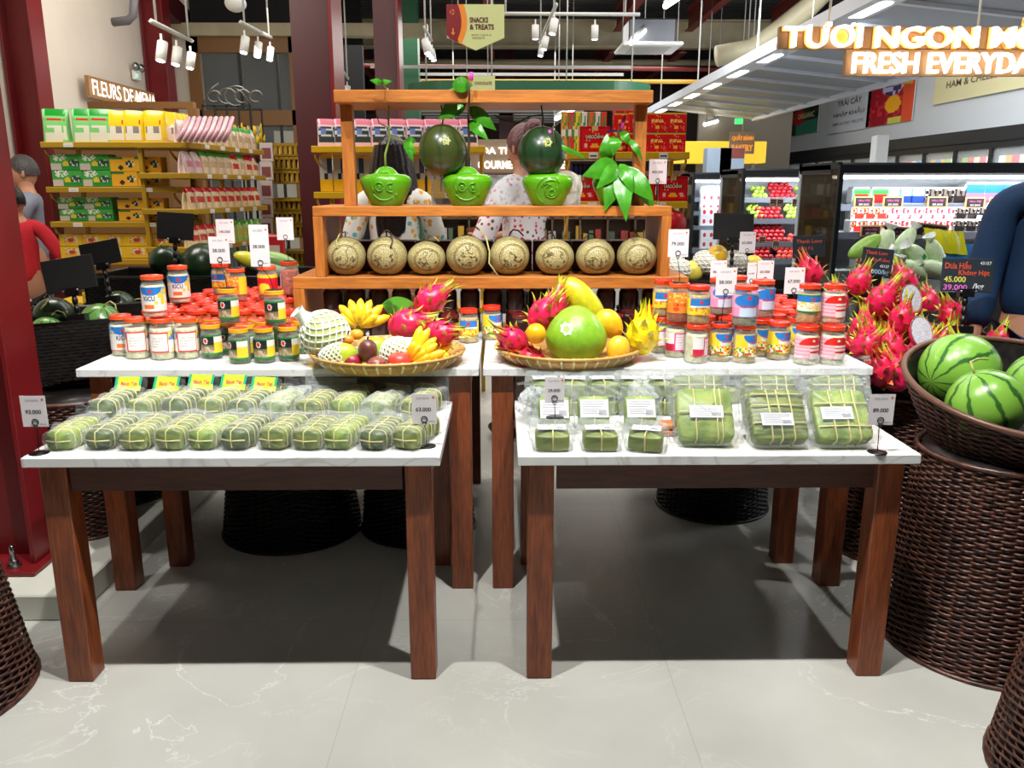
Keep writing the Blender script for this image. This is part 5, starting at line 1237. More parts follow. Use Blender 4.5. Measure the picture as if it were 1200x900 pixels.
for nm, mt, r_, u, v, Y, l, g_ in (('dark_watermelon', 'wmdark', .135, 258, 297, 4.7, 'dark watermelon behind the 38.000 price tag', 'dark watermelons in the black crates'), ('dark_watermelon', 'wmdark', .09, 197, 304, 4.7, 'dark watermelon under the blank board, left end of the long crate', 'dark watermelons in the black crates'),
   ('dark_watermelon', 'wmdark', .085, 68, 365, 3.62, 'dark watermelon beside the near red column in the tilted crate', 'dark watermelons in the black crates'), ('striped_watermelon', 'wm2', .085, 113, 374, 3.55, 'pale striped watermelon in the crate left of the jars', None), ('dark_watermelon', 'wmdark', .085, 122, 352, 4.0, 'dark watermelon half hidden under the second blank board', 'dark watermelons in the black crates'), ('striped_watermelon', 'wm2', .07, 52, 388, 3.5, 'small green melon cut off by the near red column', None)):
    p = at(u, v, Y); melon(nm, mt, r_, l, (p.x, p.y, p.z-r_*.92), (R.uniform(-.4, .4), R.uniform(.2, 1.2), R.uniform(0, 6)), .92, group=g_)
for i, (u, v, c) in enumerate(((296, 306, (220, 214, 60)), (312, 312, (196, 224, 180)), (328, 306, (150, 190, 110)), (330, 318, (200, 220, 190)))):
    p = at(u, v, 4.62); o = MB().ell((0, 0, 0), .11, .05, .045, 18, 12, c).build('wrapped_marrow', 'gloss'); o.location = p; o.rotation_euler = (0, .35, .2*i); tag(o, ('yellow marrow', 'pale wrapped marrow', 'green marrow', 'lowest pale marrow')[i]+' at the right end of the long black crate', 'marrow', 'marrows in the long crate')
for i, (u, v, c) in enumerate(((795, 315, (232, 230, 214)), (828, 308, (236, 232, 216)), (862, 308, (236, 236, 224)), (812, 318, (232, 214, 90)), (840, 300, (236, 190, 50)), (882, 312, (240, 214, 80)))):
    p = at(u, v, 4.55); k = fruit('wrapped_pear', ('white net-wrapped pear nearest the stand', 'large white net-wrapped pear beside the yellow one', 'white net-wrapped pear left of the 63.000 tag', 'yellow pear low in the pear crate', 'yellow pear on top of the pear crate', 'yellow pear behind the small tags')[i], 'pear', u, v, 4.55, .075 if c[2] > 150 else .06, .062, c, rot=(0, .5, 0))
    k['group'] = 'pears in the black crate'
    if c[2] > 150: netted_sleeve(k, .075, .062, 10, 10, .004, None, False)
def blankboard(label, u0, v0, u1, v1, Y, rot, base, txt=None):
    """board centre, size from pixels; stands on a ratchet arm"""
    pc = at((u0+u1)/2, (v0+v1)/2, Y); q0 = at(u0, (v0+v1)/2, Y); q1 = at(u1, (v0+v1)/2, Y); z0 = at(u0, v1, Y).z; z1 = at(u0, v0, Y).z
    w_ = abs(q1.x-q0.x); h_ = abs(z1-z0); root = thing('price_board', label, 'price board', (pc.x, pc.y, pc.z)); root.rotation_euler = (-.12, rot, 0)
    b = MB().box(-w_/2, w_/2, -.003, .003, -h_/2, h_/2, (34, 44, 54) if txt else (13, 13, 14), bev=.002)
    if txt:
        for (t, tw, th, x, z, c) in txt: text_into(b, t, tw*w_, th*h_, (x*w_, -.0036, z*h_), c, 0, .02)
    b.build('board', 'cloth', root)
    b = MB(); b.box(-.03, .03, -.012, .012, -h_/2-.02, -h_/2+.012); zz = -h_/2-.02; L = pc.z-h_/2-.02-base; n = max(2, int(L/.035))
    for k in range(n): b.lathe([(.008, zz-(k+1)*L/n), (.013, zz-(k+.6)*L/n), (.008, zz-k*L/n)], 8)
    b.box(-.035, .035, -.02, .02, zz-L, zz-L+.03); b.build('clamp_arm', 'black', root)
    for sx in (-.03, .03): MB().lathe([(0, 0), (.006, 0), (.006, .01), (0, .01)], 8, c=(sx, -.02, -h_/2-.005)).build('clamp_screw', 'metal', root)
    return root
blankboard('blank black price board nearest the red column', 50, 302, 112, 341, 3.45, -.16, .95)
blankboard('blank black price board in front of the yellow shelf, middle', 94, 283, 141, 311, 3.95, -.18, .96)
blankboard('blank black price board left of the paired price tags', 184, 249, 227, 281, 4.5, .06, 1.05)
blankboard('blank black price board in front of the apple fridge', 836, 250, 883, 281, 4.45, .02, 1.02)
CH = (226, 84, 50); CW = (220, 226, 230); CY = (226, 220, 90); CP = (226, 110, 200)
blankboard('blue-black chalk price board above the jars at the right', 929, 276, 967, 302, 4.45, -.03, .985, [('Thanh Long', .8, .22, 0, .22, (200, 90, 60)), ('Ruột Đỏ', .45, .2, -.1, -.1, (190, 90, 70))])
blankboard('chalk price board reading 45.000/kg over the dragon fruit', 1009, 291, 1046, 325, 3.85, .1, 1.05, [('Thanh Long', .7, .16, -.05, .32, (214, 80, 60)), ('Ruột Trắng', .7, .16, .05, .1, (214, 80, 60)), ('43157', .3, .1, .25, -.1, CW), ('45.000/kg', .85, .2, 0, -.32, (150, 190, 220))])
blankboard('large chalk price board for seedless watermelon at the right', 1103, 303, 1164, 342, 3.25, .03, .93, [('Dưa Hấu', .5, .24, -.2, .3, CH), ('43157', .22, .1, .33, .37, CW), ('Không Hạt', .6, .2, .12, .05, CH), ('45.000', .42, .17, -.24, -.13, CY), ('39.000', .46, .17, -.22, -.37, CP), ('/kg', .22, .2, .22, -.34, CW)])
# wrapped long melons in a black round bowl
p = at(1062, 335, 4.3); bk = thing('black_bowl', 'black round bowl of film-wrapped long melons', 'bowl', (p.x, 4.35, .0))
MB().lathe([(.22, 0), (.24, .8), (.26, .9), (.32, .93), (.36, 1.0), (.345, 1.0), (.3, .95), (0, .94)], 40).build('shell', 'black', bk)
for i, (u, v, ry, rz) in enumerate(((1014, 289, 1.0, .3), (1036, 290, .15, .2), (1058, 287, .5, .5), (1075, 300, -1.0, .3), (1096, 300, -.5, .1), (1049, 312, -.9, -.2), (1024, 308, .9, .3), (1072, 317, -1.1, .2), (1098, 316, -1.2, 0), (1040, 326, .3, 0))):
    k = fruit('wrapped_melon', 'film-wrapped long melon, '+('unwrapped-looking green one leaning at the left end', 'upright at the top left', 'highest in the centre', 'long one slanting in front with a green sticker', 'upright at the right', 'slanting low in the middle', 'low at the left', 'lowest at the right of centre', 'lying at the right bowl edge', 'lowest behind the chalk board')[i], 'melon', u, v, 4.3-.02*(v-285)/8, .043, .10, (208, 232, 188) if i else (150, 196, 84), rot=(.2, ry, rz)); k['group'] = 'film-wrapped melons in the black bowl'
    MB().grid(12, 6, lambda u_, v_: ((.012+.02*v_)*math.cos(2*PI*u_)*(1+.3*math.sin(u_*19)), (.012+.02*v_)*math.sin(2*PI*u_), .095+.03*v_), (236, 242, 240), True, True).build('film_knot', 'gloss', k)
    if i == 3: MB().add([(-.012, -.0435, -.01), (.012, -.0435, -.01), (.012, -.0435, .02), (-.012, -.0435, .02)], [(0, 1, 2, 3)], (40, 140, 90)).build('sticker', 'paint', k)

# ============================================================ PEOPLE
def skin_mesh(name, joints, edges, mat, parent, sub=2, root=0):
    me = bpy.data.meshes.new(name); me.from_pydata([j[0] for j in joints], edges, []); me.update()
    o = bpy.data.objects.new(name, me); COL.objects.link(o); o.parent = parent
    md = o.modifiers.new('s', 'SKIN'); md.use_smooth_shade = True
    for i, j in enumerate(joints):
        sv = me.skin_vertices[0].data[i]; rr = j[1]; sv.radius = rr if isinstance(rr, tuple) else (rr, rr); sv.use_root = (i == root)
    sd = o.modifiers.new('b', 'SUBSURF'); sd.levels = sub; sd.render_levels = sub
    me.materials.append(M[mat] if isinstance(mat, str) else mat)
    dg = bpy.context.evaluated_depsgraph_get(); ev = bpy.data.meshes.new_from_object(o.evaluated_get(dg))
    for p_ in ev.polygons: p_.use_smooth = True
    o.modifiers.clear(); o.data = ev; ev.name = name
    if not ev.materials: ev.materials.append(M[mat] if isinstance(mat, str) else mat)
    return o
def person(label, loc, rz, hgt, shirt, trousers, hair, armL=None, armR=None, sleeve=1.0, lean=0, female=False, hairstyle='short', skirt=False, wide=1):
    """faces -Y before rotation; arm = (elbow, wrist) offsets"""
    root = thing('person', label, 'person', loc, rz); s = hgt/1.7
    V = lambda x, y, z: (x*s, y*s, z*s)
    sw = .165 if female else .19
    aL = armL or ((-.25, .02, 1.13), (-.26, -.06, .88)); aR = armR or ((.25, .02, 1.13), (.26, -.06, .88))
    # bare body: one continuous surface
    J_ = [(V(0, 0, .93), (.13*s, .10*s)), (V(0, 0, 1.1), (.115*s, .085*s)), (V(0, .0, 1.3), (.14*s, .095*s)), (V(0, .01, 1.40), (.08*s, .07*s)), (V(0, .005, 1.475), .048*s), (V(0, -.01, 1.55), (.068*s, .078*s)), (V(0, -.01, 1.63), (.07*s, .085*s)),
          (V(-sw, .01, 1.375), .05*s), (V(*aL[0]), .037*s), (V(*aL[1]), .025*s), (V(sw, .01, 1.375), .05*s), (V(*aR[0]), .037*s), (V(*aR[1]), .025*s),
          (V(-.09, 0, .85), .085*s), (V(-.10, -.01, .47), .052*s), (V(-.10, .03, .09), .036*s), (V(-.105, -.10, .03), .032*s), (V(.09, 0, .85), .085*s), (V(.10, -.01, .47), .052*s), (V(.10, .03, .09), .036*s), (V(.105, -.10, .03), .032*s)]
    E_ = [(0, 1), (1, 2), (2, 3), (3, 4), (4, 5), (5, 6), (3, 7), (7, 8), (8, 9), (3, 10), (10, 11), (11, 12), (0, 13), (13, 14), (14, 15), (15, 16), (0, 17), (17, 18), (18, 19), (19, 20)]
    for side, a in ((-1, aL), (1, aR)):   # palm, fingers, thumb
        e, w_ = Vector(V(*a[0])), Vector(V(*a[1])); d = (w_-e).normalized(); px = d.cross(Vector((0, 1, 0))); px = px.normalized() if px.length > .1 else Vector((1, 0, 0)); wi = 9 if side < 0 else 12
        k0 = len(J_); J_.append((tuple(w_+d*.05*s), (.03*s, .018*s))); E_.append((wi, k0))
        for q in range(4):
            o_ = (q-1.5)*.017*s; L = (.07, .08, .075, .06)[q]*s; kk = len(J_)
            J_ += [(tuple(w_+d*.085*s+px*o_), .0095*s), (tuple(w_+d*(.085*s+L*.5)+px*o_*1.15+Vector((0, -.01*s, 0))), .0085*s), (tuple(w_+d*(.085*s+L)+px*o_*1.1+Vector((0, -.03*s, 0))), .007*s)]
            E_ += [(k0, kk), (kk, kk+1), (kk+1, kk+2)]
        kk = len(J_); J_ += [(tuple(w_+d*.045*s+px*.03*s*-side+Vector((0, -.02*s, 0))), .011*s), (tuple(w_+d*.085*s+px*.045*s*-side+Vector((0, -.035*s, 0))), .009*s)]; E_ += [(k0, kk), (kk, kk+1)]
    skin_mesh('body', J_, E_, 'skin', root, 2)
    # head details: nose, ears, lips, eyes
    MB().ell((0, -.01*s, 1.585*s), .073*s, .092*s, .112*s, 24, 18, None, lambda p_, u, v: Vector((p_.x*(1-.2*max(0, -p_.z/(.11*s))), p_.y, p_.z))).tube([V(0, -.098, 1.61), V(0, -.118, 1.575), V(0, -.1, 1.565)], [.007*s, .013*s, .008*s], 8).ell(V(-.075, .0, 1.585), .01*s, .02*s, .03*s, 10, 8).ell(V(.075, .0, 1.585), .01*s, .02*s, .03*s, 10, 8).build('head', 'skin', root)
    b = MB(); 
    for sx in (-1, 1): b.ell(V(.03*sx, -.092, 1.605), .012*s, .006*s, .006*s, 10, 6, (240, 240, 236)); b.ell(V(.03*sx, -.0975, 1.605), .005*s, .003*s, .005*s, 8, 6, (40, 26, 20)); b.tube([V(.015*sx, -.096, 1.625), V(.045*sx, -.088, 1.627)], .003*s, 5, (40, 30, 28))
    b.tube([V(-.025, -.094, 1.535), V(0, -.1, 1.533), V(.025, -.094, 1.535)], .006*s, 6, (170, 90, 84)); b.build('face', 'paint', root)
    g = .012*s
    Ts = [(V(0, 0, .90-.1*(wide-1)), (.15*s*wide, .115*s)), (V(0, 0, 1.1), (.13*s*wide, .10*s)), (V(0, .0, 1.3), (.155*s*wide**.5, .11*s)), (V(0, .01, 1.41), (.09*s, .08*s)), (V(-sw, .01, 1.375), .066*s*wide**.4), (V(sw, .01, 1.375), .066*s*wide**.4)]
    Et = [(0, 1), (1, 2), (2, 3), (3, 4), (3, 5)]
    for si, a, w0 in ((4, aL, 0), (5, aR, 0)):
        k0 = len(Ts); sh0 = Vector(Ts[si][0]); e = Vector(V(*a[0])); w_ = Vector(V(*a[1]))
        if sleeve >= 1: Ts += [(tuple(e), .054*s*wide), (tuple(e+(w_-e)*.92), .042*s*wide)]; Et += [(si, k0), (k0, k0+1)]
        else: Ts += [(tuple(sh0+(e-sh0)*sleeve*1.6), .062*s)]; Et += [(si, k0)]
    if skirt: Ts[0] = (V(0, 0, .88), (.20*s, .16*s))
    skin_mesh('shirt', Ts, Et, shirt, root, 2)
    Tt = [(V(0, 0, .93), (.145*s, .115*s)), (V(-.09, 0, .82), .10*s), (V(-.10, -.01, .47), .072*s), (V(-.10, .03, .10), .058*s), (V(.09, 0, .82), .10*s), (V(.10, -.01, .47), .072*s), (V(.10, .03, .10), .058*s)]
    skin_mesh('trousers', Tt, [(0, 1), (1, 2), (2, 3), (0, 4), (4, 5), (5, 6)], trousers, root, 2)
    for sx in (-1, 1): MB().ell(V(.102*sx, -.05, .04), .048*s, .13*s, .045*s, 16, 10).build('shoe', 'black', root)
    # hair
    b = MB()
    def cap_(p_, u, v):
        k = 1+.03*math.sin(u*90)*(1 if v > .3 else .3); return Vector((p_.x*k, p_.y*k+.012*s, p_.z))
    def hairfn(u, v):
        a = 2*PI*u; front = max(0, -math.sin(a)); lo = -.25+front*.75 if hairstyle != 'long' else -.25+front*.7
        if hairstyle == 'short': lo = -.15+front*.65
        bb = lo+(PI/2-lo)*v; k = 1.0+.02*math.sin(a*40)
        return (.084*s*math.cos(bb)*math.cos(a)*k, (.104*s*math.cos(bb)*math.sin(a)*k)-.002*s, 1.592*s+.128*s*math.sin(bb))
    b.grid(60, 12, hairfn, None, True, True, True)
    if hairstyle == 'long':
        def hl(u, v):
            a = PI*(-.12+1.24*u); w_ = .088+.06*math.sin(v*2.2)-.025*v; return (w_*s*math.cos(a)*(1+.012*math.sin(u*90)), (.11*math.sin(a)+.01)*s*(1-.1*v)+.003*s*math.sin(u*80), (1.66-.44*v-.02*math.sin(u*25)*v)*s)
        b.grid(60, 12, hl, None, True); b.grid(60, 12, lambda u, v: tuple(Vector(hl(u, v))*1+Vector((0, -.012*s, 0))), None, True, flip=True)
    if hairstyle == 'bun':
        b.ell(V(.01, .085, 1.68), .055*s, .05*s, .055*s, 20, 14, None, lambda p_, u, v: p_*(1+.05*math.sin(u*40+v*8)))
    b.build('hair', hair, root)
    return root
def cloth_pattern(name, base, spots, sc=24):
    m, nt, b = newmat(name); v = coords(nt); vo = N(nt, 'ShaderNodeTexVoronoi', Scale=float(sc)); vo.inputs['Randomness'].default_value = 1; nt.links.new(v, vo.inputs['Vector'])
    r = N(nt, 'ShaderNodeValToRGB'); e = r.color_ramp.elements; r.color_ramp.interpolation = 'CONSTANT'; e[0].position = 0; e[0].color = (1, 1, 1, 1); e[1].position = .34; e[1].color = (0, 0, 0, 1); nt.links.new(vo.outputs['Distance'], r.inputs[0])
    sx = N(nt, 'ShaderNodeSeparateColor'); nt.links.new(vo.outputs['Color'], sx.inputs[0]); r2 = N(nt, 'ShaderNodeValToRGB'); r2.color_ramp.interpolation = 'CONSTANT'; e = r2.color_ramp.elements
    e[0].position = 0; e[0].color = lin(spots[0])+(1,); e[1].position = .35; e[1].color = lin(spots[1])+(1,); x = e.new(.7); x.color = lin(spots[2])+(1,); nt.links.new(sx.outputs[0], r2.inputs[0])
    mx = N(nt, 'ShaderNodeMix', data_type='RGBA'); mx.inputs[6].default_value = lin(base)+(1,); nt.links.new(r.outputs[0], mx.inputs[0]); nt.links.new(r2.outputs[0], mx.inputs[7]); nt.links.new(mx.outputs[2], b.inputs['Base Color']); b.inputs['Roughness'].default_value = .8; return m
M['floral'] = cloth_pattern('white_blouse_yellow_teal_print', (226, 224, 214), ((232, 176, 60), (96, 176, 170), (214, 150, 50)), 26)
M['floralpink'] = cloth_pattern('white_blouse_red_flower_print', (232, 222, 222), ((206, 60, 80), (232, 150, 165), (90, 90, 80)), 34)
M['bwpat'] = cloth_pattern('black_white_print', (26, 24, 26), ((210, 210, 206), (190, 190, 190), (120, 120, 120)), 40)
M['navy'] = flat('navy_suit_cloth', (26, 54, 88), .75, 0, 0, .3, 0, .1, 90, .1)
M['darktrousers'] = flat('dark_trousers', (26, 26, 32), .8)
M['greyshirt'] = flat('grey_blue_shirt', (136, 142, 158), .8, 0, 0, .3, 0, .06, 20)
M['redknit'] = flat('red_knit', (206, 44, 56), .85, 0, 0, .3, 0, .1, 80, .3)
M['jeans'] = flat('faded_jeans', (96, 120, 140), .8)
p = at(460, 200, 4.55); person('woman with long black hair in a white blouse printed yellow and teal, back turned', (p.x, 4.55, 0), PI, 1.76, 'floral', 'darktrousers', 'hairblack', ((-.22, -.12, 1.15), (-.1, -.3, 1.05)), ((.24, .0, 1.14), (.2, -.12, .95)), .62, 0, True, 'long')
p = at(614, 200, 4.9); person('woman with auburn hair bun in a white blouse printed with red flowers', (p.x, 4.9, 0), PI+.75, 1.84, 'floralpink', 'darktrousers', 'hairred', ((-.2, -.14, 1.15), (-.05, -.35, 1.1)), ((.26, -.02, 1.16), (.18, -.25, 1.05)), .95, 0, True, 'bun')
p = at(28, 200, 6.3); person('man with greying hair in a grey-blue shirt behind the near red column', (p.x, 6.3, 0), -1.2, 1.72, 'greyshirt', 'jeans', 'hairgrey', ((-.26, -.1, 1.13), (-.14, -.3, 1.0)), ((.26, -.1, 1.13), (.14, -.3, 1.0)), .62)
p = at(18, 250, 5.9); person('person in a red knit top and black-white trousers beside the yellow shelf', (p.x, 5.9, 0), PI+.5, 1.5, 'redknit', 'bwpat', 'hairblack', ((-.3, .05, 1.13), (-.16, -.1, 1.0)), ((.3, .05, 1.13), (.22, -.14, 1.0)), 1.0, 0, True)
p = at(1232, 300, 3.42); person('person in a navy suit cut off at the right, hand near the dragon fruit', (p.x, 3.42, 0), -.25, 1.78, 'navy', 'navy', 'hairblack', ((-.235, .0, 1.08), (-.275, -.12, .86)), None, 1.0, wide=1.35)

# ============================================================ YELLOW SHELVING
def gondola(label, w_, d_, zs, h, mat='yellow', brackets=True, bars=True, loc=(0, 0, 0), rz=0, rail=.035, tags=2):
    root = thing('yellow_shelf_unit', label, 'shelf', loc, rz)
    for sx in (0, w_-.03): MB().box(sx, sx+.03, d_-.03, d_, 0, h, bev=.003).build('post', mat, root)
    for z in zs:
        b = MB(); b.box(-.02, w_+.02, 0, d_, z-rail, z, bev=.003); s_ = b.build('shelf', mat, root)
        b = MB()
        for k in range(tags): x = w_*(.2+.6*k/max(1, tags-1)) if tags > 1 else w_*.5; b.box(x-.03, x+.03, -.003, -.001, z-rail+.004, z-.006, (232, 232, 228)); b.box(x-.022, x+.022, -.0035, -.003, z-rail+.014, z-.02, (90, 90, 90))
        if tags: b.build('price_strips', 'paint', root)
    if brackets:
        for sx in (.0, w_):
            b = MB()
            for z in zs: b.tube([(sx, .02, z-rail-.005), (sx, .03, z-rail-.03), (sx, d_-.02, z-rail-.2)], .008, 6)
            b.build('bracket', mat, root)
    if bars:
        b = MB()
        for k in range(24): b.box(w_*k/24, w_*k/24+.006, d_-.01, d_-.004, zs[-1] if zs[-1] < zs[0] else zs[0], max(zs)-.05)
        b.build('wire_back', mat, root)
    return root
def pouch(label_col, w_, h_, d_, fn):
    """a soft bag standing upright; fn(u,v) colours its front"""
    root = MB()
    def f(u, v):
        c, s_ = math.cos(2*PI*u), math.sin(2*PI*u); t = math.sin(PI*min(1, v*1.02))**.5 if v > .5 else 1; e = (1-v**3)*.9+.1
        x = w_/2*(1 if abs(c) > .999 else math.copysign(abs(c)**.35, c)); y = d_/2*math.copysign(abs(s_)**.8, s_)*e
        return (x*(1-.06*math.sin(v*PI)), y, h_*v+.004*math.sin(u*20)*v)
    root.grid(32, 14, f, lambda u, v: fn((1-math.cos(2*PI*u)*-1)/2 if u > .5 else (1+math.cos(2*PI*u))/2, v), True, True, True)
    return root
G1 = (96, 196, 90); G2 = (30, 150, 50); Y1 = (240, 210, 40)
def bagG(u, v):
    if v > .82: return G2 if .3 < u < .75 else (150, 220, 150)
    if .25 < u < .8 and .62 < v < .72: return (206, 60, 60) if hsh(int(u*22), 3) > .4 else G1
    if v < .5 and .3 < u < .85 and hsh(int(u*12), int(v*10)) > .4: return (226, 226, 206)
    return (126, 206, 120)
def bagY(u, v):
    if .2 < u < .8 and .55 < v < .68: return (210, 90, 40) if hsh(int(u*22), 5) > .4 else Y1
    if v < .5 and (u-.5)**2*3+(v-.3)**2*2 < .14: return (236, 232, 216) if hsh(int(u*14), int(v*10)) > .35 else (150, 140, 130)
    return (240, 208, 30) if v > .12 else (226, 190, 60)
def bagP(u, v):
    if v > .8: return (226, 130, 150)
    if .15 < u < .85 and .15 < v < .72: return (60, 70, 70) if hsh(int(u*10), int(v*9)) > .5 else ((206, 206, 206) if hsh(int(u*10)+3, int(v*9)) > .3 else (110, 130, 190))
    return (240, 196, 206)
def boxart(w_, d_, h_, base, fn):
    b = MB().box(-w_/2, w_/2, 0, d_, 0, h_, base, bev=.002)
    b.grid(20, 12, lambda u, v: ((u-.5)*w_*.98, -.0008, v*h_*.98+.002), fn, False); return b
def aG(u, v):
    if (u-.78)**2*1.5+(v-.45)**2 < .06: return (40, 80, 60) if hsh(int(u*20), int(v*9)) > .4 else (190, 206, 180)
    if (u-.5)**2*3+(v-.4)**2 < .03: return (226, 200, 60)
    if v > .62 and .1 < u < .55 and hsh(int(u*26), int(v*12)) > .4: return (236, 240, 226)
    if u < .35 and v < .4: return (206, 196, 190)
    return (70, 170, 70) if v > .3 else (40, 146, 60)
def aY(u, v):
    if (u-.76)**2*1.5+(v-.5)**2 < .05: return (40, 60, 40) if hsh(int(u*16), int(v*7)) > .35 else (230, 220, 190)
    if (u-.4)**2*3+(v-.25)**2 < .02: return (60, 40, 40)
    if v > .8 and u < .5: return (60, 120, 60)
    return (236, 176, 40)
def aYR(u, v):
    if .2 < u < .8 and .25 < v < .8: return (214, 70, 50) if (u-.5)**2+(v-.5)**2*.5 < .02 else ((240, 170, 60) if hsh(int(u*14), int(v*8)) > .5 else (240, 236, 220))
    return (246, 206, 50)
def aR(u, v):
    if (u-.5)**2*1.2+(v-.22)**2*2.5 < .022: return (246, 176, 50) if v > .14 else (236, 220, 190)
    if .16 < u < .84 and abs(v-.58-.12*math.cos((u-.5)*4)+.08) < .055: return (50, 26, 30)
    if abs(u-.5) < .08 and v > .8: return (210, 180, 110)
    if (u < .06 or u > .94 or v < .05 or v > .95): return (176, 20, 24)
    if abs(u-.5) > .25 and .2 < v < .3 and abs(abs(u-.5)-.3) < .04: return (240, 180, 170)
    return (216, 24, 28) if hsh(int(u*20), int(v*13)) > .06 else (250, 120, 110)
def aR2(u, v):
    if (u-.5)**2*2+(v-.25)**2*2 < .03: return (246, 186, 60)
    if .2 < u < .8 and .5 < v < .66 and hsh(int(u*20), int(v*12)) > .35: return (244, 200, 90)
    if v > .92: return (206, 170, 60)
    return (214, 26, 28) if hsh(int(u*20), int(v*12)) > .1 else (240, 120, 90)
def mk(b, name, mat='paint'):
    o = b.build(name, mat); tag(o, 'x', 'box'); return Kind(o)
KB = {'bagG': mk(pouch(0, .17, .20, .08, bagG), 'snack_bag', 'gloss'), 'bagY': mk(pouch(0, .14, .19, .07, bagY), 'snack_bag', 'gloss'), 'bagP': mk(pouch(0, .15, .19, .07, bagP), 'snack_bag', 'gloss'),
      'G': mk(boxart(.19, .1, .098, (60, 160, 70), aG), 'snack_box'), 'Y': mk(boxart(.165, .1, .09, (230, 176, 40), aY), 'snack_box'), 'YR': mk(boxart(.15, .12, .075, (240, 200, 50), aYR), 'cracker_box')}
for k in KB: KB[k].root['category'] = 'bag' if k.startswith('bag') else 'box'
YS = 5.35
zl1 = [at(130, v, YS-.02).z for v in (166, 219, 260, 304)]
xa = at(50, 165, YS).x; xb = at(197, 165, YS).x
gondola('mustard yellow shelf unit of green and yellow snack boxes at the left', xb-xa, .42, zl1, 1.76, 'oldyellow', loc=(xa, YS, 0), bars=False)
def onsh(kind, us, v, z, Y, lab, grp, h=None, seed=0, sc=None):
    for i, u in enumerate(us):
        p = at(u, v, Y); KB[kind].put((p.x, Y, z), R.uniform(-.05, .05), lab+(', '+rowfrom(i, len(us)) if len(us) > 1 else ''), grp, sc)
S1, S2, S3, S4 = zl1
onsh('bagG', (67, 101, 119), 150, S1, YS+.08, 'green snack bag on the top yellow shelf', 'snack bags on the left top shelf')
onsh('bagY', (138, 158, 182), 150, S1, YS+.08, 'yellow snack bag on the top yellow shelf', 'snack bags on the left top shelf')
for i, u in enumerate((197, 204, 210)):
    p = at(u, 150, YS+.15+.06*i); KB['bagY'].put((p.x, p.y, S1), .9, 'yellow snack bag turned sideways at the shelf end, '+('nearest', 'middle', 'farthest')[i], 'snack bags on the left top shelf')
for j, nm in enumerate(('lower', 'upper')):
    for k, us in (('G', (78, 112)), ('Y', (145, 174))):
        onsh(k, us, 200, S2+.003+j*(.099 if k == 'G' else .091), YS+.04, '%s snack box on the second yellow shelf, %s layer' % ('green' if k == 'G' else 'orange-yellow', nm), 'snack boxes on the left shelf')
        onsh(k, (us[0]+8, us[1]+4), 250, S3+.003+j*(.075 if k == 'G' else .075), YS+.04, '%s snack box on the third yellow shelf, %s layer' % ('green' if k == 'G' else 'yellow', nm), 'snack boxes on the left shelf', sc=(.96, 1, .75))
    onsh('YR', (84, 108, 134, 161, 189), 290, S4+.003+j*.077, YS+.04, 'yellow cracker box on the fourth yellow shelf, '+nm+' layer', 'cracker boxes on the left shelf')
bo = boxart(.50, .3, .22, (240, 206, 60), lambda u, v: (206, 60, 50) if (.15 < u < .5 and .62 < v < .74 and hsh(int(u*40), int(v*20)) > .3) else ((240, 230, 200) if (u-.72)**2*2+(v-.3)**2 < .02 else (244, 208, 60))).build('noodle_carton', 'paint'); p = at(145, 350, 5.0); bo.location = (p.x, 5.0, .66)
tag(bo, 'large yellow carton with red print under the yellow shelf behind the boards', 'carton')
bo2 = boxart(.42, .3, .2, (236, 190, 60), lambda u, v: (224, 180, 70) if int(u*9) % 2 else (240, 200, 90)).build('noodle_carton', 'paint'); p = at(100, 352, 5.0); bo2.location = (p.x-.02, 5.0, .62); tag(bo2, 'yellow carton of slim packs behind the blank black boards', 'carton')
o = MB().box(xa-.05, xb+.1, 4.98, 5.6, 0, .60, bev=.01).build('low_plinth', 'oldyellow'); tag(o, 'mustard base plinth under the cartons at the left', 'plinth')
# receding unit of bagged goods
q0 = at(222, 165, 5.3); q1 = at(308, 175, 6.4); ang = math.atan2(q1.y-q0.y, q1.x-q0.x); LL = math.hypot(q1.x-q0.x, q1.y-q0.y)
zz = [1.775, 1.59, 1.37, 1.13]
gondola('mustard yellow shelf unit of bagged noodles turned away at the left', LL, .35, zz, 1.78, 'oldyellow', False, False, loc=(q0.x, q0.y, 0), rz=ang, tags=4)
g_ = None
def bagN(c1, c2, c3):
    def f(u, v):
        if v > .8: return c1
        if .2 < u < .8 and .3 < v < .55: return c3
        return c2 if int(u*9+v*3) % 2 else tuple(min(255, int(x*1.1)) for x in c2)
    return f
KB['n1'] = mk(pouch(0, .11, .14, .07, bagN((60, 170, 50), (214, 190, 160), (200, 170, 130))), 'noodle_bag', 'gloss'); KB['n2'] = mk(pouch(0, .11, .13, .07, bagN((214, 30, 40), (222, 200, 160), (206, 60, 50))), 'noodle_bag', 'gloss')
KB['n3'] = mk(pouch(0, .11, .14, .07, bagN((90, 190, 50), (176, 206, 110), (206, 190, 90))), 'noodle_bag', 'gloss'); KB['n4'] = mk(pouch(0, .13, .13, .07, bagN((240, 226, 220), (236, 206, 206), (226, 150, 160))), 'noodle_bag', 'gloss')
for k in ('n1', 'n2', 'n3', 'n4'): KB[k].root['category'] = 'bag'
ca, sa = math.cos(ang), math.sin(ang)
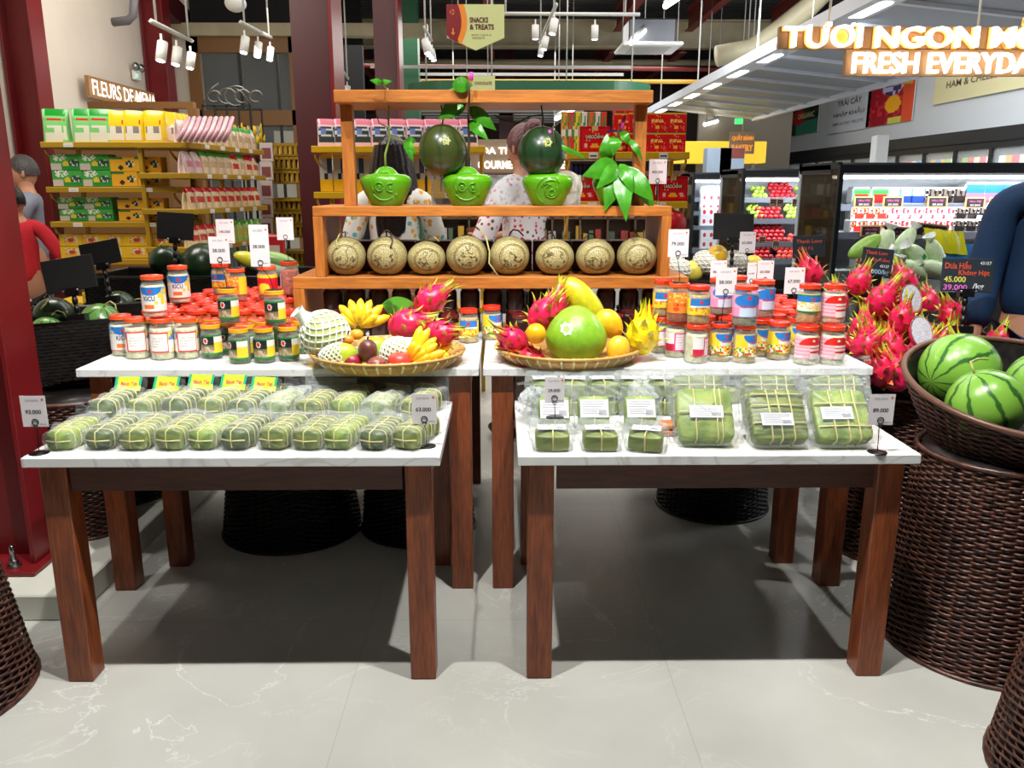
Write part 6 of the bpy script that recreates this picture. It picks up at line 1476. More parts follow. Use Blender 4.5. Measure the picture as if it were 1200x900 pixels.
for r_, (z, ks, nm) in enumerate(((zz[0], ['n4', 'n4', 'n1', 'n1', 'n1', 'n1', 'n1', 'n1', 'n1', 'n1'], 'top'), (zz[1], ['n4', 'n4', 'n1', 'n1', 'n1', 'n1', 'n2', 'n1', 'n2', 'n2'], 'second'), (zz[2], ['n2', 'n2', 'n2', 'n2', 'n2', 'n2', 'n2', 'n2', 'n2', 'n2'], 'third'), (zz[3], ['n2', 'n2', 'n2', 'n2', 'n2', 'n3', 'n3', 'n3', 'n3', 'n3'], 'lowest'))):
    for i, k in enumerate(ks):
        t = LL*(.05+.1*i); KB[k].put((q0.x+ca*t-sa*.07, q0.y+sa*t+ca*.07, z), ang+R.uniform(-.15, .15), '%s noodle bag on the %s shelf of the receding unit, %s' % ({'n1': 'green-topped', 'n2': 'red', 'n3': 'green', 'n4': 'pale pink'}[k], nm, rowfrom(i, 10)), 'noodle bags on the receding unit')
o = MB(); 
for k in range(9): o.tube([(k*.034, 0, 0), (k*.034+.04, 0, .06), (k*.034+.02, .16, .15)], .015, 6, (236, 200, 206) if k % 2 else (222, 170, 182))
o = o.build('sausage_pack', 'gloss'); p = at(205, 163, 5.2); o.location = (p.x, 5.25, zz[0]); tag(o, 'wide pale pink pack of long rolls sloping on top of the shelf corner', 'pack')
# flower rack
p0 = at(232, 128, 6.6); p1 = at(306, 128, 7.0)
fr = thing('flower_rack', 'black wrought iron rack with scrolled crest behind the receding shelf', 'rack', (p0.x, 6.7, 0)); W_ = p1.x-p0.x
b = MB(); zt = at(260, 123, 6.7).z; zb = at(260, 190, 6.7).z
b.box(0, W_, 0, .012, zt-.015, zt); b.box(0, W_, .3, .312, zt-.015, zt)
for k in range(5): b.box(W_*k/4-.006, W_*k/4+.006, 0, .012, 0, zt); b.box(W_*k/4-.006, W_*k/4+.006, .3, .312, 0, zt)
b.box(0, W_, 0, .312, zb, zb+.02); b.build('frame', 'black_matte', fr)
b = MB()
for cx, r_ in ((.1, .05), (.2, .07), (.32, .06), (.27, .09), (.42, .05)): b.tube([(cx+r_*math.cos(t*.5), 0, zt+.06+r_*math.sin(t*.5)*(1-t*.03)) for t in range(11)], .006, 5)
b.tube([(0, 0, zt), (.08, 0, zt+.12), (.14, 0, zt+.16)], .006, 5); b.tube([(W_, 0, zt), (W_-.06, 0, zt+.1), (W_-.14, 0, zt+.14)], .006, 5); b.build('scroll_crest', 'metal', fr)
fk = thing('yellow_flower_bunch', 'x', 'flowers'); b = MB()
r2 = random.Random(5)
for k in range(26):
    x, y = r2.uniform(-.055, .055), r2.uniform(-.04, .04); h_ = r2.uniform(.16, .27); b.tube([(x*.4, y*.4, 0), (x, y, h_*.6), (x*1.3, y*1.3, h_)], [.003, .004, .003], 4, (90, 130, 40)); b.tube([(x*1.3, y*1.3, h_-.05), (x*1.35, y*1.35, h_-.02), (x*1.5, y*1.5, h_+.02)], [.004, .013, .003], 5, (244, 206, 30))
b.build('flowers', 'fruit', fk); K = Kind(fk)
MB().lathe([(0, 0), (.045, 0), (.055, .1), (.05, .1), (0, .08)], 12, (150, 40, 30)).build('sleeve', 'paint', fk); K.ch = tree(fk)
for i in range(4): K.put((p0.x+W_*(i+.5)/4, 6.86, zb+.02), i, 'bunch of yellow flower buds in the black rack, '+rowfrom(i, 4), 'yellow flower bunches in the rack')
# yellow crate stacks
ck = thing('yellow_crate', 'x', 'crate'); b = MB(); w_, d_, h_ = .36, .3, .105; t = .012
b.box(-w_/2, w_/2, 0, d_, 0, t); b.box(-w_/2, w_/2, 0, t, h_-.02, h_); b.box(-w_/2, w_/2, d_-t, d_, 0, h_); b.box(-w_/2, -w_/2+t, 0, d_, 0, h_); b.box(w_/2-t, w_/2, 0, d_, 0, h_); b.box(-w_/2, w_/2, 0, t, 0, .018)
for k in range(9): b.box(-w_/2+k*w_/9, -w_/2+k*w_/9+.014, 0, t*.8, 0, h_)
b.build('slatted_body', 'oldyellow', ck); b = MB()
for k in range(8): b.box(-w_/2+.02+k*.041, -w_/2+.05+k*.041, .02, .2, .014, h_-.012, (226, 196, 110) if k % 2 else (200, 150, 60))
b.build('packed_goods', 'paint', ck); K = Kind(ck)
p = at(333, 250, 6.9)
for i, z in enumerate([.45+.108*k for k in range(13)]):
    if i in (5, 9): continue
    K.put((p.x+(0 if i % 2 else .02), 6.9, z+(.0 if i < 9 else 0)), 0, 'yellow slatted crate in the tall stack beside the wide red column, %s from the bottom' % ordn(i), 'stacked yellow crates')
st_ = MB(); 
for z in (.44, .98, 1.405): st_.box(p.x-.24, p.x+.24, 6.88, 7.25, z-.012, z)
for x in (-.24, .22): st_.box(p.x+x, p.x+x+.02, 7.2, 7.25, 0, 1.95)
o = st_.build('crate_rack', 'oldyellow'); tag(o, 'slim mustard rack carrying the stack of yellow crates', 'rack')
for i in range(7):
    q = at(312, 178+i*22, 6.75); o = MB().box(-.05, .05, 0, .02, -.07, .07, (206, 190, 190)).box(-.035, .035, -.002, 0, -.05, .03, (130, 70, 70)).build('hanging_packet', 'paint'); o.location = q; tag(o, 'small hanging packet left of the yellow crates, %s from the top' % ordn(i), 'packet', 'packets by the crates')
o = MB().box(-.06, .06, 0, .06, 0, .2, (196, 30, 40), bev=.01).box(-.04, .04, -.002, 0, .05, .14, (230, 200, 190)).build('red_carton', 'paint'); o.location = at(322, 322, 4.9); o.location.z = 1.03; tag(o, 'small red carton standing right of the marrows', 'carton')
# centre-left unit with pink snack bags
YC = 5.6; xc0 = at(368, 172, YC).x; xc1 = at(565, 172, YC).x; z1 = at(400, 171, YC).z; z2 = at(400, 225, YC).z
gondola('yellow shelf unit with pink-topped snack bags behind the hanging melons', xc1-xc0, .45, [z1, z2, z2-.12, .7], z1, loc=(xc0, YC, 0), bars=False, rail=.042)
for i, u in enumerate((383, 402, 425, 446, 466, 487, 508, 528, 549)):
    p = at(u, 150, YC+.1); KB['bagP'].put((p.x, YC+.1, z1), 0, 'pink-topped snack bag on the shelf behind the stand, '+rowfrom(i, 9), 'pink snack bags', (.86, 1, .92))
pk = boxart(.085, .03, .24, (236, 180, 30), lambda u, v: (240, 190, 30) if v > .88 or v < .32 else ((40, 50, 60) if (u-.5)**2+(v-.42)**2*2 < .03 else ((60, 80, 120) if u > .6 and v > .5 else (190, 190, 186)))); pk = mk(pk, 'coffee_packet', 'gloss'); pk.root['category'] = 'packet'
for i, u in enumerate((382, 398, 419, 434, 452, 470, 490, 508, 526, 544)):
    p = at(u, 200, YC+.1); pk.put((p.x, YC+.1, z2+.002), 0, 'yellow and grey packet under the pink bags, '+rowfrom(i, 10), 'yellow packets behind the stand')
# red tin unit on the right
xr0 = at(668, 180, YC).x; xr1 = at(805, 180, YC).x; zr1 = at(740, 178, YC).z; zr2 = at(740, 236, YC).z
gondola('bright yellow shelf unit of red biscuit boxes behind the stand', xr1-xr0, .45, [zr1, zr2, zr2-.35], zr1+.02, loc=(xr0, YC, 0), bars=False, rail=.045)
tin = thing('biscuit_tin', 'x', 'tin'); bt = boxart(.20, .08, .165, (206, 22, 26), aR); text_into(bt, 'LAROCHINA', .12, .022, (0, -.0025, .098), (240, 226, 190), 0, .02); bt.build('printed_case', 'gloss', tin); TB = Kind(tin)
tin2 = thing('gift_box', 'x', 'box'); bt = boxart(.135, .1, .125, (206, 26, 28), aR2); bt.build('printed_case', 'gloss', tin2); TS = Kind(tin2)
p = at(697, 165, YC+.05); TB.put((p.x, YC+.05, zr1), 0, 'large red biscuit tin on the upper right yellow shelf', 'red biscuit tins')
for i, u in enumerate((681, 716, 751, 789)): p = at(u, 215, YC+.05); TB.put((p.x, YC+.05, zr2), 0, 'large red biscuit tin on the lower yellow shelf, '+rowfrom(i, 4), 'red biscuit tins')
for j in range(2):
    for i, u in enumerate((748, 770, 792)): p = at(u, 160, YC+.06); TS.put((p.x, YC+.06, zr1+j*.127), 0, 'small red gift box right of the oak post, %s layer, %s' % (('lower', 'upper')[j], rowfrom(i, 3)), 'small red gift boxes')
for j in range(3): p = at(731, 160, YC+.1); TS.put((p.x, YC+.1, zr1+j*.127), 0, 'small red gift box left of the oak post, %s from the bottom' % ordn(j), 'small red gift boxes')
o = boxart(.11, .08, .14, (210, 30, 36), lambda u, v: (40, 60, 120) if v > .93 else ((240, 200, 80) if hsh(int(u*9), int(v*8)) > .82 else (216, 30, 40))).build('gift_box', 'gloss'); p = at(723, 165, YC+.05); o.location = (p.x-.02, YC+.03, zr1); tag(o, 'red gift box with blue lid edge next to the large upper tin', 'box')
for i, (u, c) in enumerate(((662, (236, 150, 60)), (669, (220, 60, 60)), (677, (240, 220, 60)), (684, (230, 232, 226)), (693, (226, 110, 60)), (700, (230, 232, 228)), (707, (214, 70, 50)))):
    def fc(a, v, c=c): return c if hsh(int(a*5), int(v*9)) > .45 else ((60, 160, 70) if hsh(int(a*5)+2, int(v*9)) > .5 else (240, 236, 226))
    o = boxart(.045, .06, .27, c, fc).build('cereal_pack', 'paint'); p = at(u, 150, YC+.22); o.location = (p.x, YC+.22, zr1); tag(o, 'slim colourful pack behind the large tin, '+rowfrom(i, 7), 'pack', 'slim packs behind the tins')
ck = MB().lathe([(0, 0), (.022, 0), (.024, .1), (.02, .11), (0, .11)], 12, lambda t: (30, 50, 120) if t < .7 else (200, 200, 206)).build('blue_can', 'gloss'); tag(ck, 'x', 'can'); K = Kind(ck)
for i in range(9): p = at(671+i*5.2, 195, YC+.3); K.put((p.x, YC+.3, zr2+.14), 0, 'blue can behind the lower red tins, '+rowfrom(i, 9), 'blue cans')
o = MB().box(xr0+.02, xr0+.5, YC+.25, YC+.36, zr2, zr2+.139, (120, 80, 50)).build('carton_riser', 'paint'); tag(o, 'brown carton carrying the row of blue cans', 'carton')
o = MB().lathe([(.0, 0), (.09, 0), (.09, .02), (0, .02)], 24, (206, 30, 36)).build('red_disc_box', 'gloss'); o.rotation_euler = (PI/2, 0, 0); o.location = at(788, 262, YC+.03); tag(o, 'round red box on the lowest yellow shelf right of the stand', 'box')

# ============================================================ FRIDGES
M['fridge'] = flat('black_fridge_frame', (14, 18, 22), .45)
M['fridgein'] = flat('fridge_interior', (176, 184, 192), .4)
M['rail'] = flat('grey_price_rail', (120, 128, 142), .3, .4)
M['endglass'] = film('tinted_end_glass', (.62, .58, .5), .55, .03, 0, 10, (60, 50, 36), .3)
def fridge(label, x0, x1, y0, shelves, top=1.68, base=.35, dep=.85):
    root = thing('display_fridge', label, 'fridge', ((x0+x1)/2, y0, 0)); hx = (x1-x0)/2
    MB().box(-hx, hx, 0, dep, 0, base, bev=.01).build('base', 'fridge', root)
    MB().box(-hx, hx, dep-.06, dep, base, top).build('back_panel', 'fridgein', root)
    MB().box(-hx, hx, .18, dep, top-.09, top, bev=.015).build('canopy', 'fridge', root)
    MB().box(-hx+.04, hx-.04, .2, .25, top-.115, top-.092).build('light_bar', 'led', root)
    for sx in (-hx, hx-.03):
        e = MB().box(sx, sx+.03, .02, .06, base, top-.02).box(sx, sx+.03, .06, dep, top-.05, top).build('end_frame', 'fridge', root)
        MB().box(sx+.008, sx+.016, .06, dep-.06, base, top-.05).build('end_glass', 'endglass', root)
    for i, z in enumerate(shelves):
        y_ = .42-.38*i/max(1, len(shelves)-1) if len(shelves) > 1 else .2
        MB().box(-hx+.03, hx-.03, y_, dep-.06, z-.02, z).build('shelf', 'fridgein', root)
        MB().box(-hx+.03, hx-.03, y_-.012, y_, z-.045, z+.006).build('price_rail', 'rail', root)
    l = bpy.data.lights.new('fridge_light', 'AREA'); l.shape = 'RECTANGLE'; l.size = hx*2-.1; l.size_y = .08; l.energy = 7.5*hx*2; l.color = (.95, .98, 1)
    lo = bpy.data.objects.new('fridge_light', l); COL.objects.link(lo); lo.location = ((x0+x1)/2, y0+.16, top-.12); lo.rotation_euler = (math.radians(28), 0, 0)
    return root
YN = 6.0
zf = [at(1080, 240, YN+.42).z, at(1080, 273, YN+.23).z, at(1080, 318, YN+.05).z]
fridge('long black open fridge of packed berries at the right', 2.42, 6.1, YN, zf)
zf2 = [at(930, 232, 8.42).z, at(930, 257, 8.29).z, at(930, 284, 8.17).z, at(930, 304, 8.05).z]
fridge('black open fridge of stacked apples, middle of the three', 2.3, 5.8, 8.0, zf2)
zf3 = [at(835, 232, 10.42).z, at(835, 248, 10.29).z, at(835, 265, 10.17).z, at(835, 292, 10.05).z]
fridge('farthest open fridge with white dairy packs', 2.28, 5.5, 10, zf3)
o = None
# berries and punnets
def punnet(fn, lid=True, w_=.14, h_=.07, wrap=None):
    root = thing('fruit_punnet', 'x', 'punnet'); b = MB(); b.box(-w_/2, w_/2, 0, .12, 0, h_*.95, (205, 210, 212), bev=.01)
    b.grid(12, 8, lambda u, v: ((u-.5)*w_*.9, -.001, h_*.1+v*h_*.75), fn, False); b.grid(12, 8, lambda u, v: ((u-.5)*w_*.9, .01+v*.1, h_*.951), fn, False); b.build('filled_tray', 'gloss', root); return Kind(root)
def fsp(a, b_, c=None): return lambda u, v: (a if hsh(int(u*9), int(v*6)) > .35 else (b_ if hsh(int(u*9)+4, int(v*6)) > .3 else (c or (235, 235, 235))))
PU = {'straw': punnet(lambda u, v: (80, 190, 110) if u < .1 or u > .9 or v > .85 else ((226, 40, 40) if v < .6 else (60, 150, 70))), 'blue': punnet(lambda u, v: (40, 70, 150) if v < .45 else ((230, 236, 244) if .3 < u < .7 else (150, 190, 226)), w_=.12),
      'grape': punnet(fsp((40, 34, 36), (120, 110, 100))), 'pack': punnet(lambda u, v: (40, 130, 210) if v > .5 else (214, 110, 140), w_=.16, h_=.09), 'mix': punnet(fsp((236, 226, 228), (220, 60, 80), (250, 250, 250))), 'mix2': punnet(fsp((230, 60, 50), (240, 240, 240), (110, 190, 80)))}
row1 = [(1010, 'straw', 'green-edged strawberry punnet'), (1032, 'straw', 'second green-edged strawberry punnet'), (1049, 'blue', 'blue berry cup'), (1062, 'blue', 'blue berry cup'), (1076, 'blue', 'blue berry cup'), (1093, 'grape', 'dark grape punnet'), (1108, 'grape', 'dark grape punnet'), (1123, 'grape', 'dark grape punnet'), (1143, 'pack', 'blue-topped fruit pack'), (1165, 'pack', 'blue-topped fruit pack'), (1185, 'pack', 'blue-topped fruit pack')]
for i, (u, k, l) in enumerate(row1): p = at(u, 225, YN+.46); PU[k].put((p.x, YN+.46, zf[0]), 0, l+' on the upper fridge shelf, '+rowfrom(i, len(row1)), 'punnets on the upper fridge shelf', (1.0, 1, 2.0))
ks = ['mix2', 'mix2', 'mix2', 'mix', 'mix', 'mix', 'mix', 'mix', 'mix', 'grape', 'grape', 'grape', 'pack', 'pack', 'mix']
for j in range(2):
    for i, k in enumerate(ks):
        u = 1005+i*13.2; p = at(u, 258, YN+.26+j*.14); PU[k].put((p.x, YN+.26+j*.14, zf[1]+j*.09), 0, '%s punnet on the second fridge shelf, %s row, %s' % ({'mix2': 'red and green', 'mix': 'pink and white', 'grape': 'dark grape', 'pack': 'blue-topped'}[k], ('front', 'back')[j], rowfrom(i, 15)), 'punnets on the second fridge shelf', (.8, 1, 1.5))
for i in range(14):
    u = 1012+i*15; p = at(u, 310, YN+.08); PU['mix' if i % 3 else 'mix2'].put((p.x, YN+.08, zf[2]), 0, 'punnet on the lowest fridge shelf, '+rowfrom(i, 14), 'punnets on the lowest fridge shelf', (.9, 1, 1.8))
tb = MB().box(-.07, .07, 0, .008, 0, .075, (196, 160, 100)).box(-.06, .06, -.002, 0, .008, .066, (34, 24, 30)); text_into(tb, 'Nho Mỹ', .08, .018, (0, -.003, .045), (200, 90, 150)); text_into(tb, '89.000', .07, .013, (0, -.003, .02), (200, 200, 210)); tb = tb.build('chalk_label', 'paint'); tag(tb, 'x', 'price label'); TK = Kind(tb)
for i, (u, v, dy) in enumerate(((1012, 237, .40), (1046, 237, .40), (1098, 237, .40), (1142, 238, .40), (1170, 238, .40), (1020, 271, .21), (1050, 275, .12), (1090, 272, .12))):
    p = at(u, v+6, YN+dy); TK.put((p.x, YN+dy, p.z), 0, 'wood-framed chalk label on the berry fridge, %s row, %s' % (('upper', rowfrom(i, 5)) if i < 5 else ('lower', rowfrom(i-5, 3))), 'chalk labels on the berry fridge', (1.1, 1, 1.1) if i < 6 else (1.8, 1, 1.3), (0, 0 if i < 6 else .1, 0))
for i, (u, v) in enumerate(((906, 237), (914, 237), (932, 237), (959, 238), (947, 263), (893, 281), (909, 286))): p = at(u, v+5, 8.0); TK.put((p.x, 8.0, p.z), 0, 'small chalk label on the apple fridge, '+rowfrom(i, 7), 'chalk labels on the apple fridge', (.45, 1, 1.0))
# apples
def apple_kind(c1, c2, r=.027):
    b = MB().ell((0, 0, r*.9), r, r, r*.9, 12, 8, gradcol(c1, c2, .2)).build('apple', 'fruit'); tag(b, 'x', 'apple'); return Kind(b)
AG = apple_kind((150, 206, 60), (190, 226, 90)); AR = apple_kind((170, 16, 34), (206, 40, 50)); AP = apple_kind((226, 120, 90), (236, 60, 60)); AK = apple_kind((96, 66, 44), (130, 90, 60))
def heap(K, cname, u0, u1, v, n, Y, z, nm, rows):
    a = at(u0, v, Y).x; b_ = at(u1, v, Y).x; m = max(1, round((b_-a)/.054))
    for j in range(rows):
        for i in range(m-j % 2): K.put((a+(i+.5*(j % 2))*.054, Y+j*.045, z+j*.036), R.uniform(0, 6), '%s in the %s' % (cname, nm), '%s in the %s' % (cname, nm))
heap(AG, 'green apple', 884, 903, 228, 0, 8.46, zf2[0], 'top shelf heap left of the red apples', 3)
heap(AR, 'red apple', 904, 934, 228, 0, 8.46, zf2[0], 'top shelf heap of the apple fridge', 4)
heap(AG, 'green apple', 936, 968, 228, 0, 8.46, zf2[0], 'top shelf heap right of the red apples', 3)
heap(AG, 'green apple', 880, 896, 250, 0, 8.33, zf2[1], 'second shelf heap at the left', 4)
heap(AR, 'red apple', 890, 924, 252, 0, 8.31, zf2[1], 'second shelf heap in the middle', 3)
heap(AG, 'green apple', 924, 952, 252, 0, 8.31, zf2[1], 'second shelf heap near the kiwis', 4)
heap(AK, 'brown kiwi', 953, 975, 252, 0, 8.31, zf2[1], 'second shelf heap at the right', 4)
heap(AR, 'dark red apple', 882, 925, 275, 0, 8.2, zf2[2], 'third shelf heap', 5)
heap(AP, 'pinkish apple', 925, 970, 275, 0, 8.2, zf2[2], 'third shelf heap at the right', 2)
heap(AR, 'red apple', 884, 912, 300, 0, 8.09, zf2[3], 'lowest shelf heap at the left', 3)
heap(AP, 'pinkish apple', 912, 960, 300, 0, 8.09, zf2[3], 'lowest shelf heap at the right', 3)
# dairy
db = MB().lathe([(0, 0), (.045, 0), (.05, .1), (.035, .14), (.02, .15), (0, .15)], 12, lambda t: (236, 238, 240)).build('milk_bottle', 'gloss'); tag(db, 'x', 'bottle'); K = Kind(db)
for i in range(8): p = at(824+i*5.4, 225, 10.46); K.put((p.x, 10.46, zf3[0]), 0, 'white bottle on the top shelf of the farthest fridge, '+rowfrom(i, 8), 'white bottles')
db = boxart(.09, .08, .11, (226, 232, 240), lambda u, v: (206, 40, 60) if (u-.5)**2+(v-.5)**2 < .05 else (230, 236, 244)); K = mk(db, 'yoghurt_pack'); K.root['category'] = 'pack'
for s_, (v, dy) in enumerate(((243, .33), (258, .21), (285, .09))):
    for j in range(2):
        for i in range(6): p = at(825+i*8, v, 10+dy); K.put((p.x, 10+dy, zf3[s_+1]+j*.112), 0, 'white pack with red dot, %s dairy shelf, %s layer, %s' % (('second', 'third', 'lowest')[s_], ('lower', 'upper')[j], rowfrom(i, 6)), 'dairy packs')
# yellow bag and blue bags lying on the berry fridge edge
for i, (u, v, c, w_) in enumerate(((1108, 283, (232, 228, 30), .26), (1130, 299, (40, 130, 206), .25))):
    o = MB().grid(16, 8, lambda a, b_: ((a-.5)*w_, (b_-.5)*.16, .02*math.sin(PI*a)*math.sin(PI*b_)+.004*math.sin(a*20)), lambda a, b_: c, True); o.grid(16, 8, lambda a, b_: ((a-.5)*w_, (.5-b_)*.16, -.01*math.sin(PI*a)*math.sin(PI*b_)), lambda a, b_: c, True); o = o.build('flat_bag', 'gloss'); o.location = at(u, v, 5.0); o.rotation_euler = (1.0, .1, .1); tag(o, ('bright yellow bag', 'blue bag')[i]+' on the bin behind the wrapped melons', 'bag')
o = MB().box(-.5, .5, 0, .5, 0, .98, (60, 50, 50), bev=.02).build('dark_bin', 'paint'); p = at(1130, 300, 5.0); o.location = (p.x, 5.0, .0); tag(o, 'dark display bin behind the film-wrapped melons', 'bin')

# ============================================================ CANOPY, BIG SIGN, RIGHT WALL
cn = thing('slatted_canopy', 'white slatted canopy with recessed lights over the fridges', 'canopy', (0, 0, 0))
M['canopy_white'] = flat('white_canopy_edge', (214, 220, 230), .4)  # plain white paint of the soffit and ribs
b = MB().box(2.45, 2.52, 4.6, 14.9, 2.70, 2.80); b.box(2.52, 2.80, 4.6, 14.9, 2.76, 2.80); b.build('soffit', 'canopy_white', cn)
M['slat'] = flat('grey_canopy_panel', (150, 156, 164), .45)
b = MB()
def cz(x): return 2.84-.16*(x-2.8)/1.6
b.add([(2.8, 4.6, cz(2.8)), (4.4, 4.6, cz(4.4)), (4.4, 14.9, cz(4.4)), (2.8, 14.9, cz(2.8)), (2.8, 4.6, cz(2.8)+.03), (4.4, 4.6, cz(4.4)+.03), (4.4, 14.9, cz(4.4)+.03), (2.8, 14.9, cz(2.8)+.03)], [(0, 3, 2, 1), (4, 5, 6, 7), (0, 1, 5, 4), (1, 2, 6, 5), (2, 3, 7, 6), (3, 0, 4, 7)]); b.build('panels', 'slat', cn)
b = MB()
for k in range(13):
    y = 4.7+k*.84; b.add([(2.8, y, cz(2.8)-.03), (4.4, y, cz(4.4)-.03), (4.4, y+.06, cz(4.4)-.03), (2.8, y+.06, cz(2.8)-.03), (2.8, y, cz(2.8)), (4.4, y, cz(4.4)), (4.4, y+.06, cz(4.4)), (2.8, y+.06, cz(2.8))], [(0, 3, 2, 1), (0, 1, 5, 4), (2, 3, 7, 6)])
b.box(4.36, 4.44, 4.6, 14.9, 2.63, 2.72); b.build('ribs', 'canopy_white', cn)
for k in range(9): MB().box(2.56, 2.74, 5.0+k*1.15, 5.5+k*1.15, 2.752, 2.762).build('light_panel', 'led', cn)
for k in range(4):
    for x in (2.5, 3.9): MB().tube([(x, 6+k*2.5, 2.8), (x, 6+k*2.5, 4.75)], .01, 5).build('hanger_rod', 'duct', cn)
def gsign():
    Y = 5.2; root = thing('hanging_sign', 'large glowing Vietnamese sign reading fresh everyday at the top right', 'sign', (0, 0, 0))
    a = at(915, 42, Y); c = at(1215, 42, Y); zt = at(1000, 30, Y).z; zb = at(1000, 56, Y).z
    M['palewood'] = flat('pale_sign_board', (150, 112, 70), .6)
    MB().box(a.x, c.x+.6, Y+.03, Y+.07, zb, zt).build('back_board', 'palewood', root)
    a2 = at(993, 75, Y); zt2 = at(1000, 57, Y).z; zb2 = at(1000, 88, Y).z; MB().box(a2.x, c.x+.6, Y+.03, Y+.07, zb2, zt2).build('back_board', 'palewood', root)
    b = MB(); b2_ = MB(); h0 = at(1000, 27, Y).z-at(1000, 55, Y).z
    w1 = at(1228, 40, Y).x-at(918, 40, Y).x
    text_into(b, 'TƯƠI NGON MỖI', w1, h0*1.35, ((at(918, 40, Y).x+at(1228, 40, Y).x)/2, Y, at(1000, 37, Y).z), (255, 255, 255), .03, .012); 
    text_into(b2_, 'FRESH EVERYDAY', (at(1225, 75, Y).x-at(998, 75, Y).x), at(1000, 61, Y).z-at(1000, 86, Y).z, ((at(998, 75, Y).x+at(1225, 75, Y).x)/2, Y, at(1000, 74, Y).z), (255, 255, 255), .03, .012)
    b.build('lettering', 'glowwhite', root); b2_.build('lettering', 'glowwhite', root)
    b = MB(); text_into(b, 'TƯƠI NGON MỖI', w1*1.005, h0*1.42, ((at(918, 40, Y).x+at(1228, 40, Y).x)/2, Y+.025, at(1000, 37, Y).z), (255, 255, 255), .01, .03); b.build('glow_halo_layer', 'glowwarm', root)  # warm glow around the letters, put in as a glowing layer
    for x in (a.x+.3, a.x+1.2): MB().tube([(x, Y+.05, zt), (x, Y+.05, 4.75)], .008, 5).build('hanger_rod', 'duct', root)
gsign()
XW = 6.28
def atX(u, v, X): q = ray(u, v); t = X/q.x; return Vector((X, q.y*t, H+q.z*t))
def poster(name, label, u0, u1, vt0, vb0, fn, nx=30, ny=16, X=XW, mat='paint', text=()):
    a = atX(u0, vt0, X); b_ = atX(u0, vb0, X); c = atX(u1, (vt0+vb0)/2, X); y0, y1 = a.y, c.y; z1_, z0_ = a.z, b_.z
    b = MB().box(X-.012, X-.001, min(y0, y1), max(y0, y1), z0_, z1_, (206, 206, 204)); 
    b.grid(nx, ny, lambda u, v: (X-.014, y0+(y1-y0)*u, z0_+(z1_-z0_)*v), fn, False)
    for (t, uc, vc, w_, h_, col) in text:
        text_into(b, t, w_*abs(y1-y0), h_*(z1_-z0_), (0, 0, 0), col, 0, .02, lambda px, pz: (X-.016, y0+(y1-y0)*uc+px*(1 if y1 > y0 else -1), z0_+(z1_-z0_)*vc+pz))
    o = b.build(name, mat); tag(o, label, 'poster'); return o
poster('wall_poster', 'dark green organic poster of vegetables on the right wall', 903, 959, 128, 164, lambda u, v: ((150, 190, 50) if abs(u-.28-.05*math.sin(v*5)) < .05 or abs(u-.42) < .04 else ((190, 40, 40) if (u-.64)**2*4+(v-.5)**2 < .05 else ((60, 140, 110) if u > .6 and v < .35 else ((40, 70, 40) if hsh(int(u*12), int(v*7)) > .4 else (24, 40, 28))))), text=(('ORGANIC', .78, .52, .3, .15, (230, 226, 170)),))
poster('wall_poster', 'pale poster lettered for imported fruit on the right wall', 975, 1020, 108, 157, lambda u, v: (196, 202, 212), 4, 4, text=(('TRÁI CÂY', .5, .68, .6, .16, (60, 60, 66)), ('NHẬP KHẨU', .5, .42, .75, .16, (60, 60, 66)), ('IMPORTED FRUITS', .5, .2, .75, .07, (110, 110, 116))))
poster('wall_poster', 'colourful fruit picture poster of cherries, grapes and orange', 1020, 1071, 98, 149, lambda u, v: ((240, 170, 30) if (u-.58)**2*1.3+(v-.42)**2 < .035 else ((70, 50, 90) if (u-.55)**2+(v-.85)**2 < .06 and hsh(int(u*18), int(v*14)) > .3 else ((180, 180, 210) if (u-.55)**2+(v-.85)**2 < .06 else ((220, 80, 40) if u > .78 else ((206, 200, 80) if v < .12 and u > .5 else ((150, 16, 34) if hsh(int(u*16), int(v*14)) > .4 else (200, 40, 50))))))), 36, 30)
poster('wall_poster', 'yellowish ham and cheese shop banner at the far right wall', 1100, 1206, 70, 122, lambda u, v: (214, 206, 160), 4, 4, text=(('YOUR HAM', .62, .74, .6, .22, (90, 84, 50)), ('HAM & CHEESE SHOP', .55, .38, .8, .15, (90, 84, 60))))
# freezer bank along the right wall
fz = thing('wall_freezer', 'row of black glass-door freezers along the right wall', 'freezer', (0, 0, 0)); X0 = 5.7
MB().box(X0+.08, 6.28, 8.2, 19.2, 0, 2.14).build('cabinet', 'fridgein', fz)
MB().box(X0-.02, X0+.3, 8.2, 19.2, 2.02, 2.18, bev=.01).build('header', 'fridge', fz)
for k in range(14):
    y = 8.25+k*.78; MB().box(X0, X0+.05, y, y+.07, 0, 2.02).box(X0, X0+.05, y+.07, y+.78, 1.95, 2.02).box(X0, X0+.05, y+.07, y+.78, 0, .3).build('door_frame', 'fridge', fz)
    MB().box(X0+.02, X0+.028, y+.07, y+.78, .3, 1.95).build('door_glass', 'glass', fz)
    b = MB()
    for z in (.6, 1.0, 1.35, 1.66):
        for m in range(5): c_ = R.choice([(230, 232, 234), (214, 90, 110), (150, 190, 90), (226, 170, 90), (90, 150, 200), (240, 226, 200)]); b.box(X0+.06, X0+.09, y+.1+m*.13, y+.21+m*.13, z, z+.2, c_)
    b.build('frozen_goods', 'lit', fz)  # packets glow by emission as if lit inside the freezers
o = MB().box(-.07, .07, -.07, .07, 0, 2.05, bev=.01).build('white_pillar', 'white'); p = at(697*0+1032*0+ 1032, 170, 7.6); o.location = (at(1031, 170, 9.2).x, 9.2, 0); struct(o)
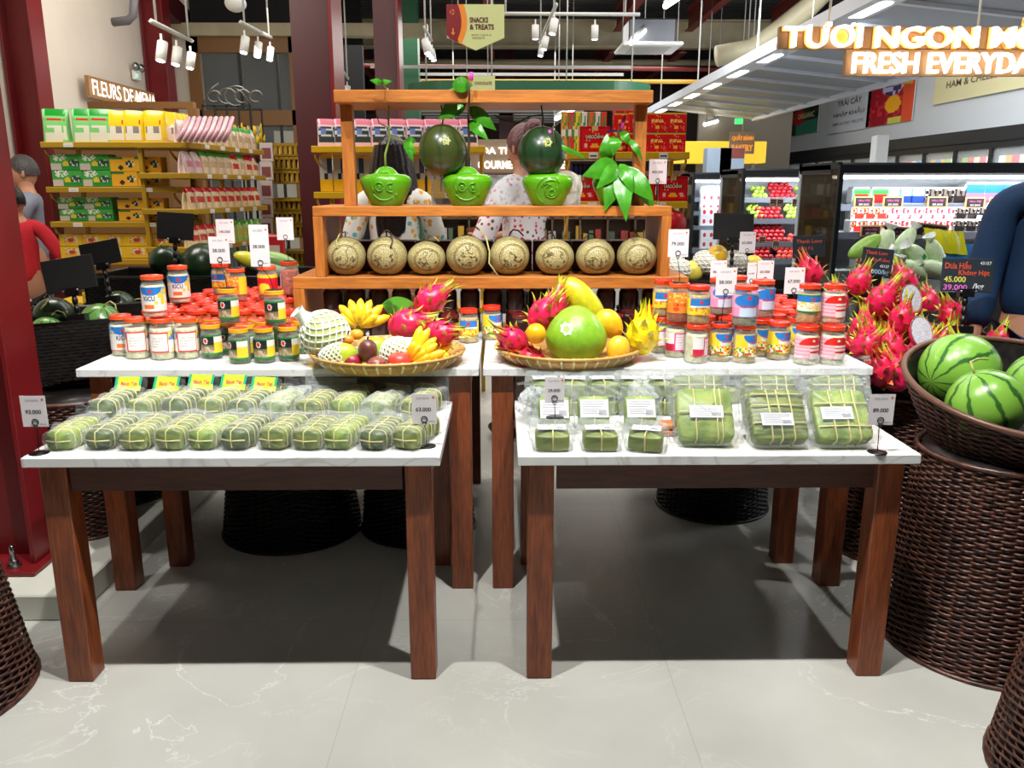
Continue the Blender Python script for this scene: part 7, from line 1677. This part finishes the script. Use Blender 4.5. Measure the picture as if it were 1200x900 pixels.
# far lit things at the right centre
o = MB().box(-.75, .75, 0, .5, 0, .35, bev=.01).build('yellow_awning', flat('glowing_yellow', (250, 204, 60), .5, 0, .6)); o.location = at(845, 191, 14.2); tag(o, 'bright yellow box awning far behind the canopy tip', 'awning')  # awning glows by emission to look lit, though it is no lamp
for x in (-.6, .6): q = MB().box(x-.03, x+.03, .2, .26, -2.2, 0).build('leg', 'metal', o)
ls = thing('lit_yellow_sign', 'small glowing yellow lettering left of the organic poster', 'sign', at(870, 168, 13.5)); b = MB(); text_into(b, 'QUẦY BÁNH', .34, .11, (0, 0, .09), (255, 220, 120), .01, .02); text_into(b, 'BAKERY', .34, .1, (0, 0, -.07), (255, 220, 120), .01, .02); b.build('lettering', 'glowwarm', ls); MB().box(-.2, .2, .02, .05, -.16, .18).build('back_board', 'cream', ls); MB().tube([(0, .035, .18), (0, .035, 3)], .01, 5).build('hanger_rod', 'duct', ls)
o = MB().box(-.5, 1.2, 0, .1, -1.9, .9, (110, 104, 92)).build('far_kiosk_wall', 'paint'); o.location = at(850, 165, 15.5); o.name = 'kiosk_wall'; tag(o, 'brownish kiosk wall behind the glowing yellow lettering', 'wall panel')
o = MB().box(-.06, .06, 0, .03, -.04, .04).build('exit_sign', flat('exit_green', (50, 220, 90), .4, 0, 2)); o.location = at(866, 142, 13.6); tag(o, 'small green lit exit sign near the canopy tip', 'sign'); MB().tube([(0, .015, .04), (0, .015, 2.2)], .008, 5).build('hanger_rod', 'duct', o)
for i, (u, v) in enumerate(((842, 203), (857, 203))):
    o = boxart(.3, .2, .3, (176, 196, 214), lambda a, b_: (150, 80, 70) if b_ > .6 and i else (180, 200, 220)).build('poster_stand', 'paint'); o.location = at(u, 203, 10.3); tag(o, ('pale blue box', 'small framed notice')[i]+' on top of the farthest fridge', 'box')

# ============================================================ LEFT WALL SIGN AND FLOWER KIOSK
fs = thing('flower_sign', 'glowing white letters reading fleurs de mena on the left wall', 'sign', (0, 0, 0)); X = -4.35
a = atX(107, 105, X); c = atX(184, 118, X); zc = (atX(110, 93, X).z+atX(110, 111, X).z)/2; hh = atX(110, 93, X).z-atX(110, 111, X).z
b = MB(); Lw = c.y-a.y
text_into(b, 'FLEURS DE MENA', Lw*.96, hh, (0, 0, 0), (255, 255, 255), 0, .005, lambda px, pz: (X, (a.y+c.y)/2+px, zc+pz)); 
b.build('lettering', 'glowwhite', fs); MB().box(X-.06, X-.02, a.y, c.y, zc-hh*.7, zc+hh*.7).build('back_board', 'palewood', fs); MB().box(X-.2, X-.06, a.y+.3, a.y+.34, zc-.02, zc+.02).build('wall_bracket', 'metal', fs)
kk = thing('flower_kiosk', 'brown timber kiosk beam and posts below the lit flower sign', 'kiosk', (0, 0, 0)); za = at(150, 119, 8.2).z; xl = at(102, 120, 8.2).x; xr = at(226, 120, 8.2).x
MB().box(xl, xr, 8.2, 8.28, za-.06, za).build('beam', 'woodframe', kk)
for x in (xl, xl+.62, xr-.06): MB().box(x, x+.09, 8.2, 8.28, 0, za-.06).build('post', 'woodframe', kk)
MB().box(xl+.75, xr-.1, 8.25, 8.27, za-.32, za-.1).build('white_panel', 'white', kk); MB().box(xl, xr, 8.3, 8.34, 0, za-.4).build('back_panel', 'woodframe', kk)
for i in range(7):
    st = MB(); r2 = random.Random(i); c_ = [(226, 60, 60), (240, 110, 40), (206, 30, 60), (120, 190, 60), (240, 160, 170), (230, 90, 50), (90, 170, 60)][i]
    for k in range(14): st.ell((r2.uniform(-.1, .1), r2.uniform(-.06, .06), .15+r2.uniform(-.04, .1)), .035, .035, .03, 8, 6, c_)
    st.tube([(0, 0, 0), (0, 0, .12)], [.03, .06], 8, (60, 110, 40)); o = st.build('flower_bouquet', 'fruit'); o.location = at(118+i*14, 138, 7.9-i*.05); o.location.z = za-.42; tag(o, '%s bouquet on the kiosk behind the top yellow shelf' % ('red', 'orange', 'crimson', 'leafy green', 'pale pink', 'red-orange', 'dark green leafy')[i], 'flowers', 'bouquets at the kiosk')
o = MB().box(xl, xr, 7.5, 8.1, 0, za-.42).build('kiosk_counter', 'woodframe'); tag(o, 'brown counter of the flower kiosk behind the yellow shelves', 'counter')
em = thing('emergency_light', 'twin-head emergency lamp with green diode on the left wall', 'lamp', atX(157, 84, -4.48)); MB().box(0, .05, -.08, .08, -.1, .02, bev=.01).build('case', 'white', em)
for s_ in (-1, 1): MB().ell((.06, .08*s_, .05), .04, .05, .05, 14, 10).build('lamp_head', 'metal', em)
MB().ell((.052, -.04, -.05), .004, .02, .02, 8, 6).build('diode', flat('green_diode', (60, 230, 140), .4, 0, 3), em)
o = MB().box(0, .3, 0, .02, 0, .01); 
# ============================================================ HANGING SIGNS
def hsign(label, u0, u1, v0, v1, Y, big):
    p = at((u0+u1)/2, v0, Y); q = at((u0+u1)/2, v1, Y); w_ = at(u1, v0, Y).x-at(u0, v0, Y).x; h_ = p.z-q.z; root = thing('aisle_sign', label, 'sign', (p.x, Y, q.z))
    low = .28 if big else 0
    O = [(-w_/2, h_), (w_/2, h_), (w_/2, h_*low), (0, 0), (-w_/2, h_*low)] if big else [(-w_/2, h_), (w_/2, h_), (w_/2, 0), (-w_/2, 0)]
    b = MB(); n = len(O); b.add([(x, 0, z) for x, z in O]+[(x, .02, z) for x, z in O], [tuple(range(n))[::-1] if False else tuple(range(n)), tuple(range(2*n-1, n-1, -1))]+[(i, i+n, (i+1) % n+n, (i+1) % n) for i in range(n)], (206, 214, 150))
    def strip(x_of, c, y):   # curved band clipped to the shield
        P = [];
        for k in range(13):
            t = k/12; z = h_*(1-t); xr = x_of(t); lim = -w_/2 if z > h_*low else -w_/2*(z/(h_*low) if low else 1); P.append((max(lim, -w_/2), min(max(xr, lim), 0), z))
        vs = [(a_, y, z) for a_, _, z in P]+[(r_, y, z) for _, r_, z in P]; b.add(vs, [(i, i+1, i+14, i+13) for i in range(12)], c)
    strip(lambda t: -w_/2+w_*(.30+.08*math.sin(t*3.1)-.12*t*t), (236, 140, 40), -.001); strip(lambda t: -w_/2+w_*(.20+.08*math.sin(t*3.1)-.12*t*t), (130, 20, 30), -.002)
    if big:
        text_into(b, 'SNACKS', w_*.32, h_*.12, (w_*.06, -.003, h_*.66), (90, 20, 30), 0, .03); text_into(b, '& TREATS', w_*.42, h_*.12, (w_*.11, -.003, h_*.51), (90, 20, 30), 0, .03)
        text_into(b, 'BÁNH, SNACK &', w_*.34, h_*.05, (w_*.1, -.003, h_*.34), (90, 110, 60)); text_into(b, 'CHOCOLATE', w_*.22, h_*.05, (w_*.05, -.003, h_*.27), (90, 110, 60))
        b.box(-w_*.40, -w_*.38, -.004, -.003, h_*.38, h_*.48, (236, 150, 50)); b.add([(-w_*.43, -.004, h_*.39), (-w_*.35, -.004, h_*.39), (-w_*.39, -.004, h_*.33)], [(0, 2, 1)], (236, 150, 50))
        for k in range(6): a0 = k*PI/3; b.add([(-w_*.40+.02*math.cos(a0+d_)*s_, -.004, h_*.83+.02*math.sin(a0+d_)*s_) for d_, s_ in ((0, .3), (-.4, 1), (.4, 1))], [(0, 1, 2)], (236, 150, 50) if k % 2 else (200, 60, 60))
    else:
        text_into(b, 'CHOCOLATE', w_*.5, h_*.22, (w_*.16, -.003, h_*.5), (110, 30, 30), 0, .02)
    b.build('panel', 'paint', root)
    for sx in (-.3, .3): MB().tube([(w_*sx, .01, h_), (w_*sx, .01, 4.7-q.z)], .004, 5).build('hanger_wire', 'duct', root)
hsign('shield-shaped green hanging sign reading snacks and treats', 523, 591, 5, 59, 6.6, True)
hsign('small green hanging sign reading chocolate below the shield sign', 539, 580, 89, 106, 8.2, False)
# ============================================================ TRACK LIGHTS
def head(root, p, aim, r=.035, L=.13):
    d = Vector(aim).normalized(); b = MB(); P = Vector(p); b.tube([P, P+d*L], r, 12); o = b.build('lamp_head', 'white', root)
    MB().tube([P+d*(L-.002), P+d*(L+.002)], r*.8, 12).build('lens', 'led', o)
    b = MB(); b.tube([P+d*.04, P+d*.04+Vector((0, 0, .09))], .008, 6); b.build('bracket', 'white', root)
def track(label, a, b_, heads, drop=None, aim=(-.1, -.3, -1)):
    root = thing('track_light', label, 'track light', (0, 0, 0)); A = Vector(a); B = Vector(b_)
    d = (B-A).normalized(); MB().tube([A, B], .018, 4).build('rail', 'duct', root)
    for t in heads: P = A+(B-A)*t; head(root, P+Vector((0, 0, -.1)), aim)
    for t in (.1, .9): P = A+(B-A)*t; MB().tube([P, (P.x, P.y, 4.75)], .009, 5).build('hanger_rod', 'duct', root)
track('track of three white spotlights at the upper left, nearer one', at(177, 25, 5.6), at(225, 48, 7.4), (.2, .55, .95))
track('track of three white spotlights left of the wide red column', at(282, 26, 7.0), at(318, 44, 9.0), (.1, .5, .95))
track('track with a cluster of spotlights between the two red columns', at(497, 32, 8.2), at(506, 48, 10.4), (.05, .3, .6, .95), aim=(.2, -.2, -1))
track('long level track with two white spotlights right of the shield sign', at(575, 16, 8.6), at(750, 17, 8.6), (.3, .7), aim=(0, 0, -1))
track('track with three lit spotlights receding behind the shield sign', at(652, 5, 7.6), at(632, 50, 11.0), (.05, .5, .75), aim=(-.2, -.2, -1))
track('track of spotlights by the wide column, partly hidden', at(398, 78, 9.2), at(408, 92, 10.6), (.1, .9))
for i, (a, b_, l) in enumerate((((740, 50, 10), (757, 34, 11.5), 'lit tube lamp hanging beside the ceiling air conditioner'), ((780, 7, 9), (794, -2, 10), 'lit tube lamp at the top edge above the air conditioner'), ((826, 146, 14), (840, 142, 15.5), 'small lit tube lamp below the canopy tip'), ((652, 139, 12), (672, 128, 14), 'lit tube lamp low behind the oak rack'))):
    A, B = at(*a), at(*b_); root = thing('tube_lamp', l, 'lamp', A); D = B-A; MB().tube([(0, 0, 0), D], .03, 8).build('tube', 'led', root); MB().tube([(0, 0, .04), tuple(D+Vector((0, 0, .04)))], .03, 4).build('housing', 'white', root)
    for t in (.1, .9): P = D*t; MB().tube([P, (P.x, P.y, 4.7-A.z)], .008, 5).build('hanger_rod', 'duct', root)
o = MB().ell((0, 0, 0), .09, .09, .07, 16, 10).build('dome_camera', 'white'); o.location = at(276, 4, 7.5); tag(o, 'small white dome camera at the top left of the roof', 'camera'); q = MB().tube([(0, 0, .05), (0, 0, .9)], .01, 5).build('rod', 'duct', o)
# distant hall lights and ducts behind the green header
for i in range(14):
    y = 12+i*.75; o = MB().box(-1.8, 1.8, y, y+.03, 3.1, 3.14).build('ceiling_louvre', 'duct'); struct(o)
